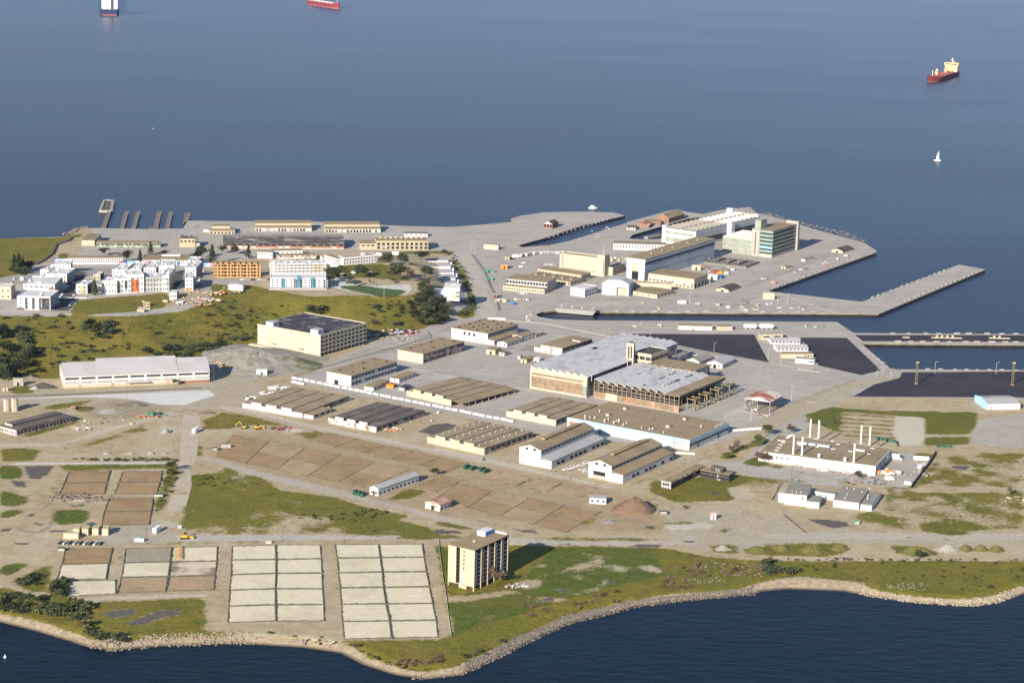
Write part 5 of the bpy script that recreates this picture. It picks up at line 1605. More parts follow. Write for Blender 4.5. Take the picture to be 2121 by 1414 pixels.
for k in range(13):
 x = gh.w * (k + .5) / 13
 MB().prof([(x - .6, gh.h + .3), (x + .9, gh.h + .3), (x - .4, gh.h + 1.6)], 1, gh.d - 1, 'y').build('skylight_ridge', M['lroof'], gh.root)
# low ruins and sheds on the point
b = Bd('low_ruin', 'low ruined flat roofed building with charred openings in front of the glass office', 'building', F='d 1160 612', T='d 1165 600', R='d 1318 565', L='d 800 568')
b.walls(M['concrete'])
b.flat(mat('ruin roof', (.2, .19, .17), (.1, .095, .09), .8, .06), over=.3)
b.win('L', 22, [.6], b.d / 22 * .6, b.h * .55, M['opening'])
b.win('R', 8, [.6], b.w / 8 * .7, b.h * .5, M['opening'])
for k in range(3):
 b.box('roof_rib', M['bitumen'], b.w * .1, b.w * .75, b.d * (.2 + .27 * k), b.d * (.23 + .27 * k), b.h + .35, b.h + 1.6)
 b.put('roof_vent', M['rubble'], b.w * .4, b.d * (.3 + .25 * k), b.h + .3, 2, 2, 1.4)
b = Bd('warehouse', 'white two tier warehouse with tan roof below the long gantry hall', 'warehouse', F='d 735 780', T='d 742 700', R='d 840 660', L='d 372 650')
b.walls(M['pale'])
b.flat(M['tan'], over=.4)
b.win('L', 12, [1.0, b.h * .35], b.d / 12 * .5, 1.3, M['opening'], skip=.1)
b.box('belt', M['bwhite'], -.9, 0, -.2, b.d, b.h * .5, b.h * .56)
b.win('R', 4, [.2], 3.2, b.h * .45, M['opening'])
b = Bd('warehouse', 'cream L shaped store with rust stained roof beside the dock', 'warehouse', F='d 552 800', T='d 555 745', R='d 575 735', L='d 235 735')
b.walls(M['pale'])
b.flat(M['tan2'], par=M['pale'])
b.win('L', 8, [1.2], 1.6, 1.5, M['opening'])
for k in range(9):
 b.put('roof_vent', M['rust'], random.uniform(2, b.w - 2), b.d * (k + .5) / 9, b.h + .3, 2, 1.6, 1.2, M['cream'])
b = Bd('warehouse', 'low cream store with dark window strip nearest the dock', 'warehouse', F='d 435 858', T='d 440 828', R='d 560 788', L='d 215 790')
b.walls(M['pale'])
b.flat(M['tan'], over=.2)
b.win('R', 5, [b.h * .4], 2.6, 1.2, M['opening'])
b.win('L', 5, [b.h * .4], 1.2, 1.2, M['opening'], skip=.4)
for (F, T, R, L, wall, roof, rise, lab) in (('d 1018 808', 'd 1020 790', 'd 1135 758', 'd 908 782', 'cream', 'bitumen', 2, 'low white shed with black hipped roof near the dock entrance'),
          ('d 1945 490', 'd 1945 472', 'd 2045 448', 'd 1850 462', 'cream', 'bitumen', 2, 'low shed with wide dark roof near the far quay corner'),
          ('d 1640 558', 'd 1642 540', 'd 1712 520', 'd 1612 535', 'bwhite', 'tan2', 0, 'small shed with open end on the quay behind the glass office'),
          ('d 1480 620', 'd 1480 600', 'd 1540 592', 'd 1440 595', 'pale', 'tan', 0, 'small cream hut on the open quay apron')):
 hut('shed', lab, 'shed', F, T, R, L, M[wall], M[roof], rise, 'x', door=1, win=(0, 3))
b = Bd('box_store', 'plain beige box store by the dock wall corner', 'building', F='d 1390 865', T='d 1390 822', R='d 1395 818', L='d 1298 818')
b.walls(M['cream'])
b.flat(M['tan'], par=M['cream'])
b.win('L', 2, [.3], 2.4, 3, M['concrete'])
hut('brick_building', 'red brick pump house with white gable and dark roof, largest of the brick row', 'building', 'd 530 245', 'd 530 207', 'd 680 172', 'd 430 200', M['brick'], M['tan'], 5, 'x', win=(2, 0), wmat=M['opening'])
hut('brick_building', 'low orange brick shed beside the gabled pump house', 'building', 'd 465 262', 'd 465 235', 'd 520 222', 'd 350 240', M['brick'], M['tan2'], win=(4, 0))
hut('brick_building', 'low red roofed shed in the middle of the brick row', 'building', 'd 368 285', 'd 368 262', 'd 430 245', 'd 280 262', M['brick'], M['redroof'], 2, 'x', win=(0, 2))
hut('brick_building', 'small pale roofed shed at the near end of the brick row', 'building', 'd 262 302', 'd 262 282', 'd 310 268', 'd 195 285', M['peel'], M['droof'], win=(2, 1))
# clutter between the warehouse and the ruin
for i, (F, T, R, L, mt, lab) in enumerate((('d 925 705', 'd 925 672', 'd 950 662', 'd 838 668', 'bwhite', 'white stacked container with red frames in the clutter by the white warehouse'),
          ('d 955 700', 'd 955 678', 'd 975 668', 'd 930 674', 'bluep', 'blue crate beside the white stacked container'),
          ('d 930 655', 'd 930 640', 'd 965 632', 'd 880 638', 'redp', 'red container behind the white stacked container'),
          ('d 965 660', 'd 965 645', 'd 985 640', 'd 930 643', 'yellowp', 'yellow bin behind the blue crate'),
          ('d 1015 662', 'd 1015 646', 'd 1028 642', 'd 985 645', 'bwhite', 'white box trailer at the end of the clutter'),
          ('d 865 735', 'd 865 718', 'd 875 714', 'd 838 716', 'lsteel', 'small grey tank crate below the white stacked container'),
          ('d 790 628', 'd 790 590', 'd 800 585', 'd 720 588', 'pale', 'cream drum shaped store behind the white warehouse'),
          ('d 860 548', 'd 860 530', 'd 895 528', 'd 812 530', 'bwhite', 'white tank box against the gantry hall wall'))):
 hut('container', lab, 'container', F, T, R, L, M[mt], M[mt], door=1)
# trailers and containers on the open apron
TR = None
for k, (F, T, R) in enumerate((('c 905 446', 'c 905 422', 'c 945 432'), ('c 950 438', 'c 950 414', 'c 1002 424'), ('c 1010 428', 'c 1010 402', 'c 1058 418'), ('c 1062 423', 'c 1062 398', 'c 1110 420'), ('c 1112 421', 'c 1112 397', 'c 1138 421'),
        ('c 1148 424', 'c 1148 402', 'c 1168 424'), ('c 1172 422', 'c 1172 398', 'c 1215 424'), ('c 1220 419', 'c 1220 397', 'c 1262 420'), ('c 1264 418', 'c 1264 400', 'c 1306 418'))):
 ww = ('first', 'second', 'third', 'fourth', 'fifth', 'sixth', 'seventh', 'eighth', 'last')[k]
 b = Bd('trailer', 'white office trailer, %s of the curved row behind the open apron counting from the truck' % ww, 'trailer', F=F, T=T, R=R, base=True, d=3.2, group='white trailers in a curved row')
 b.box('body', M['bwhite'], 0, b.w * .94, 0, b.d, .8, b.h)
 b.box('roof', M['wroof'], -.1, b.w * .95, -.1, b.d + .1, b.h, b.h + .2)
 b.box('skirt', M['dgrey'], .2, b.w * .92, .1, b.d - .1, -.2, .8)
 b.win('R', 3, [b.h * .45], 1.2, 1.0, M['glass'], a1=b.w * .9)
hut('container', 'orange container with bluish roof standing alone on the open apron', 'container', 'c 790 540', 'c 790 508', 'c 808 498', 'c 738 508', M['orangep'], M['mgrey'], door=1)
hut('container', 'tan container behind the truck on the open apron', 'container', 'c 805 466', 'c 805 445', 'c 815 440', 'c 770 446', M['canvas'], M['canvas'], door=1)
hut('container', 'long light green container by the road fence', 'container', 'c 685 568', 'c 685 552', 'c 690 548', 'c 595 552', M['lgreen'], M['lgreen'], door=1)
hut('container', 'short light green container nearer the road bend', 'container', 'c 668 630', 'c 668 612', 'c 672 608', 'c 622 612', M['lgreen'], M['lgreen'], door=1)
hut('container', 'bright blue container near the dock head', 'container', 'c 845 832', 'c 845 814', 'c 858 808', 'c 812 814', M['bluep'], M['bluep'], door=1)
hut('container', 'pale pink container by the road fence near the blue one', 'container', 'c 780 808', 'c 780 788', 'c 790 784', 'c 692 786', M['pale'], M['pale'], door=1)
hut('container', 'brown container by the road fence above the pink one', 'container', 'c 708 775', 'c 708 745', 'c 728 738', 'c 672 748', M['brick'], M['mgrey'], door=1)
for k, (F, T, R, L) in enumerate((('c 935 492', 'c 935 487', 'c 938 485', 'c 902 487'), ('c 915 522', 'c 915 517', 'c 920 515', 'c 880 517'))):
 hut('flatbed', ('low white flatbed, far one of two on the open apron', 'low white flatbed, near one of two on the open apron')[k], 'flatbed', F, T, R, L, M['bwhite'], M['wroof'], group='flatbeds on the apron')
for k, px in enumerate(('c 915 740', 'c 910 790', 'c 1130 505')):
 p = hit(P1(px))
 t = thing('scrap_heap', ('heap of white scrap sheets in front of the two tier workshop', 'heap of pale scrap nearer the dock head', 'heap of white boat parts beside the tall cream building')[k], 'heap', p)
 for j in range(9):
  T_ = Matrix.Translation((random.uniform(-7, 7), random.uniform(-3, 3), 0)) @ Matrix.Rotation(random.uniform(0, 3), 4, 'Z') @ Matrix.Rotation(random.uniform(-.3, .3), 4, 'X')
  MB().box(-2.2, 2.2, -.9, .9, 0, random.uniform(.6, 1.8), None, T_).build('scrap_piece', M[random.choice(('bwhite', 'peel', 'lroof', 'rubble'))], t)
# ------------------------------------------------------------------ far left yard
b = Bd('shed', 'cream gable ended shed at the head of the long greenish building', 'shed', F='a 770 430', T='a 770 385', R='a 780 372', L='a 665 382')
b.walls(M['pale'])
b.w += 30
b.box('rear_wall', M['pale'], 2, b.w, 0, b.d, -1, b.h - .05)
b.flat(M['tan'], over=.5)
b.win('L', 3, [.3], 2, 2.4, M['yellowb'])
b = Bd('long_building', 'long low building with mottled green graffiti front by the far quay', 'building', F='a 785 440', T='a 785 405', R='a 1305 442', base=True, d=14)
b.walls(mat('mottled green front', (.14, .19, .12), (.42, .42, .36), .9, .25, thr=(.5, .56)))
b.flat(M['tan'], over=.3)
b.win('R', 16, [b.h * .55], b.w / 16 * .8, 1.4, M['glass'])
b = Bd('block', 'square beige block with dark roof clutter beyond the greenish long building', 'building', F='a 1462 440', T='a 1462 375', R='a 1588 441', base=True, d=16)
b.walls(M['yellowb'])
b.flat(M['droof'], par=M['yellowb'])
b.win('R', 4, [b.h * .62], 2.2, 2.2, M['glass'])
for k in range(6):
 b.put('roof_junk', M['bitumen'], b.w * (.15 + .14 * k), random.uniform(3, 12), b.h + .3, 2.6, 3, random.uniform(1, 2.6))
b.box('low_wing', M['concrete'], b.w, b.w + 5, 1, 12, -1, b.h * .5)
for (F, R, T, d, lab) in (('a 562 570', 'a 1000 568', 'a 562 528', 12, 'long white barracks with closely spaced windows, left of two behind the apartments'),
       ('a 1158 572', 'a 1572 576', 'a 1158 543', 30, 'long white barracks with deep grey roof, right of two behind the apartments')):
 b = Bd('barracks', lab, 'building', F=F, T=T, R=R, base=True, d=d, group='white barracks', z0=2)
 b.walls(M['bwhite'])
 b.flat(M['tan'], over=.5)
 b.win('R', 24, [.6, b.h * .55], b.w / 24 * .5, b.h * .28, M['glass'])
 if d > 20:
  b.box('roof_monitor', M['bwhite'], b.w * .35, b.w * .72, d * .7, d * .8, b.h + .3, b.h + 2)
for (F, R, T, lab) in (('b 508 192', 'b 965 192', 'b 508 165', 'long two level quay shed, left of two by the far quay edge'), ('b 1075 203', 'b 1525 203', 'b 1075 175', 'long two level quay shed, right of two by the far quay edge')):
 b = Bd('quay_shed', lab, 'shed', F=F, T=T, R=R, base=True, d=26, group='quay sheds')
 b.walls(M['peel'], y=(0, b.d))
 b.shed(M['tan2'], b.h, b.h + 1.2, (0, b.w), (0, 10))
 b.box('upper_wall', M['pale'], .5, b.w - .5, 10, 25.5, b.h, b.h + 3.6)
 b.shed(M['tan'], b.h + 3.6, b.h + 4.6, (0, b.w), (10, 26))
 b.win('R', 18, [.4], b.w / 18 * .6, b.h * .6, M['opening'], skip=.45)
b = Bd('quay_shed', 'short two level cream quay shed beside a white van', 'shed', F='b 135 215', T='b 135 190', R='b 340 215', base=True, d=22)
b.walls(M['pale'])
b.shed(M['tan'], b.h, b.h + 1.2, (0, b.w), (0, 9))
b.box('upper_wall', M['pale'], b.w * .1, b.w * .8, 9, 21, b.h, b.h + 4)
b.box('upper_roof', M['tan'], b.w * .08, b.w * .82, 8.8, 21.2, b.h + 4, b.h + 4.4)
b.win('R', 7, [.5], 2, 2, M['opening'])
b = Bd('burnt_hall', 'very long burnt hall with collapsed charred roof and brick arcade front', 'building', F='b 245 333', T='b 245 295', R='b 1228 338', base=True, d=42)
b.walls(M['brick'], y=(0, b.d))
b.shed(mat('collapsed charred roof', (.07, .065, .065), (.3, .28, .26), .85, .2, (.3, 1, 1), var=.4, thr=(.5, .64)), b.h, b.h + 5, (0, b.w), (0, b.d * .5))
b.box('pale_band', M['pale'], 0, b.w, -.15, 0, -1, b.h * .22)
b.box('ridge_wall', M['peel'], 0, b.w, b.d * .5, b.d * .53, b.h, b.h + 5)
b.shed(mat('pale collapsed roof', (.3, .28, .26), (.1, .09, .09), .8, .2, (.3, 1, 1), var=.3), b.h + 5, b.h + 3.4, (0, b.w), (b.d * .53, b.d))
for k in range(18):
 if k in (2, 3, 9):
  b.box('bay_panel', M['bwhite'], b.w * (k + .15) / 18, b.w * (k + .85) / 18, -.12, 0, b.h * .24, b.h * .6)
 else:
  b.box('bay_panel', M['brick' if k % 4 else 'pale'], b.w * (k + .15) / 18, b.w * (k + .85) / 18, -.12, 0, b.h * .24, b.h * .6)
 b.box('bay_opening', M['opening'], b.w * (k + .1) / 18, b.w * (k + .9) / 18, -.14, .02, b.h * .64, b.h * .96)
b = Bd('brick_hall', 'yellow brick hall with two rows of tall paired windows', 'building', F='b 1490 345', T='b 1490 275', R='b 1912 345', base=True, d=26)
b.walls(M['yellowb'])
b.flat(M['tan2'], par=M['yellowb'])
b.win('R', 11, [b.h * .12, b.h * .55], b.w / 11 * .6, b.h * .3, M['glass'])
for k in range(9):
 b.put('roof_skylight', M['cream'], b.w * (k + 1) / 10, b.d * .75, b.h + .3, 3, 3, 1.6)
b.box('annex_wall', M['yellowb'], -18, -.02, 2, 24, -1, b.h * .72)
b.box('annex_roof', M['tan'], -18.2, -.02, 1.8, 24.2, b.h * .72, b.h * .72 + .4)
b.win('R', 3, [b.h * .4], 3, 1.6, M['glass'], a0=-17, a1=-1, y=(2, 0))
b.box('canopy', M['bwhite'], b.w * .08, b.w * .22, -3, 0, 3, 3.4)
b = Bd('shed', 'small white shed on the quay behind the yellow brick hall', 'shed', F='b 1720 235', T='b 1720 210', R='b 1908 237', base=True, d=9)
b.walls(M['bwhite'])
b.flat(M['droof'], over=.3)
b.win('R', 5, [1.5], 1.5, 1.4, M['opening'])
for (F, R, T, d, lab) in (('b 640 388', 'b 890 385', 'b 640 352', 12, 'white two row barracks hut, middle of the old huts behind the scaffolded flats'), ('b 522 404', 'b 645 408', 'b 522 360', 10, 'white two storey hut at the left end of the old huts'),
       ('b 690 415', 'b 1002 408', 'b 690 392', 10, 'low peeling shed at the right end of the old huts'), ('b 1052 432', 'b 1155 428', 'b 1052 405', 10, 'white hut with pinkish roof left of the V shaped white house')):
 b = Bd('hut', lab, 'hut', F=F, T=T, R=R, base=True, d=d, group='old white huts', z0=1)
 b.walls(M['peel' if 'peeling' in lab else 'bwhite'])
 b.flat(M['tan'] if 'pinkish' not in lab else mat('pinkish roof', (.45, .34, .31)), over=.3)
 b.win('R', 7, [b.h * .5], 1.6, 1.2, M['glass'])
# ------------------------------------------------------------------ apartments on the hill
def flat_block(label, F, R, T, d, wall, n, rows, panels=(), side=None, clutter=3, L=None, name='apartment_block', group=None, rz=None, w=None, base=True, wm=None, par=True, ws=1.1):
 b = Bd(name, label, 'apartments', F=F, T=T, R=R, L=L, base=base, d=d, group=group, rz=rz, w=w)
 b.walls(wall)
 if side:
  b.box('side_wall', side, b.w, b.w + .12, 0, b.d, -1, b.h)
 b.flat(M['wroof'], par=wall if par else None, ph=.9)
 for (x0, x1, z0, z1, mt) in panels:
  b.box('facade_panel', M[mt], b.w * x0, b.w * x1, -.16, -.01, b.h * z0, b.h * z1)
 for r in range(rows):
  b.win('R', n, [b.h * (r + .35) / rows], ws, 1.5, wm or M['glass'], off=.14)
 if side or d > 18:
  b.win('E', max(2, int(b.d / 6)), [b.h * (r + .35) / rows for r in range(rows)], 1.2, 1.5, M['glass'], off=.13)
 for k in range(clutter):
  b.put('roof_unit', M[random.choice(('wroof', 'lroof', 'mgrey'))], random.uniform(2, b.w - 2), random.uniform(2, b.d - 2), b.h + .3, 2, 1.6, 1.1)
 return b
flat_block('white four storey flats with black striped front, nearest the hill edge', 'u 125 868', 'u 662 886', 'u 122 662', 30, M['bwhite'], 5, 3,
   ((.24, .31, .05, .95, 'dgrey'), (.45, .53, .05, .95, 'dgrey'), (.66, .98, .02, .97, 'dgrey'), (.715, .755, .1, .9, 'bwhite'), (.80, .84, .1, .9, 'bwhite'), (.885, .925, .1, .9, 'bwhite'), (.0, .22, .0, .13, 'dgrey')), M['mgrey'])
flat_block('white terraced flats with brown side panels behind the black striped flats', 'u 225 640', 'u 735 650', 'u 228 470', 40, M['bwhite'], 6, 3, ((.25, .72, .78, .84, 'dgrey'), (.8, .98, .2, .8, 'brick')), M['mgrey'], 6)
flat_block('white and grey flats with paired dark windows, middle of the left street row', 'u 590 440', 'u 930 452', 'u 592 300', 32, M['bwhite'], 5, 2, ((.35, .62, .05, .95, 'mgrey'), (.64, .97, .1, .6, 'beige')), M['mgrey'], 4)
flat_block('grey roofed white flats at the far end of the left street row', 'u 690 290', 'u 995 290', 'u 690 150', 26, M['bwhite'], 4, 2, ((.0, .3, .3, .8, 'dgrey'),), M['mgrey'], 3)
flat_block('narrow white stepped terrace along the left road, lower part', 'u 420 430', 'u 560 440', 'u 420 360', 30, M['bwhite'], 3, 1, (), None, 6)
flat_block('narrow white stepped terrace along the left road, upper part', 'u 500 310', 'u 640 320', 'u 500 230', 40, M['bwhite'], 3, 1, (), None, 6)
flat_block('olive and white low flats at the street corner with dark side court', 'u 1085 610', 'u 1265 618', 'u 1085 470', 18, M['bwhite'], 2, 2, ((.32, .9, .0, .92, 'olive'),), M['dgrey'], 3)
flat_block('dark recessed court wing between the olive flats and the white row', 'v 5 585', 'v 240 590', 'v 5 492', 10, M['dgrey'], 4, 2, (), None, 1, par=False)
flat_block('white three storey flats at the left end of the long front row', 'v 245 615', 'v 490 622', 'v 245 418', 21, M['bwhite'], 5, 2, ((.12, .5, .0, .22, 'bwhite'),), None, 3)
flat_block('grey and white flats with deep recesses left of the orange panel', 'v 492 612', 'v 722 600', 'v 492 385', 22, M['bwhite'], 4, 3, ((.0, .3, .0, .7, 'mgrey'), (.55, .72, .3, .9, 'dgrey')), None, 3)
flat_block('white flats with the bright orange facade panel', 'v 655 598', 'v 930 588', 'v 655 318', 25, M['bwhite'], 4, 3, ((.27, .72, .0, .76, 'orange'), (.5, .7, .2, .7, 'mgrey')), None, 4)
flat_block('long grey fronted flats right of the orange panel', 'v 930 582', 'v 1222 578', 'v 930 360', 24, M['mgrey'], 6, 3, ((.0, .06, .0, .9, 'olive'), (.7, .98, .0, .85, 'lroof')), None, 5)
flat_block('white corner flats at the right end of the long front row', 'v 1222 580', 'v 1338 582', 'v 1222 330', 42, M['bwhite'], 3, 3, ((.62, .95, .1, .85, 'mgrey'),), M['olive'], 5)
for (F, R, T, d, lab) in (('v 410 298', 'v 640 305', 'v 412 232', 34, 'white low wing behind the front row, first from the left street'), ('v 700 292', 'v 878 295', 'v 702 225', 38, 'white low wing behind the front row, second from the left street'),
       ('v 925 285', 'v 1120 290', 'v 930 205', 40, 'white low wing with pink stained roof behind the grey fronted flats'), ('v 1170 290', 'v 1425 290', 'v 1172 170', 34, 'white stepped wing behind the white corner flats')):
 flat_block(lab, F, R, T, d, M['bwhite'], 4, 1, (), M['mgrey'], 8, group='white wings behind the front row')
flat_block('white end block of the right hand apartment bar with small orange doorway', 'v 1598 565', 'v 1728 565', 'v 1600 375', 30, M['bwhite'], 2, 3, ((.1, .7, .0, .2, 'orangep'),), M['mgrey'], 4)
flat_block('white middle block of the right hand apartment bar', 'v 1600 345', 'v 1775 350', 'v 1602 200', 36, M['bwhite'], 2, 2, (), M['mgrey'], 6)
flat_block('white far block of the right hand apartment bar', 'v 1612 195', 'v 1812 200', 'v 1614 92', 26, M['bwhite'], 3, 2, (), M['mgrey'], 5)
flat_block('small olive and grey house behind the shaded street', 'u 1360 395', 'u 1475 400', 'u 1360 305', 12, M['olive'], 2, 1, (), M['dgrey'], 0, name='house')
flat_block('small grey gabled box house right of the white corner flats', 'v 1345 700', 'v 1460 702', 'v 1345 600', 14, M['bwhite'], 3, 1, (), M['mgrey'], 0, name='house', par=False)
hut('cabin', 'peach coloured timber site cabin on the grassy lot', 'cabin', 'v 1025 820', 'v 1025 758', 'v 1040 748', 'v 918 760', M['canvas'], M['canvas'], door=0, win=(2, 1))
hut('cabin', 'flat yellowish timber base on the grassy lot below the peach cabin', 'cabin', 'v 930 915', 'v 930 885', 'v 942 870', 'v 820 875', M['yellowb'], M['canvas'])
hut('cabin', 'grey flat concrete base between the two timber site structures', 'cabin', 'v 1030 870', 'v 1030 848', 'v 1035 838', 'v 830 845', M['concrete'], M['concrete'])
hut('trailer', 'long pale grey site trailer on the curving hill road', 'trailer', 'v 1560 790', 'v 1560 760', 'v 1650 740', 'v 1452 770', M['lroof'], M['wroof'], door=0, win=(0, 4))
hut('shed', 'white metal site shed with tilted roof near the orange timber frame', 'shed', 'b 405 678', 'b 405 632', 'b 425 618', 'b 288 628', M['bwhite'], M['lroof'], .8, 'x')
# far left partial houses
flat_block('cream and pink house cut by the left picture edge', 'a -90 860', 'a 90 865', 'a -90 765', 16, M['pale'], 4, 2, (), M['cream'], 2, name='house')
hut('hut', 'small white cabin by the road fork left of the flats', 'hut', 'a 190 710', 'a 190 688', 'a 195 682', 'a 165 686', M['bwhite'], M['wroof'], door=1)
# timber frame under construction
b = Bd('timber_frame', 'orange timber framed apartment block under construction, open between its posts', 'building site', F='b 168 568', T='b 168 462', R='b 542 568', base=True, d=15)
nfl, nb = 4, 14
for f in range(nfl + 1):
 b.box('floor_deck', M['wood'], 0, b.w, 0, b.d, b.h * f / nfl - .35, b.h * f / nfl)
b.box('inner_wall', mat('shadowed timber', (.2, .1, .045)), .5, b.w - .5, b.d * .45, b.d - .3, 0, b.h - .4)  # darker timber colour paints in the shade behind the open frame
for f in range(nfl):
 for k in range(nb + 1):
  x = (b.w - .5) * k / nb
  b.box('stud_panel', M['wood'], x, x + (1.4 if k % 3 else .5), -.12, .25, b.h * f / nfl, b.h * (f + 1) / nfl - .36)
 b.box('rail', M['wood'], 0, b.w, -.14, .1, b.h * f / nfl, b.h * (f + .32) / nfl)
for k in range(8):
 b.box('roof_frame', M['wood'], b.w * k / 8 + .5, b.w * k / 8 + 2.8, 1, b.d - 1, b.h, b.h + 1.1)
b.box('rear_wing', M['wood'], b.w * .08, b.w * .52, b.d + 4, b.d + 14, -1, b.h * .86)
b.box('rear_wing_roof', M['tan'], b.w * .07, b.w * .53, b.d + 3.8, b.d + 14.2, b.h * .86, b.h * .9)
b.box('front_skirt', M['yellowp'], b.w * .1, b.w * .5, b.d + 3.8, b.d + 3.98, b.h * .6, b.h * .84)
# scaffolded flats
b = Bd('scaffolded_flats', 'white flats with three blue panels under construction, nearest the grassy slope', 'building site', F='b 628 652', T='b 628 575', R='b 1080 655', base=True, d=20)
b.walls(M['bwhite'])
b.flat(M['wroof'], par=M['bwhite'])
for x0, x1, e, mt in ((.02, .2, 0, 'bwhite'), (.205, .265, .0, 'teal'), (.27, .42, .6, 'bwhite'), (.48, .545, 3.0, 'teal'), (.6, .73, .8, 'bwhite'), (.745, .8, .8, 'teal'), (.82, .97, 0, 'bwhite')):
 b.box('facade_bay', M[mt], b.w * x0, b.w * x1, -1.6, -.02, -1, b.h + e)
for x0, x1 in ((.425, .475), (.55, .595)):
 b.box('recess', M['mgrey'], b.w * x0, b.w * x1, -.2, 0, 0, b.h)
b.win('R', 12, [b.h * .2, b.h * .5, b.h * .78], 1.2, 1.5, M['glass'], off=1.7)
b.box('terrace', M['lroof'], -1, b.w + 1, -9, -1.7, -1.5, 1.2)
for k in range(4):
 b.box('scaffold_rail', M['lsteel'], b.w - .5, b.w + 2, -6, b.d, .4 + k * 2.4, .65 + k * 2.4)
b2 = Bd('scaffolded_flats', 'rear white flats wrapped in scaffolding with tan unfinished patch', 'building site', F='b 628 560', T='b 628 462', R='b 1080 556', base=True, d=18)
b2.walls(M['bwhite'])
b2.flat(M['wroof'], par=M['bwhite'])
b2.box('unfinished_patch', M['yellowb'], b2.w * .77, b2.w * .93, -.2, 0, b2.h * .35, b2.h * .9)
for f in range(4):
 b2.box('window_band', M['mgrey'], b2.w * .1, b2.w * .95, -.1, .02, b2.h * (f + .3) / 4, b2.h * (f + .62) / 4)
 b2.box('scaffold_deck', M['lsteel'], 0, b2.w, -1.8, -.6, b2.h * (f + .9) / 4, b2.h * (f + .9) / 4 + .3)
for k in range(15):
 b2.box('scaffold_pole', M['lsteel'], b2.w * k / 14 - .12, b2.w * k / 14 + .12, -1.8, -1.55, -1, b2.h + 1.4)
for k in range(9):
 b2.put('roof_unit', M[('wroof', 'mgrey', 'lroof')[k % 3]], b2.w * (k + .5) / 9, random.uniform(4, 14), b2.h + .3, 3, 2.6, 1.4)
# V shaped white house
b = Bd('white_house', 'white two storey V shaped house beyond the scaffolded flats', 'house', F='b 1222 468', T='b 1218 410', R='b 1492 440', base=True, d=10)
b.walls(M['bwhite'])
b.flat(M['tan'], par=M['bwhite'])
b.win('R', 12, [1.2, b.h * .58], 1.4, 1.5, M['glass'])
b.box('cupola', M['bwhite'], b.w * .6, b.w * .7, 2, 5, b.h, b.h + 2.6)
b.box('left_wing_wall', M['bwhite'], -7, -.05, 3, 26, -1, b.h * .97)
b.box('left_wing_roof', M['tan'], -7.2, -.05, 2.8, 26.2, b.h * .97, b.h * .97 + .3)
b.win('L', 7, [1.2, b.h * .58], 1.4, 1.5, M['glass'], a0=3, a1=26, x=(-7, 0))
# stepped townhouse row
for k, (F, R, T, d) in enumerate((('w 622 327', 'w 835 330', 'w 622 280', 17), ('w 662 442', 'w 880 440', 'w 662 388', 19), ('w 692 556', 'w 945 552', 'w 692 518', 19), ('w 748 678', 'w 972 674', 'w 748 622', 20), ('w 800 788', 'w 1015 785', 'w 800 740', 18))):
 nth = ('farthest', 'second farthest', 'middle', 'second nearest', 'nearest')[k]
 b = Bd('townhouse', 'white townhouse with grey roof, %s of five in the stepped row above the hedge' % nth, 'townhouse', F=F, T=T, R=R, base=True, d=d, group='stepped white townhouses')
 b.walls(M['bwhite'])
 b.flat(M['lroof'], over=.3)
 if k != 2:
  b.win('R', 6, [b.h * .35], b.w / 6 * .5, b.h * .4, M['mgrey'])
 wl = b.w * (1.5 if k != 2 else .8)
 b.box('side_wing', M['bwhite'], -wl, -.05, 1, d - 1, -2, b.h * .72)
 b.box('side_wing_roof', M['groof'], -wl - .2, -.05, .8, d - .8, b.h * .72, b.h * .72 + .3)
 b.win('R', 4, [b.h * .2], 1.6, b.h * .35, M['mgrey'], a0=-wl, a1=0, y=(1, 0))
 b.box('end_porch', M['bwhite'], b.w, b.w + 4, 3, 8, -4, b.h * .2)
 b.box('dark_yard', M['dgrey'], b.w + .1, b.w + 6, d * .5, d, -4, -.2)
b = Bd('townhouse', 'bright white townhouse end block with pale blue windows and peach stair panel', 'townhouse', F='w 738 1030', T='w 738 812', R='w 1050 1040', base=True, d=20)
b.walls(M['bwhite'])
b.flat(M['wroof'], par=M['bwhite'])
b.box('peach_panel', M['canvas'], b.w * .58, b.w * .76, -.15, 0, 0, b.h * .66)
b.win('R', 5, [b.h * .12, b.h * .42, b.h * .7], 2.2, 1.8, mat('pale blue glass', (.42, .55, .66), rough=.3), a1=b.w * .56)
b.win('R', 2, [b.h * .2, b.h * .55], 1.4, 1.6, M['glass'], a0=b.w * .78)
b.box('side_wing', M['bwhite'], -b.w * .7, -.05, 6, 18, -1, b.h * .6)
for k in range(5):
 b.put('roof_unit', M['lroof'], b.w * (k + .5) / 5, random.uniform(4, 16), b.h + .3, 2.4, 2, 1)
hut('hut', 'small brown timber yard shed beside the bright white townhouse', 'hut', 'w 1220 1135', 'w 1225 1060', 'w 1235 1030', 'w 1130 1070', M['brick'], M['wood'])
# park
sheet('path', 'b 1100 610 1170 575 1240 578 1390 625 1430 640 1760 625 1785 660 1740 710 1640 742 1500 735 1190 665 1120 650', M['pathm'], .25)
sheet('lawn', 'b 1200 640 1390 636 1500 655 1690 672 1722 680 1700 700 1625 728 1480 715 1210 658', M['turf'], .4)
sheet('lawn', 'b 1220 600 1265 595 1350 615 1290 622', M['turf'], .4)
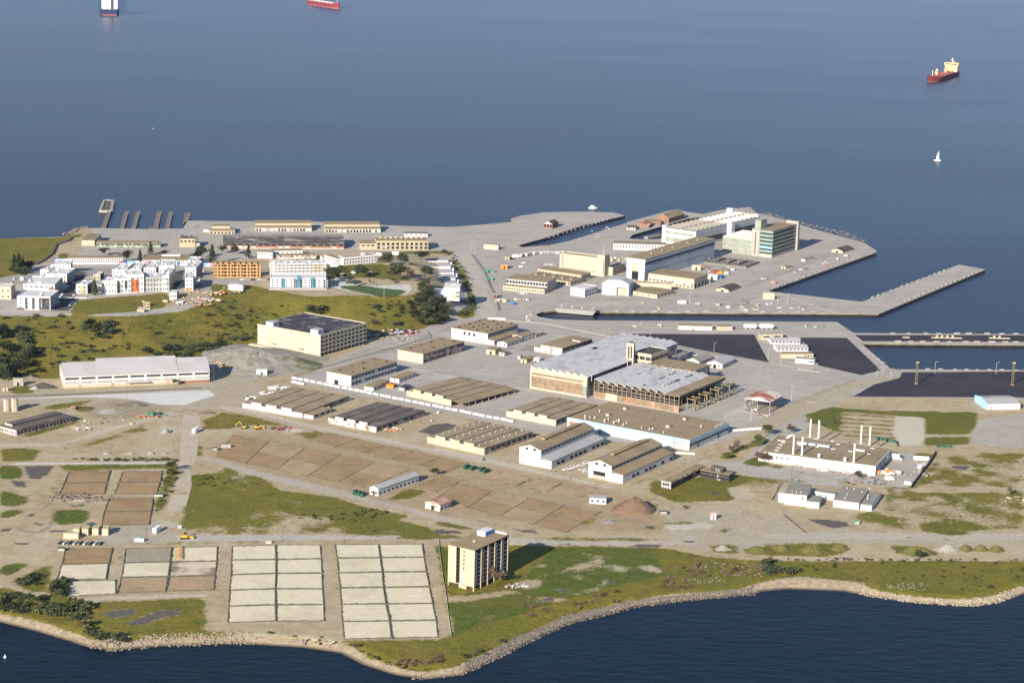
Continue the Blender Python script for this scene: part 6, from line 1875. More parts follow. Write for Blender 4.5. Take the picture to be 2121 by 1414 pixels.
# hoarding of coloured panels
for (a, c, z0) in (('a 425 566', 'a 558 566', 0), ('a 700 572', 'a 905 578', 0), ('a 970 585', 'a 1130 580', 0), ('a 1180 590', 'a 1290 585', 0), ('a 1440 590', 'a 1510 590', 0), ('a 1640 600', 'a 1735 598', 0)):
 p, q = hit(P1(a)), hit(P1(c))
 ln = math.hypot(q.x - p.x, q.y - p.y)
 nth = {'a 425 566': 'behind the left street row', 'a 700 572': 'in front of the left barracks', 'a 970 585': 'between the two barracks', 'a 1180 590': 'at the left end of the right barracks', 'a 1440 590': 'behind the right hand apartment bar', 'a 1640 600': 'left of the orange timber frame'}[a]
 t = thing('hoarding', 'pink and blue panelled site hoarding %s' % nth, 'hoarding', p, math.atan2(q.y - p.y, q.x - p.x), 'coloured site hoardings')
 n = max(4, int(ln / 4))
 for k in range(n):
  MB().box(ln * k / n, ln * (k + 1) / n - .05, -.1, .1, -1, 4.2).build('panel', M[('pink', 'lblue', 'dblue', 'purple', 'bwhite', 'lblue', 'redp')[(k * 3 + int(ln)) % 7]], t)
# ------------------------------------------------------------------ finger piers
for k, (a, c, w_) in enumerate((('a 840 285', 'a 888 148', 5), ('a 990 290', 'a 1030 150', 5), ('a 1085 285', 'a 1125 150', 5), ('a 1262 295', 'a 1295 152', 5.5), ('a 1358 290', 'a 1390 152', 5), ('a 1512 230', 'a 1527 162', 6))):
 nth = ('first finger pier from the left, leading to the square platform', 'second finger pier from the left', 'third finger pier from the left', 'fourth finger pier from the left, with a side stub', 'fifth finger pier from the left', 'short finger pier at the quay corner')[k]
 p, q = un(P1(a), 0), un(P1(c), 0)
 ln = (q - p).length
 t = thing('pier', 'old timber ' + nth, 'pier', p, math.atan2(q.y - p.y, q.x - p.x), 'old finger piers')
 MB().box(0, ln, -w_ / 2, w_ / 2, -.5, .3).build('deck', M['timber'], t)
 for i in range(int(ln / 14) + 1):
  m_ = MB()
  for s_ in (-.42, .42):
   m_.tube((i * 14 + 1, s_ * w_, -9), (i * 14 + 1, s_ * w_, .1), .5, 6)
  m_.build('piles', M['timber'], t)
 MB().box(0, ln, -w_ / 2 - .1, -w_ / 2 + .5, .3, .8).build('kerb', M['concrete'], t)
 if k == 3:
  MB().box(4, 16, w_ / 2, w_ / 2 + 5, -.5, .2).build('side_stub', M['timber'], t)
P_ = [un(q, 0) for q in Q('a 815 148 848 62 920 65 905 150')]
t = thing('platform', 'square pile platform with open grid deck at the end of the first pier', 'platform', P_[0])
for i in range(4):
 p, q = P_[i] - P_[0], P_[(i + 1) % 4] - P_[0]
 MB().tube(p, q, 2.0, 4).build('edge_beam', M['concrete'], t)
for f in (.2, .4, .6, .8):
 p, q = P_[0].lerp(P_[3], f) - P_[0], P_[1].lerp(P_[2], f) - P_[0]
 MB().tube(p, q, .9, 4).build('cross_beam', M['timber'], t)
 p, q = P_[0].lerp(P_[1], f) - P_[0], P_[3].lerp(P_[2], f) - P_[0]
 MB().tube(p, q, .9, 4).build('cross_beam', M['timber'], t)
for i in range(5):
 for j in range(4):
  p = P_[0].lerp(P_[1], i / 4).lerp(P_[3].lerp(P_[2], i / 4), j / 3) - P_[0]
  MB().tube((p.x, p.y, -9), (p.x, p.y, 0), .8, 6).build('pile', M['timber'], t)
# ------------------------------------------------------------------ dock furniture
p, q = un(P1('c 1175 890'), -2), un(P1('c 1508 918'), -2)
t = thing('barge', 'long grey flat barge moored along the dock wall', 'barge', p, math.atan2(q.y - p.y, q.x - p.x))
L_ = (q - p).length
MB().prof([(0, 4.2), (3, .2), (L_ - 3, .2), (L_, 4.2)], -1, 11, 'y').build('hull', M['barge'], t)
MB().box(1, L_ - 1, 0, 10, 4.2, 4.5).build('deck', M['concrete'], t)
for k in range(7):
 MB().box(4 + k * L_ / 8, 5 + k * L_ / 8, 8.5, 9.0, 4.5, 5.4).build('bollard', M['rust' if k % 2 else 'bwhite'], t)
p, q = un(P1('c 960 362'), -2), un(P1('c 1110 348'), -2)
t = thing('raft', 'long rusty timber raft floating at the inlet head', 'raft', p, math.atan2(q.y - p.y, q.x - p.x))
MB().box(0, (q - p).length, -2, 2.5, -.8, .5).build('deck', M['timber'], t)
MB().box(0, (q - p).length, -2.2, -2, -.8, .9).build('fender', M['rust'], t)
p, q = un(P1('d 345 368'), -2), un(P1('d 458 345'), -2)
t = thing('raft', 'grey caisson floating in the narrow dock by the machine shop', 'raft', p, math.atan2(q.y - p.y, q.x - p.x))
MB().box(0, (q - p).length, -3, 3, -.8, 1.6).build('deck', M['barge'], t)
MB().box(2, (q - p).length - 2, -.8, .8, 1.6, 2.2).build('hatch', M['concrete'], t)
# pale fender blocks along the piers and quay edges
BL = thing('fender_block', 'pale concrete fender block on the quay edge', 'block', (0, 0, 0), 0, 'fender blocks along the quays')
MB().box(-2.6, 2.6, -1.0, 1.0, -.4, 1.0).build('block', M['concrete'], BL)
MB().box(-2.2, 2.2, -1.02, -.9, .2, .7).build('face_plate', M['concrete'], BL)
first = [True]
def blocks(px0, px1, n, where, sc_=1.0, jit=.15):
 a, c = hit(P1(px0)), hit(P1(px1))
 an = math.atan2(c.y - a.y, c.x - a.x)
 for k in range(n):
  f = (k + .5) / n + random.uniform(-jit, jit) / n
  p = a.lerp(c, f)
  lab = 'pale fender block ' + where
  gp = 'fender blocks ' + where
  if first[0]:
   BL.location, BL.rotation_euler, first[0] = p, (0, 0, an), False
   BL['label'], BL['group'] = lab, gp
   BL.scale = (sc_, sc_, sc_)
  else:
   copy_thing(BL, p, an, lab, sc_ * random.uniform(.8, 1.25), gp)
blocks('e 990 670', 'e 2121 674', 9, 'on the far edge of the black topped pier', .9)
blocks('e 1030 737', 'e 2121 742', 10, 'on the near edge of the black topped pier', 1.0)
blocks('e 870 385', 'e 1500 148', 14, 'on the far edge of the diagonal pier', .8)
blocks('e 1140 412', 'e 1790 150', 18, 'on the near edge of the diagonal pier', .8)
blocks('d 1360 785', 'd 2100 505', 16, 'along the quay opposite the diagonal pier', .7)
blocks('d 30 962', 'd 1800 968', 12, 'along the north wall of the long dock', .9)
blocks('c 1120 288', 'c 1720 102', 18, 'along the spit beside the inlet', .6)
blocks('c 1290 325', 'c 1780 165', 8, 'along the near side of the inlet', .5)
blocks('e 800 775', 'e 1020 950', 6, 'on the slanting quay beside the black lot', .8)
blocks('e 1300 960', 'e 2100 968', 8, 'along the water edge of the lower black lot', .6)
# ------------------------------------------------------------------ ships
def ship(label, stern, bow, beam, hull, deckz, mh, md, house, hy=.1, hh=15, cranes=0, name='cargo_ship', boot=True):
 p, q = un(P1(stern), WATER_Z), un(P1(bow), WATER_Z)
 L_ = (q - p).length
 t = thing(name, label, 'ship', p, math.atan2(q.y - p.y, q.x - p.x))
 n, hb = 26, beam / 2
 def width(f):
  return hb * min(1, (f / .06) ** .4 * .25 + .75 if f < .06 else 1) * (1 if f < .8 else max(.02, (1 - ((f - .8) / .2) ** 2.2)))
 b = MB()
 for (z0, z1, mt, k) in ((-.5, deckz * .22, M['boot'] if boot else mh, .93), (deckz * .22, deckz, mh, 1.0)):
  pts = [(L_ * i / n, -width(i / n) * k) for i in range(n + 1)] + [(L_ * i / n, width(i / n) * k) for i in range(n, -1, -1)]
  b.prism(pts, z0, z1, mt)
 b.build('hull', mh, t)
 MB().prism([(L_ * (.01 + .97 * i / n), -width(i / n) * .96) for i in range(n + 1)] + [(L_ * (.01 + .97 * i / n), width(i / n) * .96) for i in range(n, -1, -1)], deckz, deckz + .3).build('deck', md, t)
 MB().prism([(L_ * (.9 + .1 * i / 6), -width(.9 + .1 * i / 6)) for i in range(7)] + [(L_ * (.9 + .1 * i / 6), width(.9 + .1 * i / 6)) for i in range(6, -1, -1)], deckz, deckz + 3).build('forecastle', mh, t)
 x0, x1 = L_ * hy, L_ * hy + 14
 s = MB().box(x0, x1, -hb * .86, hb * .86, deckz + .3, deckz + hh * .72)
 s.box(x0 - 1, x1 + .6, -hb * .99, hb * .99, deckz + hh * .72, deckz + hh)
 s = s.build('superstructure', house, t)
 for r in range(4):
  MB().box(x1 - .05, x1 + .12, -hb * .7, hb * .7, deckz + 1.6 + r * hh * .17, deckz + 2.5 + r * hh * .17).build('window_row', M['glass'], s)
 MB().box(x1 + .5, x1 + .7, -hb * .9, hb * .9, deckz + hh * .8, deckz + hh * .93).build('bridge_window', M['glass'], s)
 MB().box(x0 - 9, x0 - 3, -3.4, 3.4, deckz + .3, deckz + hh * 1.12).build('funnel', house, t)
 m_ = MB().tube((x0 + 7, 0, deckz + hh), (x0 + 7, 0, deckz + hh + 11), .8, 6)
 m_.box(x0 + 6.5, x0 + 7.5, -4, 4, deckz + hh + 6, deckz + hh + 6.7)
 m_.build('mast', M['bwhite'], t)
 MB().tube((L_ * .93, 0, deckz), (L_ * .93, 0, deckz + 15), .6, 6).build('foremast', house, t)
 for k in range(cranes):
  x = x1 + (L_ * .9 - x1) * (k + .6) / cranes
  MB().box(x - 2, x + 2, -2, 2, deckz, deckz + 15).build('crane_post', house, t)
  MB().tube((x, 0, deckz + 13), (x + 16, 0, deckz + 9), .9, 5).build('crane_jib', house, t)
 for k in range(5):
  x = x1 + 8 + (L_ * .86 - x1 - 8) * (k + .5) / 5
  MB().box(x - 7, x + 7, -hb * .6, hb * .6, deckz + .3, deckz + 2.2).build('hatch_cover', md, t)
ship('red and navy cargo ship with cream yellow superstructure at anchor', 'z 1975 156', 'z 1927 171', 31, 0, 9.5, M['hullr'], M['deckr'], M['shipy'], .06, 19, 2)
ship('red hulled tanker cut off by the top picture edge', 'z 643 9.5', 'z 703 19', 30, 0, 14, M['hullr'], M['pathm'], M['bwhite'], .08, 22, 0)
ship('dark blue hulled ship with tall white superstructure seen from the stern', 'z 227.5 33', 'z 223 -14', 50, 0, 16, M['hullb'], M['lgreen'], M['bwhite'], .02, 44, 0)
# sailing boat
p = un((1942, 333), WATER_Z)
t = thing('sailing_boat', 'white sailing boat with narrow furled looking sail on open water', 'sailboat', p, R_(160))
t.scale = (.8, .8, .85)
MB().prism([(-6, -1.3), (3, -1.7), (7, 0), (3, 1.7), (-6, 1.3)], -.2, 1.6).build('hull', M['sail'], t)
MB().box(-3, 2, -.9, .9, 1.6, 2.3).build('cabin', M['bwhite'], t)
MB().tube((.5, 0, 1.5), (.5, 0, 18), .16, 6).build('mast', M['lsteel'], t)
MB().prism([(.3, -.12), (.3, .12), (-2.6, .9), (-2.8, .6)], 2.6, 17.4, top=.12).build('mainsail', M['sail'], t)
MB().prism([(2.6, -.1), (2.6, .1), (1.0, -.7), (.9, -.9)], 2.4, 13, top=.15).build('jib', M['sail'], t)
p = un((1227, 432), WATER_Z)
t = thing('motor_boat', 'small white motor boat off the end of the spit', 'boat', p, R_(5))
MB().prism([(-5, -1.8), (3, -1.8), (6, 0), (3, 1.8), (-5, 1.8)], -.3, 1.8).build('hull', M['bwhite'], t)
MB().box(-2.5, 2, -1.4, 1.4, 1.8, 4.0).build('cabin', M['sail'], t)
MB().box(2.0, 2.1, -1.2, 1.2, 2.6, 3.5).build('windscreen', M['glass'], t)
for (px, lab) in (('z 10.5 1361', 'tiny white buoy on the dark water in the lower left corner'), ('z 317 267', 'tiny white buoy far out on the left bay')):
 p = un(P1(px), WATER_Z)
 t = thing('buoy', lab, 'buoy', p)
 MB().tube((0, 0, -.5), (0, 0, .7), .8, 10, .7).tube((0, 0, .7), (0, 0, 1.4), .7, 10, .2).build('float', M['bwhite'], t)
 MB().tube((0, 0, 1.3), (0, 0, 2.2), .08, 6).build('staff', M['lsteel'], t)
# ------------------------------------------------------------------ soil and sand beds
def bed(name, label, cat, px, mt, rimh=.55, group=None, gap=.0, h=.08):
 W_ = [hit(p) for p in px]
 ar = sum(W_[i - 1].x * W_[i].y - W_[i].x * W_[i - 1].y for i in range(4))
 if ar < 0:
  W_.reverse()
 c = sum(W_, Vector()) / 4
 c.z = 0
 t = thing(name, label, cat, c, 0, group)
 P = [(p - c) for p in W_]
 # the surface: a finely divided slab with gently uneven top
 n = 10
 b = MB()
 for i in range(n + 1):
  for j in range(n + 1):
   f_ = lambda k_: {0: 0, 1: .015, n - 1: .985, n: 1}.get(k_, k_ / n)
   q = P[0].lerp(P[1], f_(i)).lerp(P[3].lerp(P[2], f_(i)), f_(j))
   e = 0 if i in (0, n) or j in (0, n) else 1
   k = random.uniform(-.1, .1) * (1 - e)
   b.v.append((q.x + k, q.y + k, h * e + .05 + random.uniform(0, .12) * e))
 for i in range(n):
  for j in range(n):
   a = i * (n + 1) + j
   b.f.append((a, a + n + 1, a + n + 2, a + 1))
   b.mi.append(0)
 b.build('bed_surface', mt, t)
 r = MB()
 for i in range(4):
  a, q = P[i], P[(i + 1) % 4]
  ln = (q - a).length
  d = (q - a).normalized()
  an = math.atan2(d.y, d.x)
  s = 0.0
  while s < ln - 1:
   l_ = random.uniform(1.6, 4.2)
   if random.random() > gap:
    o = a + d * (s + l_ / 2)
    w_ = random.uniform(.14, .3) * (1.25 if i % 2 and rimh > .5 else 1)
    r.box(-l_ / 2, l_ / 2, -w_, w_, -.1, rimh * random.uniform(.5, 1.2), M['edge'], Matrix.Translation((o.x + random.uniform(-.12, .12), o.y + random.uniform(-.12, .12), 0)) @ Matrix.Rotation(an + random.uniform(-.06, .06), 4, 'Z'))
   s += l_ + (random.uniform(2, 6) if random.random() < gap else .1)
 r.build('sandbag_edge', M['edge'], t)
 return t
ORD = ('first', 'second', 'third', 'fourth', 'fifth', 'sixth')
def lp(r, pts):
 return [P1('%s %f %f' % (r, x, y)) for x, y in pts]
LX, MX, RX = (755, 775, 785, 797, 808, 818, 830), (1120, 1132, 1150, 1160, 1180, 1210, 1225), (1475, 1490, 1510, 1535, 1560, 1590, 1605)
LY, MY, RY = (290, 402, 520, 642, 775, 915, 1060), (287, 396, 514, 638, 772, 910, 1050), (285, 392, 510, 633, 768, 905, 1045)
for k in range(6):
 for cnm, X0, Y0, X1, Y1 in (('left', LX, LY, MX, MY), ('right', MX, MY, RX, RY)):
  bed('sand_bed', 'pale sand bed beside the beige tower, %s row from the road, %s column' % (ORD[k], cnm), 'sand bed',
   lp('l', ((X0[k] + 5, Y0[k] + 3), (X1[k] - 5, Y1[k] + 3), (X1[k + 1] - 5, Y1[k + 1] - 3), (X0[k + 1] + 5, Y0[k + 1] - 3))), M['sandb'], group='pale beds beside the tower')
LX, MX, RX = (-79, -84, -86, -99, -104, -114), (280, 285, 285, 280, 280, 285), (645, 655, 660, 665, 675, 680)
LY, MY, RY = (300, 415, 535, 660, 790, 925), (292, 412, 525, 650, 780, 915), (290, 405, 522, 650, 778, 912)
for k in range(5):
 for cnm, X0, Y0, X1, Y1 in (('left', LX, LY, MX, MY), ('right', MX, MY, RX, RY)):
  bed('sand_bed', 'pale sand bed, middle block, %s row from the road, %s column' % (ORD[k], cnm), 'sand bed',
   lp('l', ((X0[k] + 4, Y0[k] + 3), (X1[k] - 5, Y1[k] + 3), (X1[k + 1] - 5, Y1[k + 1] - 3), (X0[k + 1] + 4, Y0[k + 1] - 3))), M['sandb'], group='pale beds in the middle block')
LX, MX, RX = (1018, 1003, 983, 948), (1402, 1388, 1372, 1350), (1772, 1768, 1755, 1745)
LY, MY, RY = (322, 438, 557, 690), (312, 430, 550, 672), (304, 424, 542, 662)
names = (('grey green bed', 'sandg', 'pale bed with heaps', 'sandb'), ('pale bed, wet right end', 'sandb', 'pale bed, dark wet patch', 'sandw'), ('pinkish brown bed', 'soilg', 'pinkish brown bed', 'soilg'))
for k in range(3):
 for ci, (X0, Y0, X1, Y1) in enumerate(((LX, LY, MX, MY), (MX, MY, RX, RY))):
  bed('soil_bed', '%s, %s column of the six bed block by the shore' % (names[k][ci * 2], ('left', 'right')[ci]), 'soil bed',
   lp('k', ((X0[k] + 5, Y0[k] + 3), (X1[k] - 5, Y1[k] + 3), (X1[k + 1] - 5, Y1[k + 1] - 3), (X0[k + 1] + 5, Y0[k + 1] - 3))), M[names[k][ci * 2 + 1]], group='six bed block')
for (pts, mt, lab) in ((((532, 325), (915, 318), (888, 440), (506, 450)), 'soil', 'brown bed at the top of the narrow left column'), (((500, 455), (882, 445), (862, 570), (466, 575)), 'sandb', 'pale bed in the middle of the narrow left column'),
      (((572, 588), (938, 580), (943, 690), (546, 712)), 'sandb', 'pale bed with clipped corner at the foot of the narrow left column')):
 bed('soil_bed', lab, 'soil bed', lp('k', pts), M[mt], group='narrow left column of beds')
for k in range(5):
 p = hit(P1('k %f %f' % (1462, 325 + k * 20)))
 t = thing('soil_heap', 'dark soil heap on the pale bed, %s from the road' % ORD[k], 'heap', p, 0, 'soil heaps on the pale bed')
 MB().prism([(3.4 * math.cos(i * .7), 2.4 * math.sin(i * .7)) for i in range(9)], .2, 1.6, top=.3).build('heap', M['soil'], t)
for (pts, lab) in ((((560, 1087), (893, 1083), (872, 1172), (523, 1182)), 'brown bed, far half, left of the dirt road'), (((521, 1187), (870, 1177), (848, 1268), (482, 1275)), 'brown bed, near half, left of the vertical dirt road')):
 bed('soil_bed', lab, 'soil bed', lp('f', pts), M['soil'], group='brown beds by the dirt road')
for (pts, lab) in ((((1000, 1087), (1322, 1084), (1302, 1168), (968, 1172)), 'brown bed, far half, next to the vertical dirt road'), (((966, 1176), (1300, 1172), (1276, 1268), (932, 1272)), 'brown bed, near half, next to the vertical dirt road')):
 bed('soil_bed', lab, 'soil bed', lp('f', pts), M['soil'], group='brown beds by the dirt road')
for (pts, lab) in ((((888, -85), (1245, -87), (1232, 18), (848, 22)), 'lone brown bed below the pair, far half'), (((846, 26), (1230, 22), (1212, 128), (828, 132)), 'lone brown bed below the pair, near half')):
 bed('soil_bed', lab, 'soil bed', lp('k', pts), M['soil'], group='lone brown bed')
def grid(r, BL_, BR_, FR_, FL_, nc, nr, lab, grp, mats, cols=None, rows=None):
 B_ = [Vector((*x, 0)) for x in (BL_, BR_, FR_, FL_)]
 cols = cols or [i / nc for i in range(nc + 1)]
 rows = rows or [i / nr for i in range(nr + 1)]
 def at(u, v):
  q = B_[0].lerp(B_[1], u).lerp(B_[3].lerp(B_[2], u), v)
  return (q.x, q.y)
 for i in range(nc):
  for j in range(nr):
   g = .0005
   bed('soil_bed', lab % (ORD[i], ('far', 'near')[j] if nr == 2 else ''), 'soil bed', lp(r, (at(cols[i] + g, rows[j] + g), at(cols[i + 1] - g, rows[j] + g), at(cols[i + 1] - g, rows[j + 1] - g), at(cols[i] + g, rows[j + 1] - g))),
    M[mats[(i * 2 + j) % len(mats)]], .3, grp, .06)
grid('g', (95, 785), (1530, 1065), (1190, 1222), (-57, 968), 5, 2, 'brown bed, large field left of the white shed, %s column, %s row', 'large brown bed field', ('soil', 'soil', 'soilg'))
grid('g', (872, 772), (2010, 1022), (1830, 1085), (695, 832), 5, 1, 'brown bed of the upper strip along the road, %s from the left%s', 'upper strip of brown beds', ('soil', 'soilg'))
grid('m', (190, 5), (1345, 240), (1072, 403), (0, 133), 4, 2, 'brown bed left of the brown heap, %s column, %s row', 'right brown bed field', ('soil', 'soil', 'soilg'))
bed('soil_bed', 'small brown bed right of the long white shed', 'soil bed', lp('g', ((1790, 1122), (1962, 1156), (1742, 1250), (1565, 1216))), M['soil'], .4, None, .3)
bed('soil_bed', 'brown bed above the right field, left of two by the white flat hut', 'soil bed', lp('m', ((860, -35), (1035, 0), (905, 72), (680, 15))), M['soilg'], .4, None, .4)
bed('soil_bed', 'patchy brown bed above the right field, right of two by the white flat hut', 'soil bed', lp('m', ((1062, 8), (1328, 48), (1172, 128), (935, 75))), M['soilg'], .4, None, .4)
bed('soil_bed', 'brown bed by the parked green trucks', 'soil bed', lp('h', ((560, 1282), (785, 1335), (655, 1400), (430, 1350))), M['soilg'], .4, None, .4)
bed('soil_bed', 'narrow brown bed right of the one by the parked green trucks', 'soil bed', lp('h', ((812, 1338), (1028, 1372), (900, 1440), (668, 1404))), M['soilg'], .4, None, .4)
# ------------------------------------------------------------------ mounds and heaps
def mound(name, label, cat, px, rx, ry, h, mt, an=0, pk=1.0, st=None, group=None, rag=.25):
 p = hit(P1(px)) if isinstance(px, str) else px
 t = thing(name, label, cat, p, an, group)
 n, m = 28, 9
 b = MB()
 b.v.append((0, 0, h))
 ph = random.uniform(0, 9)
 for j in range(1, m + 1):
  f = j / m
  for i in range(n):
   a = 2 * math.pi * i / n
   r = f * (1 + rag * f * (math.sin(a * 3 + ph) * .5 + math.sin(a * 7 + ph * 2) * .3))
   z = h * (max(0, 1 - f) ** pk if pk <= 1.2 else (math.cos(f * math.pi) + 1) / 2)
   b.v.append((rx * r * math.cos(a), ry * r * math.sin(a), z * (1 + random.uniform(-.07, .07)) - (.8 if j == m else 0)))
 for i in range(n):
  b.f.append((0, 1 + i, 1 + (i + 1) % n))
 for j in range(m - 1):
  for i in range(n):
   a, c = 1 + j * n + i, 1 + j * n + (i + 1) % n
   b.f.append((a, a + n, c + n, c))
 b.mi = [0] * len(b.f)
 b.build(name, mt, t)
 return t
mound('gravel_mound', 'broad grey gravel mound beside the large cream warehouse', 'mound', 'z 535 745', 56, 70, 8, mat('rough brown grey gravel', (.3, .28, .24), (.19, .175, .15), .8, .12, (1, 1, 1), bump=.6, var=.28), .5, 2, rag=.3)
mound('grassy_mound', 'grassy green flank of ground between the gravel mound and the warehouse road', 'mound', 'z 598 752', 34, 28, 5.5, mat('rough green bank', (.1, .115, .04), (.24, .225, .18), .9, .07, bump=.5, var=.3), -.5, 2, rag=.15)
mound('dirt_heap', 'steep brown dirt heap beside the white flat hut', 'heap', 'm 1625 215', 16, 14, 9.5, M['dirt'], .3, 1.0, rag=.1)
for (px, rx, ry, h, lab, mt) in (('o 1255 345', 17, 12, 4.2, 'grassy mound, leftmost of the row along the shore road', 'grassm'), ('o 1450 325', 11, 9, 3.6, 'grassy mound, second from left along the shore road', 'grassm'), ('o 1700 345', 18, 14, 4.8, 'grassy mound, largest of the row along the shore road', 'grassm'),
        ('p 620 325', 12, 9, 4.2, 'grey green rubble mound at the right end of the shore road row', 'grassm'), ('o 970 325', 10, 7, 3, 'grey rubble mound left of the grassy mounds', 'gravel'), ('p 1250 350', 24, 12, 4.8, 'long grassy mound with a small crest beside the grey heap', 'grassm'),
        ('p 1500 335', 16, 10, 4.2, 'grey earth heap with a dark post beside the long grassy mound', 'gravel'), ('p 1645 330', 8.5, 8, 4.2, 'domed olive mound, left of three in a row near the right edge', 'grassm'), ('p 1765 330', 9, 8, 4.2, 'domed olive mound, middle of three in a row near the right edge', 'grassm'), ('p 1895 335', 9.5, 8, 4.2, 'domed olive mound, right of three in a row near the right edge', 'grassm'),
        ('f 870 940', 6, 4, 1.8, 'pale rubble heap, leftmost of four beside the white path', 'rubble'), ('f 1050 942', 8, 4, 1.6, 'pale rubble heap, second of four beside the white path', 'rubble'), ('f 1225 942', 4, 4, 2.2, 'pale rubble heap, third of four beside the white path', 'rubble'), ('f 1335 944', 6, 3.5, 1.6, 'pale rubble heap, last of four beside the white path', 'rubble'),
        ('f 1350 770', 6, 7, 4, 'grey earth heap on the dirt field left of the vertical road', 'gravel'), ('f 900 600', 16, 10, 2.6, 'low grey rubble spread on the dark old asphalt', 'gravel'), ('f 1090 545', 18, 7, 3.2, 'long dark rubble bank on the dark old asphalt', 'droof'), ('f 350 400', 16, 8, 4.5, 'dark covered pile left of the long white shed', 'bitumen'),
        ('f 285 415', 7, 5, 3, 'grey gravel pile in front of the dark covered pile', 'gravel'), ('f 650 1325', 12, 4, 1.6, 'pale gravel windrow below the left brown bed', 'rubble'), ('f 1695 610', 10, 4, 2.2, 'brown brush pile at the road junction', 'leafr'),
        ('g 600 755', 20, 6, 2, 'pale rubble spread beside the parked excavators', 'rubble'), ('c 1540 285', 14, 8, 2.4, 'ring of rubble and broken timber on the inlet apron', 'rubble'), ('m 1425 315', 9, 7, 1.2, 'grey rubble ring on the dirt near the brown heap', 'rubble')):
 if mt:
  mound('mound' if 'mound' in lab else 'heap', lab, 'mound' if 'mound' in lab else 'heap', px, rx * (.62 if px[0] in 'op' else .8), ry * (.62 if px[0] in 'op' else .8), h * .85, M[mt], random.uniform(-.2, .2), 2)
def pile(label, px, n, r, sz, mats, name='debris_pile', flat=.5):
 p = hit(P1(px))
 t = thing(name, label, 'debris pile', p)
 for mt in mats:
  b = MB()
  for k in range(n // len(mats)):
   a, q = random.uniform(0, 6.3), r * math.sqrt(random.random())
   s = random.uniform(.4, 1) * sz
   T_ = Matrix.Translation((q * math.cos(a) * 1.6, q * math.sin(a) * .8, random.uniform(0, sz * .6))) @ Matrix.Rotation(random.uniform(0, 6), 4, 'Z') @ Matrix.Rotation(random.uniform(-.5, .5), 4, 'X')
   b.box(-s * random.uniform(.5, 1.8), s, -s * .5, s * .5, 0, s * flat, mt, T_)
  b.build('debris', mt, t)['kind'] = 'stuff'
pile('heap of white broken boards beside the tower block', 'm 670 840', 40, 5, 1.0, (M['bwhite'], M['rubble'], M['peel']))
pile('red and grey scrap heap at the dirt road by the excavators', 'g 505 745', 40, 6, 1.8, (M['redp'], M['barge'], M['burnt']))
pile('orange rubbish beside the fire darkened storehouse', 'g 1375 745', 30, 5, 1.6, (M['orangep'], M['rust'], M['peel']))
pile('white bags stacked at the barrier end', 'g 470 412', 40, 7, 1.6, (M['bwhite'],), flat=.8)
pile('small row of white bags left of the ribbed storehouse', 'g 370 455', 16, 4, 1.4, (M['bwhite'],), flat=.8)
pile('green sheeting bundle on the dirt lot', 'f 1265 625', 16, 5, 1.8, (M['lgreen'], M['green']))
pile('flat orange mesh bundle beside the green sheeting', 'f 1180 645', 12, 4, 1.2, (M['mulch'],))
pile('cluster of white blocks on the dirt lot', 'f 675 738', 14, 6, 1.8, (M['bwhite'], M['canvas']))
pile('pile of white and dark debris below the left brown bed', 'f 650 1300', 110, 14, .9, (M['rubble'], M['burnt'], M['burnt']))
pile('white and orange bagged stock beside the stack factory end', 'n 1950 850', 40, 7, 2.0, (M['bwhite'], M['bwhite'], M['orangep']), flat=.9)
pile('scattered grey boards by the long fence', 'j 1235 710', 40, 9, 1.2, (M['lroof'], M['concrete']), flat=.2)
pile('orange site materials at the road end below the timber frame', 'b 170 700', 30, 7, 1.8, (M['mulch'], M['wood'], M['bwhite']))
pile('orange and white site materials on the hill road', 'b 110 755', 40, 9, 1.8, (M['mulch'], M['wood'], M['canvas'], M['bwhite']))
pile('stack of timber sheets on the hill edge', 'b 60 790', 24, 8, 2.2, (M['canvas'], M['wood']), flat=.3)
pile('timber stacks behind the white metal site shed', 'b 300 690', 26, 9, 1.8, (M['wood'], M['canvas'], M['green']))
pile('rusty debris on the quay behind the brown storehouse row', 'h 760 990', 30, 6, 1.2, (M['rust'], M['timber']))
pile('white foam blocks on the corner of the storehouse nearest the barrier', 'g 235 495', 14, 3, 1.6, (M['bwhite'], M['burnt']), flat=.9)
pile('fallen grey beams on the beach', 'l 620 1080', 16, 6, 1.4, (M['rubble'], M['canvas']), flat=.3)
pile('junked boats and gear in the lot under the hill trees', 'b 1560 1010', 70, 14, 1.8, (M['bwhite'], M['carb'], M['rust'], M['bluep']))
pile('parked junk and tarps along the lot under the hill trees', 'b 1720 1015', 50, 10, 1.6, (M['bwhite'], M['redp'], M['carb']))
pile('rubble strip along the road below the hill trees', 'b 1640 1060', 60, 16, 1.2, (M['rubble'], M['peel']))
pile('white concrete chunks on the shore meadow', 'o 830 580', 40, 8, .6, (M['rubble'],))
pile('pale stone scatter on the shore meadow below the mounds', 'o 1120 490', 140, 18, .6, (M['rock'], M['barge']))
pile('pale rock patch on the meadow near the right edge', 'p 1180 630', 70, 9, .6, (M['rock'], M['barge']))
pile('cut concrete slabs near the lone palm', 'j 2095 935', 16, 9, 2.4, (M['cream'],), flat=.2)
pile('low brick rubble beside the red roofed open shed', 'i 1500 705', 26, 6, 1.2, (M['peel'], M['purple'], M['brick']))
pile('dark mulch heap beside the small tree by the stack factory', 'n 1560 960', 40, 14, .9, (M['pole'], M['tyre']), flat=.5)
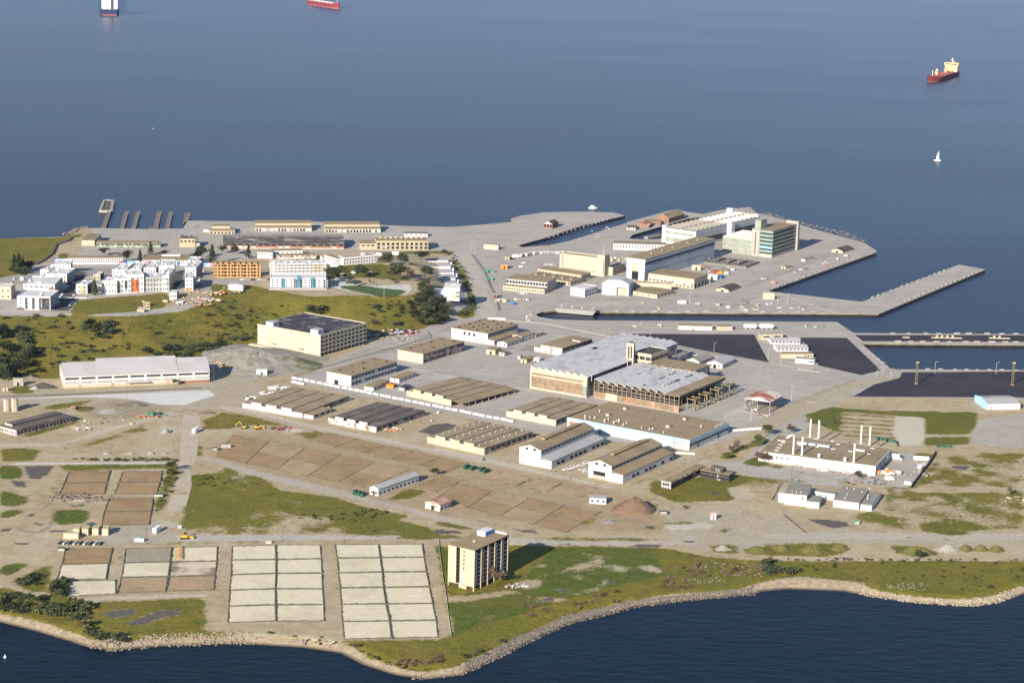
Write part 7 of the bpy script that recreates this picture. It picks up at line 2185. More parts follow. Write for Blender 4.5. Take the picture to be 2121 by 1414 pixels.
# ------------------------------------------------------------------ barriers
def pos_an(a, c):
 return a, math.atan2(c.y - a.y, c.x - a.x)
BAR = thing('barrier', 'white water filled road barrier in the long diagonal line across the yard', 'barrier', (0, 0, 0), 0, 'white barriers across the yard')
MB().prof([(-.75, 0), (.75, 0), (.5, .5), (.35, 1.5), (-.35, 1.5), (-.5, .5)], -2.7, 2.7, 'x').build('barrier_body', M['bwhite'], BAR)
for s_ in (-1, 1):
 MB().box(s_ * 1.4 - .5, s_ * 1.4 + .5, -.8, .8, -.02, .18).build('foot', M['lsteel'], BAR)
a, c = hit(P1('g 565 325')), hit(P1('h 645 880'))
an, n = math.atan2(c.y - a.y, c.x - a.x), 34
for k in range(n):
 p = a.lerp(c, (k + .5) / n)
 if k == 0:
  BAR.location, BAR.rotation_euler = p, (0, 0, an)
 else:
  copy_thing(BAR, p + Vector((random.uniform(-.4, .4), random.uniform(-.4, .4), 0)), an + random.uniform(-.05, .05))
for k in range(3):
 p = hit(P1('g 575 360')).lerp(hit(P1('g 665 380')), (k + .4) / 3)
 copy_thing(BAR, p, an, 'white road barrier in the short second line near the warehouse road', group='short barrier line')
for k in range(5):
 copy_thing(BAR, hit(P1('i 1240 835')).lerp(hit(P1('i 1475 818')), (k + .5) / 5), .15, 'white road barrier on the road beside the blue fronted factory', group='barriers by the blue factory')
for k in range(4):
 copy_thing(BAR, hit(P1('i 790 1015')).lerp(hit(P1('i 935 1025')), (k + .5) / 4), -.1, 'white road barrier at the near corner of the blue fronted factory', .8, group='barriers at the factory corner')
for k in range(3):
 copy_thing(BAR, hit(P1('c 630 945')).lerp(hit(P1('c 775 950')), (k + .5) / 3), -.1, 'white road barrier at the bend behind the largest brown roofed block', 1.0, group='barriers at the road bend')
# ------------------------------------------------------------------ vehicles
def car_src(name, label, cat, paint, L_=4.6, W_=1.9, H_=1.5, van=False):
 t = thing(name, label, cat, (0, -3000, 0))
 pr = [(-L_ / 2, .35), (L_ / 2, .35), (L_ / 2, .8), (L_ / 2 - .2, .95), (-L_ / 2, 1.0)] if not van else [(-L_ / 2, .35), (L_ / 2, .35), (L_ / 2, 1.1), (L_ / 2 - .9, 1.3), (L_ / 2 - 1.4, H_), (-L_ / 2, H_)]
 MB().prof([(x, z) for x, z in pr], -W_ / 2, W_ / 2, 'y').build('body', paint, t)
 if not van:
  cb = MB().prof([(-L_ * .42, .98), (L_ * .22, .95), (L_ * .06, H_), (-L_ * .32, H_)], -W_ * .42, W_ * .42, 'y').build('cabin', M['glass'], t)
  MB().box(-L_ * .31, L_ * .05, -W_ * .4, W_ * .4, H_, H_ + .06).build('roof_panel', paint, cb)
 else:
  MB().prof([(L_ / 2 - .9, 1.32), (L_ / 2 - 1.35, H_ - .05), (L_ / 2 - 1.3, H_), (L_ / 2 - .8, 1.36)], -W_ * .44, W_ * .44, 'y').build('windscreen', M['glass'], t)
 for x in (-.3, .3):
  for y in (-1, 1):
   MB().tube((x * L_, y * (W_ / 2 - .15), .35), (x * L_, y * (W_ / 2 + .04), .35), .35, 10).build('wheel', M['tyre'], t)
 return t
CS = {}
def vehicle(kind_, px, an, label, group=None, sc_=1.0):
 p = hit(P1(px)) if isinstance(px, str) else px
 if kind_ not in CS:
  paint, nm, cat, kw = {'w': (M['carw'], 'parked_car', 'car', {}), 'b': (M['carb'], 'parked_car', 'car', {}), 's': (M['dsilver'], 'parked_car', 'car', {}), 'v': (M['carw'], 'parked_van', 'van', dict(L_=6, W_=2.2, H_=2.5, van=True)),
        'g': (M['green'], 'parked_truck', 'truck', dict(L_=8, W_=2.5, H_=2.7, van=True)), 't': (M['carw'], 'parked_truck', 'truck', dict(L_=9, W_=2.6, H_=3.4, van=True))}[kind_]
  CS[kind_] = car_src(nm, label, cat, paint, **kw)
  o = CS[kind_]
  o.location, o.rotation_euler, o.scale = p, (0, 0, an), (sc_,) * 3
  o['label'] = label
  if group:
   o['group'] = group
  return o
 o = copy_thing(CS[kind_], p, an, label, sc_)
 if group:
  o['group'] = group
 elif 'group' in o:
  del o['group']
 return o
for k in range(3):
 vehicle('w', 'h %d %d' % (1075 + k * 32, 1270 - k * 12), .5, 'white car in the near row between the two gabled halls', 'cars in the near row between the halls', 1.15)
for k, (x, y) in enumerate(((1195, 1235), (1235, 1215), (1205, 1270), (1235, 1285))):
 vehicle('w', 'h %d %d' % (x, y), .5, 'white car parked close to the wall of the right gabled hall', 'cars by the right gabled hall', 1.15)
for k, (px, lab, kd) in enumerate((('h 265 1255', 'dark green truck, far left of four trucks parked among the brown beds', 'g'), ('h 318 1265', 'dark green truck, second of four trucks parked among the brown beds', 'g'), ('h 390 1275', 'dark truck, third of four trucks parked among the brown beds', 'g'), ('h 420 1288', 'dark truck, last of four trucks parked among the brown beds', 'g'))):
 vehicle(kd, px, .95, lab, sc_=.9)
for k in range(3):
 vehicle('g', 'g %d %d' % (1085 + k * 30, 1265 + k * 8), 1.4, 'dark green truck beside the end of the long narrow white shed', 'trucks at the white shed end', .9)
vehicle('t', 'k 1280 182', 1.3, 'white truck standing at the foot of the vertical dirt road')
vehicle('v', 'c 862 448', .7, 'white box van coupled to the tan container on the open apron', sc_=1.6)
vehicle('b', 'c 825 460', .7, 'dark tractor cab in front of the white box van', sc_=1.5)
vehicle('t', 'f 1595 765', 1.3, 'yellowish white truck on the vertical dirt road by the excavator field')
vehicle('v', 'n 1040 815', -.15, 'white pickup van parked along the front of the stack factory')
vehicle('v', 'n 2000 945', .2, 'white van parked on the forecourt of the stack factory', sc_=1.1)
vehicle('s', 'n 1945 930', 1.2, 'silver car beside the van on the stack factory forecourt')
vehicle('v', 'j 1180 800', -.2, 'white van at the gate of the long fence', sc_=1.0)
vehicle('t', 'n 2080 640', -.5, 'white truck in the shade at the end wall of the stack factory', sc_=1.2)
vehicle('v', 'b 110 200', .1, 'white van beside the short cream quay shed', sc_=1.2)
vehicle('v', 'b 1155 495', .1, 'white van on the grass right of the scaffolded flats', sc_=1.7)
vehicle('v', 'b 1515 392', .1, 'white van on the road below the yellow brick hall, left one', sc_=1.3)
vehicle('v', 'b 1652 385', 0, 'white box van on the road below the yellow brick hall, right one', sc_=1.5)
for k, (px, kd, lab) in enumerate((('d 640 900', 't', 'small reddish and white truck on the dock apron'), ('d 765 902', 'w', 'small white car on the dock apron right of the truck'), ('c 1685 822', 's', 'grey car on the apron above the dock, near the cream stores'), ('d 1125 930', 'w', 'white car on the dock apron near the long dock wall'), ('d 1430 935', 'w', 'white car on the dock apron near the box store'))):
 vehicle(kd, px, .1, lab)
for k in range(13):
 f = k / 12
 px = 'u %f %f' % (1045 - 330 * f * .9 + random.uniform(-6, 6), 330 + 520 * f)
 vehicle('bws'[k % 3], px, 1.15, 'parked car along the shaded street between the white apartment rows', 'cars in the shaded apartment street')
for k in range(9):
 px = 'u %f %f' % (1130 - 130 * k / 8 - 20, 520 + 330 * k / 8)
 vehicle('wsb'[k % 3], px, 1.15, 'parked car on the right kerb of the apartment street', 'cars on the right kerb of the apartment street')
for k in range(7):
 vehicle('wbs'[k % 3], 'v %f %f' % (1785 + 20 * k, 545 - 48 * k), 1.2, 'parked car beside the right hand apartment bar', 'cars beside the right apartment bar')
for k in range(6):
 vehicle('bsw'[k % 3], 'a %f %f' % (30 + 18 * k, 850 - 30 * k), 1.2, 'parked car on the road at the left edge below the flats', 'cars on the left edge road')
for k in range(5):
 vehicle('wsb'[k % 3], 'b %f %f' % (1500 + 75 * k, 1040 - 8 * k), .6, 'car parked in the lot under the hill trees', 'cars in the lot under the hill trees')
for k in range(4):
 vehicle('bw'[k % 2], 'b %f %f' % (1400 + 12 * k, 1110 - 22 * k), .8, 'car parked against the shaded end of the cream warehouse', 'cars by the cream warehouse end')
for k in range(6):
 vehicle('wsb'[k % 3], 'b %f %f' % (400 + 45 * k, 590), 0.1, 'car along the fence in front of the orange timber frame', 'cars below the timber frame')
def excavator(label, px, an, arm=True, paint='yellowp', sc_=1.0):
 t = thing('excavator' if arm else 'loader', label, 'excavator' if arm else 'loader', hit(P1(px)), an)
 t.scale = (sc_,) * 3
 for y in (-1.3, 1.3):
  MB().prof([(-2.1, .1), (2.1, .1), (2.5, .6), (2.1, 1.0), (-2.1, 1.0), (-2.5, .6)], y - .4, y + .4, 'y').build('track', M['tyre'], t)
 MB().box(-2.2, 1.6, -1.4, 1.4, 1.1, 2.4).build('body', M[paint], t)
 MB().box(-.2, 1.6, .2, 1.4, 2.4, 3.6).build('cab', M['glass'], t)
 if arm:
  m_ = MB().tube((1.4, -.3, 2.2), (5, -.3, 5.6), .4, 4, .32).tube((5, -.3, 5.6), (8, -.3, 3.0), .32, 4, .25)
  m_.build('arm', M[paint], t)
  MB().prof([(7.6, 3.2), (8.6, 2.6), (8.2, 1.4), (7.2, 1.8)], -.9, .3, 'y').build('bucket', M['barge'], t)
 else:
  MB().tube((1.2, -.8, 1.4), (4, -.8, 1.2), .25, 4).tube((1.2, .8, 1.4), (4, .8, 1.2), .25, 4).build('arm', M[paint], t)
  MB().prof([(4, .3), (5.4, .2), (5, 1.6), (4, 1.5)], -1.5, 1.5, 'y').build('bucket', M[paint], t)
excavator('yellow excavator with raised arm, leftmost machine on the dirt field edge', 'g 180 735', R_(160), sc_=.85)
excavator('yellow and red tracked machine beside the yellow excavator', 'g 290 740', R_(30), False, sc_=1.0)
excavator('yellow excavator at the foot of the gravel mound', 'b 255 1310', R_(170), sc_=1.1)
excavator('orange loader by the junction of the dirt road and the shore road', 'k 1500 240', R_(10), False, sc_=1.1)
# pale crates near the left beds
for k, (x, y) in enumerate(((620, 212), (693, 214), (775, 212), (855, 214))):
 t = thing('storage_crate', 'tall pale storage container standing end on, %s from the left by the sand beds' % ORD[k], 'container', hit(P1('k %d %d' % (x, y))), .04, 'pale containers by the sand beds')
 MB().box(-2.0, 2.0, 0, 8, 0, 4.4).build('body', M['canvas'], t)
 MB().box(-1.8, 1.8, -.08, 0, .2, 4.2).build('door', M['pale'], t)
t = thing('storage_crate', 'long pale storage container lying in front of the four end on containers', 'container', hit(P1('k 515 242')), .05)
MB().box(0, 9.5, 0, 3, 0, 3.8).build('body', M['canvas'], t)
MB().box(.3, 9.2, -.06, 0, .3, 3.5).build('side_panel', M['pale'], t)
t = thing('pipe_stack', 'striped black and white stack of pipes by the pale containers', 'pipe stack', hit(P1('k 660 285')), 0)
for k in range(9):
 MB().tube((-14 + k * 3.2, -2, .6), (-13 + k * 3.2, 4, .6), .6, 6).build('pipe', M['bwhite' if k % 2 else 'burnt'], t)
t = thing('tarp_cover', 'dark tarpaulin roof between the end on containers', 'tarpaulin', hit(P1('k 735 195')), .04)
MB().box(-3.2, 3.2, 1, 7, 4.1, 4.3).build('sheet', M['carb'], t)
for x in (-3, 3):
 MB().tube((x, 1.2, 0), (x, 1.2, 4.1), .12, 5).build('post', M['steel'], t)
t = thing('pump_set', 'small white and blue pump skid on the road verge', 'pump', hit(P1('k 1135 262')), 0)
MB().box(-3, 3, -1, 1, 0, 2).build('housing', M['bwhite'], t)
MB().box(-1, 1.2, -1.1, 1.1, 2, 2.6).build('lid', M['lblue'], t)
for (px, lab, mt, s_) in (('j 760 1118', 'tiny turquoise booth on the roadside near the puddle', 'lgreen', 1.6), ('o 485 40', 'small dark container beside the brown heap', 'carb', 2.6), ('k 500 340', 'blue green container at the corner of the narrow left beds', 'green', 2.2), ('f 1290 1290', 'green container beside the lone brown bed', 'green', 3.2), ('f 1840 890', 'silver blue skid tank at the corner of the large bed field', 'lroof', 3.4), ('f 1750 912', 'dark pump box at the corner of the large bed field', 'carb', 1.8)):
 t = thing('container', lab, 'container', hit(P1(px)), .1)
 MB().box(-s_, s_, -1.2, 1.2, 0, 2.3).build('body', M[mt], t)
 MB().box(-s_ * .9, s_ * .9, -1.25, -1.2, .3, 2.0).build('door', M['concrete'], t)
# tanks on the stack factory yard, and its fence
for k, (px, s_) in enumerate((('j 1285 608', 6), ('j 1290 668', 5))):
 t = thing('tank', ('white pill shaped tank at the fence of the stack factory yard', 'white stacked tank trailer nearer the gate of the stack factory yard')[k], 'tank', hit(P1(px)), (-.1, .9)[k])
 MB().tube((-s_ + 1, 0, 2.2), (s_ - 1, 0, 2.2), 1.8, 12).tube((-s_, 0, 2.2), (-s_ + 1, 0, 2.2), 1.0, 12, 1.8).tube((s_ - 1, 0, 2.2), (s_, 0, 2.2), 1.8, 12, 1.0).build('barrel', M['bwhite'], t)
 for x in (-.6, .6):
  MB().box(x * s_ - .4, x * s_ + .4, -1.3, 1.3, -.1, 1).build('saddle', M['concrete'], t)
def fence(label, s, hh, mt, step=6.0, name='fence', solid=True, post='steel', z=0):
 W_ = [hit(p) for p in Q(s)]
 o = W_[0].copy()
 t = thing(name, label, 'fence' if name == 'fence' else 'wall', o)
 b, ps = MB(), MB()
 for p, q in zip(W_[:-1], W_[1:]):
  d = q - p
  ln = math.hypot(d.x, d.y)
  nx, ny = -d.y / ln * .06, d.x / ln * .06
  pp, qq = p - o, q - o
  if solid:
   for (z0, z1) in ((z, hh),):
    i = len(b.v)
    for v, zz in ((pp, z0), (qq, z0), (qq, z1), (pp, z1)):
     b.v += [(v.x + nx, v.y + ny, v.z + zz), (v.x - nx, v.y - ny, v.z + zz)]
    for f in ((0, 2, 4, 6), (1, 7, 5, 3), (6, 4, 5, 7), (0, 1, 3, 2)):
     b.f.append(tuple(i + k for k in f))
     b.mi.append(0)
  n = max(1, int(ln / step))
  for k in range(n + 1):
   v = pp.lerp(qq, k / n)
   ps.box(v.x - .09, v.x + .09, v.y - .09, v.y + .09, v.z - .3, v.z + hh + .15)
 if solid:
  b.build('panel', mt, t)
 ps.build('posts', M[post], t)
 return t
meshm = bpy.data.materials.new('chain link')
meshm.use_nodes = True
tt_ = meshm.node_tree
bs_ = tt_.nodes['Principled BSDF']
bs_.inputs['Base Color'].default_value = (.22, .22, .22, 1)
bs_.inputs['Roughness'].default_value = .6
bs_.inputs['Alpha'].default_value = .38
fence('dark slatted fence slanting along the stack factory yard', 'j 1405 540 1360 620 1200 830', 2.6, M['dgrey'])
fence('chain link fence bordering the black lot, curving along the yard', 'd 0 1150 340 1204 850 1308 1400 1408 1560 1430 i 1900 340', 2.6, meshm, 8)
fence('low pale kerb wall along the black lot fence', 'c 640 945 1100 985 1700 1105 1800 1120 i 520 110 900 215 1300 250 1700 320 1960 360', .5, M['concrete'], 30, name='wall')
fence('chain link fence beside the pale beds, running to the shore', 'l 1605 250 1612 330 1640 560 1665 700 1690 900 1710 1040', .6, M['lsteel'], 9)
fence('chain link fence along the right side of the curving grey road', 'c 495 425 600 570 640 680 690 770 715 880', 2.4, meshm, 8)
fence('chain link fence along the upper edge of the warehouse road', 'g 560 320 1000 190 1700 0 b 1900 1000', 1.2, meshm, 5)
fence('weedy wire fence along the road left of the two white gabled halls', 'g 0 560 520 690 1300 850 2121 1000 h 400 1170 1100 1340', 1.6, meshm, 8)
fence('low white wall along the curved hill edge', 'w 1150 830 1260 1140 1100 1250', 1.2, M['bwhite'], 6, name='wall')
fence('white retaining wall in front of the long apartment row', 'v -400 690 0 690 300 640 830 600', 1.0, M['bwhite'], 12, name='wall')
fence('angled pale concrete channel wall left of the twin low buildings', 'j 155 785 65 930 165 1045', .6, M['concrete'], 8, name='wall')
fence('second angled concrete channel wall beside the first', 'j 135 785 80 920 178 1030', .6, M['concrete'], 8, name='wall')
fence('dark tarred ditch wall running from the concrete channel to the shore road', 'j 165 1045 220 1090 350 1195', .8, M['dgrey'], 8, name='wall')
fence('green slatted fence behind the stack factory', 'n 1790 350 2090 400 2110 460', 2.2, M['green'], 4)
fence('long green container like fence on the field road', 'j 1405 495 1540 497', 1.8, M['green'], 4)
fence('grey fence along the left coastal road', 'a 590 365 560 392 460 425 425 500 350 555 290 585', 2.0, M['concrete'], 6)
fence('pale fence along the railway line left of the long shed', 'f 0 478 450 465 900 445 1640 410', .9, M['dgrey'], 4)
CR = [MB().box(-1.6, 1.6, -.9, .9, 0, 1.3).box(-1.7, 1.7, -1, 1, 1.3, 1.45).mesh('crate', M[k]) for k in ('bwhite', 'canvas', 'concrete', 'timber', 'rust', 'dsilver', 'peel')]
def clutter(s, n, where, seed, lo=.5, hi=1.6):
 r = random.Random(seed)
 pl = np.array(Q(s))
 while n:
  q = (r.uniform(*(pl[:, 0].min(), pl[:, 0].max())), r.uniform(*(pl[:, 1].min(), pl[:, 1].max())))
  if not inside(pl, np.array([q[0]]), np.array([q[1]]))[0]:
   continue
  n -= 1
  o = bpy.data.objects.new('crate', r.choice(CR))
  C.objects.link(o)
  c_ = r.uniform(lo, hi)
  o.location, o.rotation_euler, o.scale = hit(q), (0, 0, r.uniform(0, 3)), (c_ * r.uniform(.6, 1.5), c_, c_ * r.uniform(.5, 1.1))
  tag(o, 'small crate or block lying ' + where, 'crate', 'loose crates ' + where)
for a_ in (('d 1300 700 2000 480 2080 490 1400 760', 14, 'on the quay apron behind the glass office', 1), ('d 20 880 1100 890 1700 930 1700 955 20 955', 16, 'along the long dock apron', 2), ('d 20 1050 600 1045 1800 1060 1900 1120 20 1125', 18, 'on the pier strip by the white tanks', 3, .4, 1.0),
   ('d 700 590 1060 600 1050 680 900 720 840 640', 26, 'in the stock yard below the ruin', 4), ('c 1610 440 1780 450 1760 480 1640 470', 16, 'between the tall cream building and the gantry hall', 5), ('c 1640 220 1780 120 1700 150 1400 250', 10, 'along the inlet edge', 6, .4, 1.0),
   ('c 940 920 1020 880 1010 960 930 960', 14, 'round the dock head', 7, .3, .8), ('g 1150 640 1700 560 1950 640 1600 720', 10, 'between the ribbed storehouses', 8, .4, 1.0), ('g 780 510 1040 480 960 560 860 600', 12, 'beside the storehouse nearest the barrier', 9), ('i 1280 600 1540 560 1700 660 1480 740', 12, 'round the red roofed shed', 10, .4, 1.0),
   ('n 600 730 1500 860 1480 890 640 770', 26, 'along the front of the stack factory', 11, .3, .8), ('a 1100 880 1400 830 1900 760 1800 880 1300 960', 20, 'on the building lots by the hill road', 12), ('b 1100 560 1200 560 1900 480 1600 520 1200 520', 10, 'behind the park', 13), ('f 600 680 1300 560 1400 620 800 780', 12, 'on the dirt lot by the low warehouse', 14, .4, 1.0)):
 clutter(*a_)
# ------------------------------------------------------------------ poles, masts, lights
def pole(label, base, top, r=.16, mt='pole', arm=True, light=False, group=None, name='utility_pole', cat='pole'):
 p = hit(P1(base))
 hh_ = max(3, zenith(p, P1(top)))
 t = thing(name, label, cat, p, random.uniform(-.3, .3), group)
 MB().tube((0, 0, -.5), (0, 0, hh_), r, 6, r * .7).build('shaft', M[mt], t)
 if light:
  MB().tube((0, 0, hh_ - .2), (1.8, 0, hh_ + .2), .07, 5).build('arm', M[mt], t)
  MB().box(1.4, 2.4, -.2, .2, hh_ + .1, hh_ + .3).build('lamp_head', M['lsteel'], t)
 elif arm:
  MB().box(-1.1, 1.1, -.08, .08, hh_ - 1.0, hh_ - .8).build('cross_arm', M[mt], t)
 return t
for (lab, a, c) in (('utility pole on the road in front of the stack factory, nearer the burnt ruin', 'n 562 940', 'n 562 735'), ('utility pole above the right twin low building', 'n 1248 1000', 'n 1240 785'), ('tall utility pole at the corner of the blue fronted factory', 'i 768 1015', 'i 768 885'),
     ('utility pole beside the road junction, left of a pair below the blue factory', 'i 1018 1060', 'i 1020 1000'), ('utility pole beside the road junction, right of a pair below the blue factory', 'i 1038 1062', 'i 1040 985'), ('utility pole on the road right of the burnt ruin', 'i 1360 1175', 'i 1358 1060'),
     ('utility pole between the burnt ruin and the stack factory', 'i 1725 1225', 'i 1725 1110'), ('utility pole on the road above the pale beds, left of three', 'l 332 265', 'l 328 135'), ('utility pole on the road above the pale beds, middle of three', 'l 838 262', 'l 836 135'), ('utility pole on the road above the pale beds, right of three', 'l 1340 250', 'l 1338 130'),
     ('utility pole at the roadside by the sand bed containers', 'k 1192 262', 'k 1190 150'), ('utility pole by the long white shed left part', 'f 1030 498', 'f 1018 355'), ('tall utility pole at the right end of the long white shed', 'f 1740 365', 'f 1738 225'), ('tall utility pole in front of the long white shed end', 'f 1700 425', 'f 1698 260'),
     ('utility pole on the dirt lot beside the vertical road, upper', 'f 1445 750', 'f 1442 655'), ('utility pole on the dirt lot beside the vertical road, lower', 'f 1410 920', 'f 1408 830'), ('utility pole at the crossroads by the large bed field', 'f 1555 1060', 'f 1552 980'), ('utility pole by the silos', 'f 385 480', 'f 380 385'),
     ('utility pole on the weedy patch by the brick hut', 'f 715 595', 'f 712 525'), ('lattice pole in front of the gravel mound', 'b 178 1330', 'b 178 1150'), ('pole on the grassy bank beside the gravel mound, left', 'b 462 1310', 'b 462 1175'), ('pole on the grassy bank beside the gravel mound, middle', 'b 608 1380', 'b 610 1230'),
     ('pole on the grassy bank beside the gravel mound, right', 'b 858 1255', 'b 858 1190'), ('utility pole behind the barrier line, left', 'g 985 495', 'g 985 415'), ('utility pole behind the barrier line, middle', 'g 1235 500', 'g 1232 420'), ('utility pole behind the barrier line, right', 'h 372 880', 'h 372 790'), ('utility pole on the brown fields near the white flat hut', 'm 1720 160', 'm 1718 70'),
     ('utility pole near the foundations by the tiny red roofed hut', 'm 1860 250', 'm 1858 170'), ('utility pole on the shore road by the puddle', 'o 1130 65', 'o 1132 0'), ('utility pole right of the concrete foundations', 'm 2060 205', 'm 2062 130'), ('utility pole in the right hand lot of the blue factory', 'h 1945 1110', 'h 1945 1030'),
     ('utility pole by the tall dock office', 'c 805 830', 'c 808 750'), ('thin pole on the timber frame street', 'b 2024 530', 'b 2026 470'), ('pole on the lawn right edge near the palm', 'j 2000 540', 'j 2000 500'), ('utility pole on the hillside above the long white shed', 'a 1487 1345', 'a 1487 1285')):
 pole(lab, a, c)
for (lab, a, c) in (('white street light at the bend of the curving grey road, left of a pair', 'c 495 395', 'c 497 325'), ('white street light at the bend of the curving grey road, right of a pair', 'c 520 425', 'c 520 345'), ('white flood light pole in the park lawn', 'b 1553 728', 'b 1553 640'), ('flood light pole on the black lot, left', 'd 378 1195', 'd 376 1135'),
     ('flood light pole on the black lot, middle', 'd 898 1295', 'd 900 1215'), ('flood light pole on the black lot, right of middle', 'd 1338 1350', 'd 1340 1265'), ('flood light pole on the black lot by the shed row', 'd 1440 1385', 'd 1436 1315'), ('thin light pole on the quay slip, left', 'e 1395 995', 'e 1402 900'), ('thin light pole on the quay slip, right', 'e 1892 1000', 'e 1900 905'),
     ('light pole at the fence corner of the black lot, first', 'e 925 1020', 'e 925 960'), ('light pole at the fence corner of the black lot, second', 'e 972 1000', 'e 972 905'), ('light pole at the fence corner of the black lot, third', 'e 1036 1035', 'e 1038 955'), ('pale tall light pole beside the red roofed open shed', 'e 228 1225', 'e 230 1090'), ('pale tall light pole on the slab in front of the crane portals', 'i 1395 760', 'i 1400 640'),
     ('light pole on the dock apron below the glass office, left', 'd 1415 900', 'd 1416 830'), ('light pole on the dock apron below the glass office, right', 'd 1496 905', 'd 1498 820'), ('light pole on the dock apron below the cream warehouse', 'd 700 890', 'd 700 810')):
 pole(lab, a, c, .14, 'lsteel', light=True, name='light_pole', cat='light pole')
for k, (a, c) in enumerate((('e 1242 1080', 'e 1250 910'), ('e 2025 1090', 'e 2038 915'))):
 p = hit(P1(a))
 hh_ = zenith(p, P1(c))
 t = thing('rail_tower', ('yellow lattice light tower on the black lot, left of two', 'yellow lattice light tower on the black lot, right of two')[k], 'tower', p)
 m_ = MB()
 for x in (-.8, .8):
  for y in (-.8, .8):
   m_.tube((x, y, 0), (x * .7, y * .7, hh_), .14, 4)
 for i in range(9):
  z0, z1 = hh_ * i / 9, hh_ * (i + 1) / 9
  m_.tube((-.8, -.8, z0), (.75, -.75, z1), .1, 4).tube((-.8, .8, z0), (-.75, -.75, z1), .1, 4).tube((.8, -.8, z0), (.75, .75, z1), .1, 4)
 m_.build('lattice', M['ysteel'], t)
 MB().box(-1.1, 1.1, -.7, .7, hh_, hh_ + .25).build('platform', M['steel'], t)
 for x in (-1, 0, 1):
  MB().box(x - .35, x + .35, -1.0, -.7, hh_ + .35, hh_ + 1.4).build('flood_lamp', M['cream'], t)
 MB().box(-1.2, 1.2, -1.2, 1.2, -.3, .8).build('plinth', M['rust'], t)
# structures on the black pier
for (px, L_, n, lab) in (('e 1370 708', 26, 4, 'long pale concrete plinth with posts on the black topped pier'), ('e 1838 712', 18, 2, 'short pale concrete frame on the black topped pier'), ('e 1135 706', 6, 0, 'small pale block on the black topped pier')):
 t = thing('plinth', lab, 'plinth', hit(P1(px)), .02)
 MB().box(0, L_ * 1.1, 0, 2.4, 0, .9).build('slab', M['cream'], t)
 for k in range(n):
  MB().box(4 + k * 5, 5.8 + k * 5, .4, 2, .9, 2.8).build('post', M['cream'], t)
# ------------------------------------------------------------------ vegetation
def crown_mesh(name, mt, kindc, n, w_, h_, z0, leaf, seed):
 r = random.Random(seed)
 b = MB()
 lobes = []
 for k in range(9):
  if kindc == 'cone':
   f = (k + .5) / 9
   lobes.append((r.uniform(-.15, .15) * w_ * (1 - f), r.uniform(-.15, .15) * w_ * (1 - f), z0 + h_ * f, w_ * (.55 * (1 - f) + .08), h_ * .11))
  else:
   a, q = r.uniform(0, 6.28), r.uniform(.1, .55) * w_ * .75
   lobes.append((q * math.cos(a), q * math.sin(a), z0 + h_ * r.uniform(.25, .78), w_ * r.uniform(.2, .36), h_ * r.uniform(.16, .28)))
 for k in range(n):
  cx, cy, cz, rr, rz = r.choice(lobes)
  u, a = r.uniform(-1, 1), r.uniform(0, 6.28)
  q = math.sqrt(1 - u * u)
  f = r.random() ** .33
  p = Vector((cx + rr * q * math.cos(a) * f, cy + rr * q * math.sin(a) * f, max(.05, cz + rz * u * f)))
  s = leaf * r.uniform(.5, 1.3)
  d1 = Vector((r.gauss(0, 1), r.gauss(0, 1), r.gauss(0, .7))).normalized()
  d2 = d1.orthogonal().normalized()
  b.face([p + d1 * s, p + d2 * s * .7, p - d1 * s * .8, p - d2 * s * .6])
 return b.mesh(name, mt)
def tree_src(kindc, mt, hh_, w_, seed, leaf=.8, n=520, tr=.45):
 c = crown_mesh('crown', mt, kindc, n, w_, hh_ * (.85 if kindc == 'cone' else .72), hh_ * (.12 if kindc == 'cone' else .26), leaf, seed)
 b = MB()
 b.tube((0, 0, -.6), (0, 0, hh_ * .45), .045 * hh_ * .5, 7, .03 * hh_ * .5)
 r = random.Random(seed)
 for k in range(6):
  a = k * 1.05 + r.random()
  z = hh_ * r.uniform(.25, .5)
  b.tube((0, 0, z), (math.cos(a) * w_ * .3, math.sin(a) * w_ * .3, z + hh_ * .22), .012 * hh_, 5, .005 * hh_)
 return c, b.mesh('trunk', M['bark'])
SPEC = {'con': [tree_src('cone', M['leafd'], 16, 7, i) for i in (1, 2)], 'bro': [tree_src('round', M['leafd'], 12, 13, i, .75, 900) for i in (3, 4, 5)], 'oli': [tree_src('round', M['leafo'], 10, 11, i, .7, 700) for i in (6, 7)],
  'rus': [tree_src('round', M['leafr'], 9, 7, i, .45, 600) for i in (8, 9)]}
def tree(kd, p, sc_, label, group=None, name='tree', cat='tree'):
 p = hit(P1(p)) if isinstance(p, str) else p
 c, tk = random.choice(SPEC[kd])
 t = thing(name, label, cat, p, random.uniform(0, 6.28), group)
 t.scale = (sc_ * random.uniform(.9, 1.1), sc_ * random.uniform(.9, 1.1), sc_)
 for nm, m_ in (('crown', c), ('trunk', tk)):
  o = bpy.data.objects.new(nm, m_)
  C.objects.link(o)
  o.parent = t
 return t
for (px, s_) in (('a 120 650', 1.25), ('a 155 655', 1.35), ('a 185 645', 1.1), ('a 140 660', .9)):
 tree('con', px, s_, 'tall dark conifer in the clump beside the left coastal road', 'conifers beside the left coastal road')
for (px, s_) in (('a 225 625', .8), ('a 260 620', .75), ('a 205 690', .6), ('a 245 640', .7), ('a 90 655', .6), ('a 200 660', .7)):
 tree('bro', px, s_, 'low dark tree around the conifer clump by the coastal road', 'low trees by the coastal road')
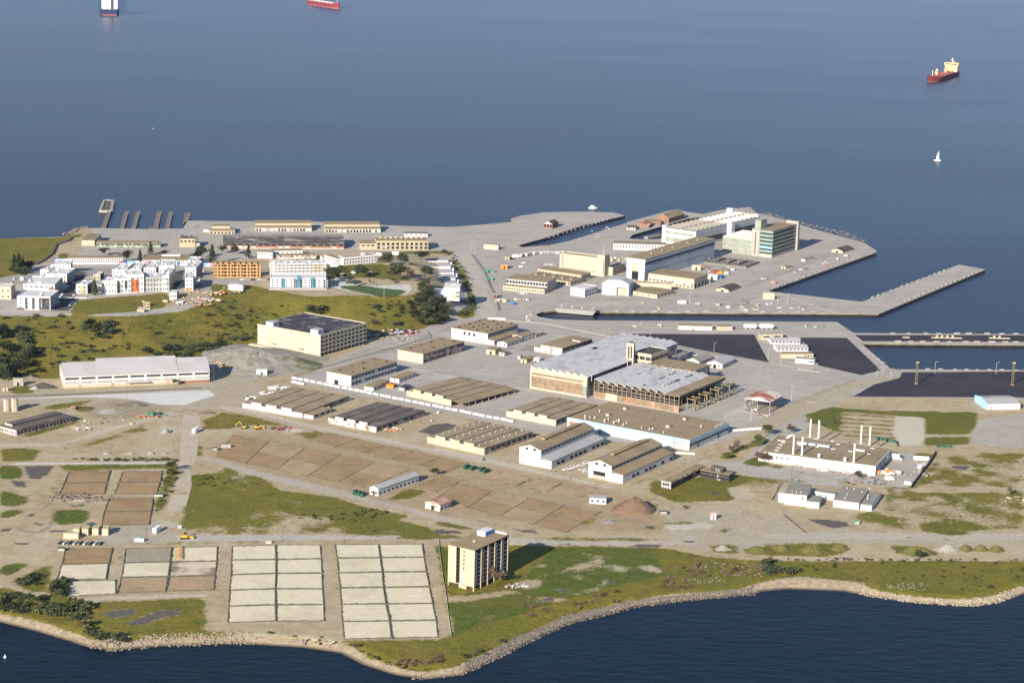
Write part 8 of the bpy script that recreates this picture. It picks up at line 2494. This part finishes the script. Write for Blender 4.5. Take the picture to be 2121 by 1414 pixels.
for (kd, px, s_, lab) in (('con', 'a 1225 503', .95, 'dark conifer between the long barracks and the beige block'), ('con', 'a 1725 580', 1.35, 'tall narrow conifer left of the orange timber frame'), ('bro', 'a 1030 562', 1.1, 'dark spreading tree at the right end of the left barracks'), ('con', 'a 1140 565', .9, 'dark tree at the left end of the right barracks'),
      ('bro', 'a 1330 525', .7, 'dark tree in front of the roof of the right barracks'), ('bro', 'a 850 510', .8, 'lone dark tree on the grey yard behind the left barracks'), ('bro', 'a 1630 530', 1.2, 'large dark tree behind the right end of the right barracks'), ('bro', 'a 1615 560', 1.1, 'dark tree in front of the large tree by the right barracks'),
      ('con', 'a 770 835', 1.0, 'dark conifer in front of the dark recessed court wing'), ('bro', 'b 235 375', .8, 'dark tree beside the rear wing of the timber frame'), ('bro', 'b 330 380', .85, 'dark tree above the roof of the timber frame'), ('con', 'b 450 415', 1.0, 'thin dark tree right of the timber frame'),
      ('bro', 'c 85 480', 1.05, 'large round dark tree at the far end of the townhouse row'), ('bro', 'c 115 625', 1.2, 'largest dark tree in front of the townhouse roofs'), ('bro', 'b 1650 600', 1.5, 'broad dark tree behind the park lawn, right side'), ('bro', 'b 1565 480', 1.2, 'olive dark tree below the yellow brick hall'), ('bro', 'b 1690 480', 1.2, 'dark tree right of the olive one below the yellow brick hall'),
      ('bro', 'b 1345 575', 1.2, 'dark tree left behind the park lawn'), ('rus', 'b 1760 610', 1.8, 'reddish bare tree beside the townhouses'), ('bro', 'b 1140 600', 1.2, 'dark tree in the shade right of the scaffolded flats'), ('bro', 'b 1110 620', .9, 'lower dark tree close to the scaffolded flats'),
      ('oli', 'a 1430 770', .5, 'small tree at the corner of the grassy lot'), ('bro', 'c 270 430', .6, 'dark tree at the top end of the townhouse hedge'), ('rus', 'i 1700 850', .85, 'bare russet tree left end behind the stack factory'), ('rus', 'i 1740 852', .8, 'bare russet tree right end behind the stack factory'),
      ('oli', 'n 190 300', 1.0, 'yellowish bare tree left of the stack factory roof, far one'), ('oli', 'n 90 460', 1.0, 'yellowish bare tree left of the stack factory roof, near one'), ('rus', 'i 1280 990', .9, 'bare russet tree on the small lawn below the blue factory'), ('rus', 'i 1240 1020', .8, 'bare brown tree nearer the road on the small lawn below the blue factory'),
      ('oli', 'i 1190 1065', .6, 'round olive shrub tree at the lawn tip below the blue factory'), ('rus', 'n 95 690', 1.0, 'bare tree against the left end of the white factory front'), ('rus', 'n 150 690', 1.0, 'second bare tree against the left end of the white factory front'), ('rus', 'n 215 690', .9, 'third bare tree against the left end of the white factory front'),
      ('rus', 'm 500 830', 1.35, 'dark bare twiggy tree standing against the tower block'), ('oli', 'f 1435 385', .55, 'yellow green bush in front of the long white shed'), ('bro', 'n 1545 935', .55, 'small dark tree in front of the stack factory'), ('oli', 'm 2040 215', .3, 'small yellow bush by the pole right of the foundations'),
      ('rus', 'l 1065 190', .3, 'brush clump in the meadow below the dirt track'), ('bro', 'p 1255 410', .6, 'dark bush on the crest where track meets the shore road'), ('oli', 'o 1340 450', .5, 'dark bush at the edge of the shore meadow'), ('bro', 'o 1300 470', .45, 'dark bush beside the pale stone scatter'),
      ('bro', 'g 1720 1120', .5, 'dark bush at the far end of the long narrow white shed'), ('oli', 'f 1400 1090', .8, 'olive bush at the corner by the vertical dirt road'), ('oli', 'f 1380 1120', .6, 'second olive bush at the corner by the vertical dirt road')):
 tree(kd, px, s_, lab)
rnd = random.Random(5)
slope = Q('c 20 730 90 690 160 670 215 720 270 810 315 900 310 960 180 1010 60 1000 0 860')
for k in range(62):
 while True:
  q = (rnd.uniform(840, 932), rnd.uniform(560, 680))
  if inside(np.array(slope), np.array([q[0]]), np.array([q[1]]))[0]:
   break
 tree(rnd.choice(('bro', 'bro', 'oli')), hit(q), rnd.uniform(.4, .85), 'dark tree in the wooded slope below the white townhouses', 'trees on the wooded slope')
for k in range(34):
 q = (rnd.uniform(-15, 75), rnd.uniform(690, 800))
 tree(rnd.choice(('bro', 'bro', 'oli')), hit(q), rnd.uniform(.5, 1.1), 'dark tree in the overgrown gully at the left edge', 'trees in the left gully')
for k in range(24):
 f = k / 23
 a = Q('c 350 450 400 520 440 600 470 690 500 790 510 850 450 910 400 925')
 i = min(6, int(f * 7))
 u = f * 7 - i
 q = (a[i][0] * (1 - u) + a[i + 1][0] * u, a[i][1] * (1 - u) + a[i + 1][1] * u)
 tree('oli', hit((q[0] + rnd.uniform(-4, 4), q[1] + rnd.uniform(-2, 2))), rnd.uniform(.28, .5), 'rounded green bush on the hedge bank beside the curving grey road', 'bushes on the hedge bank', 'bush', 'bush')
for k in range(26):
 q = (rnd.uniform(700, 850), rnd.uniform(558, 594))
 tree(rnd.choice(('oli', 'bro', 'rus')), hit(q), rnd.uniform(.3, .6), 'bushy tree on the planted bank behind the park lawn', 'trees behind the park lawn')
BM = [crown_mesh('shrub', M['leafd'], 'round', 150, 4.2, 2.6, 0, .5, 20 + i) for i in range(3)] + [crown_mesh('shrub', M['leafo'], 'round', 150, 4.2, 2.4, 0, .5, 30 + i) for i in range(3)]
BW = [crown_mesh('shrub', M['leafr'], 'round', 90, 3.6, 1.4, 0, .4, 40 + i) for i in range(2)]
STF = []
def shrubs(s, n, lab, grp, lo=.5, hi=1.3, pool=None, seed=1):
 stf = seed in (3, 6, 7, 9, 14, 15, 16, 17, 18, 19, 21, 22, 23, 24, 25, 26, 27, 28, 29, 30)
 r = random.Random(seed)
 pl = np.array(Q(s))
 x0, y0, x1, y1 = pl[:, 0].min(), pl[:, 1].min(), pl[:, 0].max(), pl[:, 1].max()
 k = 0
 while k < n:
  q = (r.uniform(x0, x1), r.uniform(y0, y1))
  if not inside(pl, np.array([q[0]]), np.array([q[1]]))[0]:
   continue
  sc_ = r.uniform(lo, hi) ** 1.3
  k += 1
  if stf:
   STF.append((r.choice(pool or BM), Matrix.Translation(hit(q)) @ Matrix.Rotation(r.uniform(0, 6), 4, 'Z') @ Matrix.Diagonal((sc_ * r.uniform(.8, 1.5), sc_ * r.uniform(.8, 1.3), sc_, 1))))
   continue
  o = bpy.data.objects.new('shrub', r.choice(pool or BM))
  C.objects.link(o)
  o.location, o.rotation_euler, o.scale = hit(q), (0, 0, r.uniform(0, 6)), (sc_ * r.uniform(.8, 1.5), sc_ * r.uniform(.8, 1.3), sc_)
  tag(o, lab, 'shrub', grp)
shrubs('a 0 1010 600 1000 1000 1060 1400 1040 2000 900 2121 1050 1700 1220 900 1150 500 1300 250 1200 100 1150', 70, 'dark shrub dotted over the open green hillside', 'shrubs dotted on the hillside', .5, 1.3, None, 2)
shrubs('a 1150 1270 1350 1240 1700 1230 2060 1130 2100 1170 1700 1300 1400 1350 1250 1330', 60, 'dark shrub in the thick band along the foot of the hill', 'shrub band at the hill foot', .8, 1.6, BM[:3], 3)
shrubs('a 620 1080 750 1050 900 1060 930 1130 850 1200 700 1140', 26, 'dark shrub in the round thicket on the hillside', 'round thicket on the hillside', .9, 1.7, BM[:3], 4)
shrubs('f -20 0 200 -80 320 120 240 300 100 330 -20 340', 70, 'dark overgrown bush in the steep gully at the left edge', 'bushes in the left gully', .8, 1.8, BM[:3] + BM[:4], 5)
shrubs('f 250 60 550 40 1150 60 1180 90 900 130 400 330 280 330', 30, 'olive shrub on the slope behind the long white shed', 'shrubs behind the long white shed', .6, 1.4, None, 6)
shrubs('b 250 720 900 800 930 850 530 1000 200 1010 50 930', 22, 'small dark shrub on the slope left of the cream warehouse', 'shrubs left of the cream warehouse', .4, 1.0, None, 7)
shrubs('b 930 830 1060 820 1090 860 1000 880', 9, 'dark round shrub behind the roof of the cream warehouse', 'shrubs behind the cream warehouse', 1.0, 1.8, BM[:3], 8)
shrubs('b 1400 780 1750 750 2050 880 2000 980 1450 970', 50, 'scrubby bush on the bare slope right of the cream warehouse', 'scrub right of the cream warehouse', .5, 1.4, None, 9)
shrubs('k 0 660 300 710 550 750 700 800 720 1000 700 1040 650 930 500 880 200 860 0 830', 60, 'dark bush in the thicket on the lower left shore', 'lower left shore thicket', .8, 1.7, BM, 10)
shrubs('k 700 1010 1000 1030 1010 1085 750 1050', 16, 'dark bush behind the rocks of the lower left point', 'bushes behind the point rocks', .8, 1.3, BM[:3], 11)
shrubs('k 100 590 280 560 300 620 150 640', 9, 'dark bush in the grass triangle by the left track', 'bushes in the grass triangle', .8, 1.4, BM[:3], 12)
shrubs('k 430 590 560 585 540 700 420 700', 16, 'dark bush left of the lowest pale bed', 'bushes left of the lowest pale bed', .9, 1.5, BM[:3], 13)
shrubs('l 0 1000 800 1000 1000 1110 1400 1250 1700 1250 2121 1000 2121 1120 1700 1310 1300 1330 1000 1220 600 1060 0 1020', 26, 'small dark shrub on the shore grass below the pale beds', 'shrubs on the shore grass', .35, .8, None, 14)
shrubs('m 550 1020 850 960 1100 930 1500 880 1600 930 1200 1030 700 1120', 22, 'grey brown shrub in the lower meadow strip', 'grey shrubs in the meadow strip', .6, 1.2, BW, 15)
shrubs('l 1270 1230 1620 1190 1640 1240 1300 1290', 24, 'grey dead shrub in the patch on the shore bank', 'dead shrubs on the shore bank', .6, 1.1, BW, 16)
shrubs('m 1950 660 2121 640 o 650 430 900 450 1250 450 1300 520 700 560 m 2121 860 1800 860', 46, 'grey brown shrub in the rough strip right of the meadow', 'grey shrubs right of the meadow', .6, 1.2, BW, 17)
shrubs('p 0 440 2121 440 2121 640 1600 660 900 600 300 540 0 540', 46, 'small dark shrub on the long green shore strip at the right', 'shrubs on the right shore strip', .35, .8, None, 18)
shrubs('p 0 405 2121 412 2121 425 0 425', 60, 'low shrub in the line along the shore track', 'shrub line along the shore track', .3, .6, None, 19)
shrubs('p 0 430 80 430 260 510 250 550 80 550 0 520', 14, 'dark dense shrub at the left end of the right shore strip', 'dense shrubs by the beach', .9, 1.5, BM[:3], 20)
shrubs('f 560 985 1440 980 1440 1005 900 1005', 60, 'brown brush clump in the hedge along the white path', 'brush along the white path', .5, .9, BW + BM[3:], 21)
shrubs('f 1550 1110 2100 1180 2000 1250 1600 1200', 34, 'low olive shrub in the meadow right of the vertical road', 'shrubs in the left meadow', .3, .8, BM[3:], 22)
shrubs('l 200 60 850 40 1000 -20 1250 20 1000 110 700 90', 44, 'low olive shrub in the ridge strip of the middle meadow', 'shrubs in the middle meadow', .35, .8, BM[3:], 23)
shrubs('f 1340 1060 1450 1090 1400 1200 1300 1400 1240 1400 1330 1180', 26, 'weedy bush on the verge of the vertical dirt road', 'bushes on the dirt road verge', .4, .9, BM[3:], 24)
shrubs('i 1850 760 1980 740 2121 640 2121 800 2000 800', 12, 'low green bush on the field behind the stack factory', 'bushes behind the stack factory', .4, .8, BM[3:], 25)
shrubs('j 1250 560 2121 560 2121 1120 1300 1150', 40, 'low weed clump on the rough field at the right', 'weed clumps on the right field', .25, .6, BM[3:] + BW, 26)
shrubs('a 0 1010 600 1000 1000 1060 1400 1040 2000 900 2121 1050 1700 1220 900 1150 500 1330 250 1300 100 1250', 330, '', '', .15, .5, None, 27)
shrubs('b 20 800 600 710 1400 690 1450 900 1000 830 500 950 100 1000', 120, '', '', .15, .45, None, 28)
shrubs('m 150 1250 620 900 950 560 1860 540 1900 740 1100 1100 700 1300', 130, '', '', .12, .35, BM[3:] + BW, 29)
shrubs('p 0 430 2121 430 2121 620 1500 700 900 600 0 540', 150, '', '', .12, .35, BM[3:] + BW, 30)
vv, ff, mi_, mats_ = [], [], [], []
for me_, T_ in STF:
 n_ = len(me_.vertices)
 a_ = np.empty(n_ * 3, np.float32)
 me_.vertices.foreach_get('co', a_)
 a_ = np.c_[a_.reshape(-1, 3), np.ones(n_)] @ np.array(T_).T
 o_ = sum(len(x) for x in vv)
 vv.append(a_[:, :3])
 mt_ = me_.materials[0]
 if mt_ not in mats_:
  mats_.append(mt_)
 q_ = np.arange(n_).reshape(-1, 4) + o_
 ff += q_.tolist()
 mi_ += [mats_.index(mt_)] * len(q_)
sm = bpy.data.meshes.new('undergrowth')
sm.from_pydata(np.concatenate(vv).tolist(), [], ff)
for x in mats_:
 sm.materials.append(x)
sm.polygons.foreach_set('material_index', mi_)
so_ = bpy.data.objects.new('undergrowth', sm)
C.objects.link(so_)
kind(so_, 'stuff')
# lone palm near the right edge
p = hit(P1('j 2005 888'))
t = thing('palm_tree', 'lone shaggy palm tree near the right picture edge', 'palm', p)
MB().tube((0, 0, -.4), (0, 0, 5.5), .5, 8, .4).build('trunk', M['bark'], t)
b = MB()
for k in range(36):
 a, e = random.uniform(0, 6.28), random.uniform(-.9, .9)
 d = Vector((math.cos(a) * math.cos(e), math.sin(a) * math.cos(e), math.sin(e)))
 s_ = Vector((-d.y, d.x, 0)).normalized() * .35
 o = Vector((0, 0, 5.5))
 b.face([o, o + d * 1.6 + s_, o + d * 3.2 - Vector((0, 0, .9)), o + d * 1.6 - s_])
b.build('crown', M['leafo'], t)
# ------------------------------------------------------------------ shore rocks
def rocks(name, s, n, width, lo, hi, mt, seed):
 r = random.Random(seed)
 W_ = [un(p, WATER_Z) for p in Q(s)]
 b = MB()
 seg = [(W_[i + 1] - W_[i]).length for i in range(len(W_) - 1)]
 for k in range(n):
  d = r.uniform(0, sum(seg))
  i = 0
  while d > seg[i]:
   d -= seg[i]
   i += 1
  t_ = (W_[i + 1] - W_[i]).normalized()
  nrm = Vector((-t_.y, t_.x, 0))
  if nrm.y < 0:
   nrm = -nrm
  q = r.uniform(-.15, 1) * width
  p = W_[i] + t_ * d + nrm * q
  sz = r.uniform(lo, hi)
  z = WATER_Z + 2.2 * max(0, min(1, q / 10)) + r.uniform(-.2, .3)
  T_ = Matrix.Translation((p.x, p.y, z)) @ Matrix.Rotation(r.uniform(0, 6), 4, 'Z') @ Matrix.Rotation(r.uniform(-.6, .6), 4, 'X') @ Matrix.Diagonal((sz * r.uniform(.6, 1.2), sz * r.uniform(.6, 1.1), sz * r.uniform(.4, .8), 1))
  vs_ = []
  for zz, rr in ((-.8, .7), (.1, 1), (.75, .55)):
   for j in range(5):
    a = j * 1.2566 + zz
    vs_.append(tuple(T_ @ Vector((math.cos(a) * rr * r.uniform(.75, 1.1), math.sin(a) * rr * r.uniform(.75, 1.1), zz))))
  i0 = len(b.v)
  b.v += vs_
  for lv_ in (0, 5):
   for j in range(5):
    b.f.append((i0 + lv_ + j, i0 + lv_ + (j + 1) % 5, i0 + lv_ + 5 + (j + 1) % 5, i0 + lv_ + 5 + j))
    b.mi.append(0)
  b.f.append(tuple(i0 + 10 + j for j in range(5)))
  b.mi.append(0)
 o = b.build(name, mt)
 o['kind'] = 'stuff'
rocks('shore_rocks', 'k 480 900 550 1000 620 1060 720 1110 900 1148 1100 1130 1300 1112 1700 1098 2090 1090', 800, 13, .4, 1.3, M['rock'], 1)
rocks('shore_rocks', 'l 1400 1390 1800 1345 m 560 1405 750 1305 920 1225 1100 1145 o 0 868 250 800 600 755 900 725 1230 695', 1000, 5.5, .25, .75, M['rock'], 2)
rocks('shore_rocks', 'p 780 690 900 712 1200 758 1500 778 1700 788 1900 763 2060 700 2160 670', 900, 6.5, .3, .9, mat('pale rip rap', (.38, .34, .26), (.22, .19, .15), .6, .4, var=.25), 3)
rocks('quay_rocks', 'd 1255 165 1500 235 1900 330 2100 400', 220, 9, .5, 1.2, M['rock'], 4)
rocks('quay_rocks', 'a 560 348 620 328 680 296 740 288', 120, 8, .8, 1.8, M['rock'], 5)
# ------------------------------------------------------------------ air
hb = MB().box(-15000, 15000, -4000, 27000, -12, 460)
hm = bpy.data.materials.new('haze')
hm.use_nodes = True
ht = hm.node_tree
ht.nodes.remove(ht.nodes['Principled BSDF'])
pv_ = nd(ht, 'ShaderNodeVolumePrincipled')
pv_.inputs['Color'].default_value = (.42, .52, 1, 1)
pv_.inputs['Density'].default_value = 1.2e-5
pv_.inputs['Anisotropy'].default_value = .2
ht.links.new(pv_.outputs[0], ht.nodes['Material Output'].inputs['Volume'])
ho = hb.build('haze', hm)
kind(ho, 'stuff')
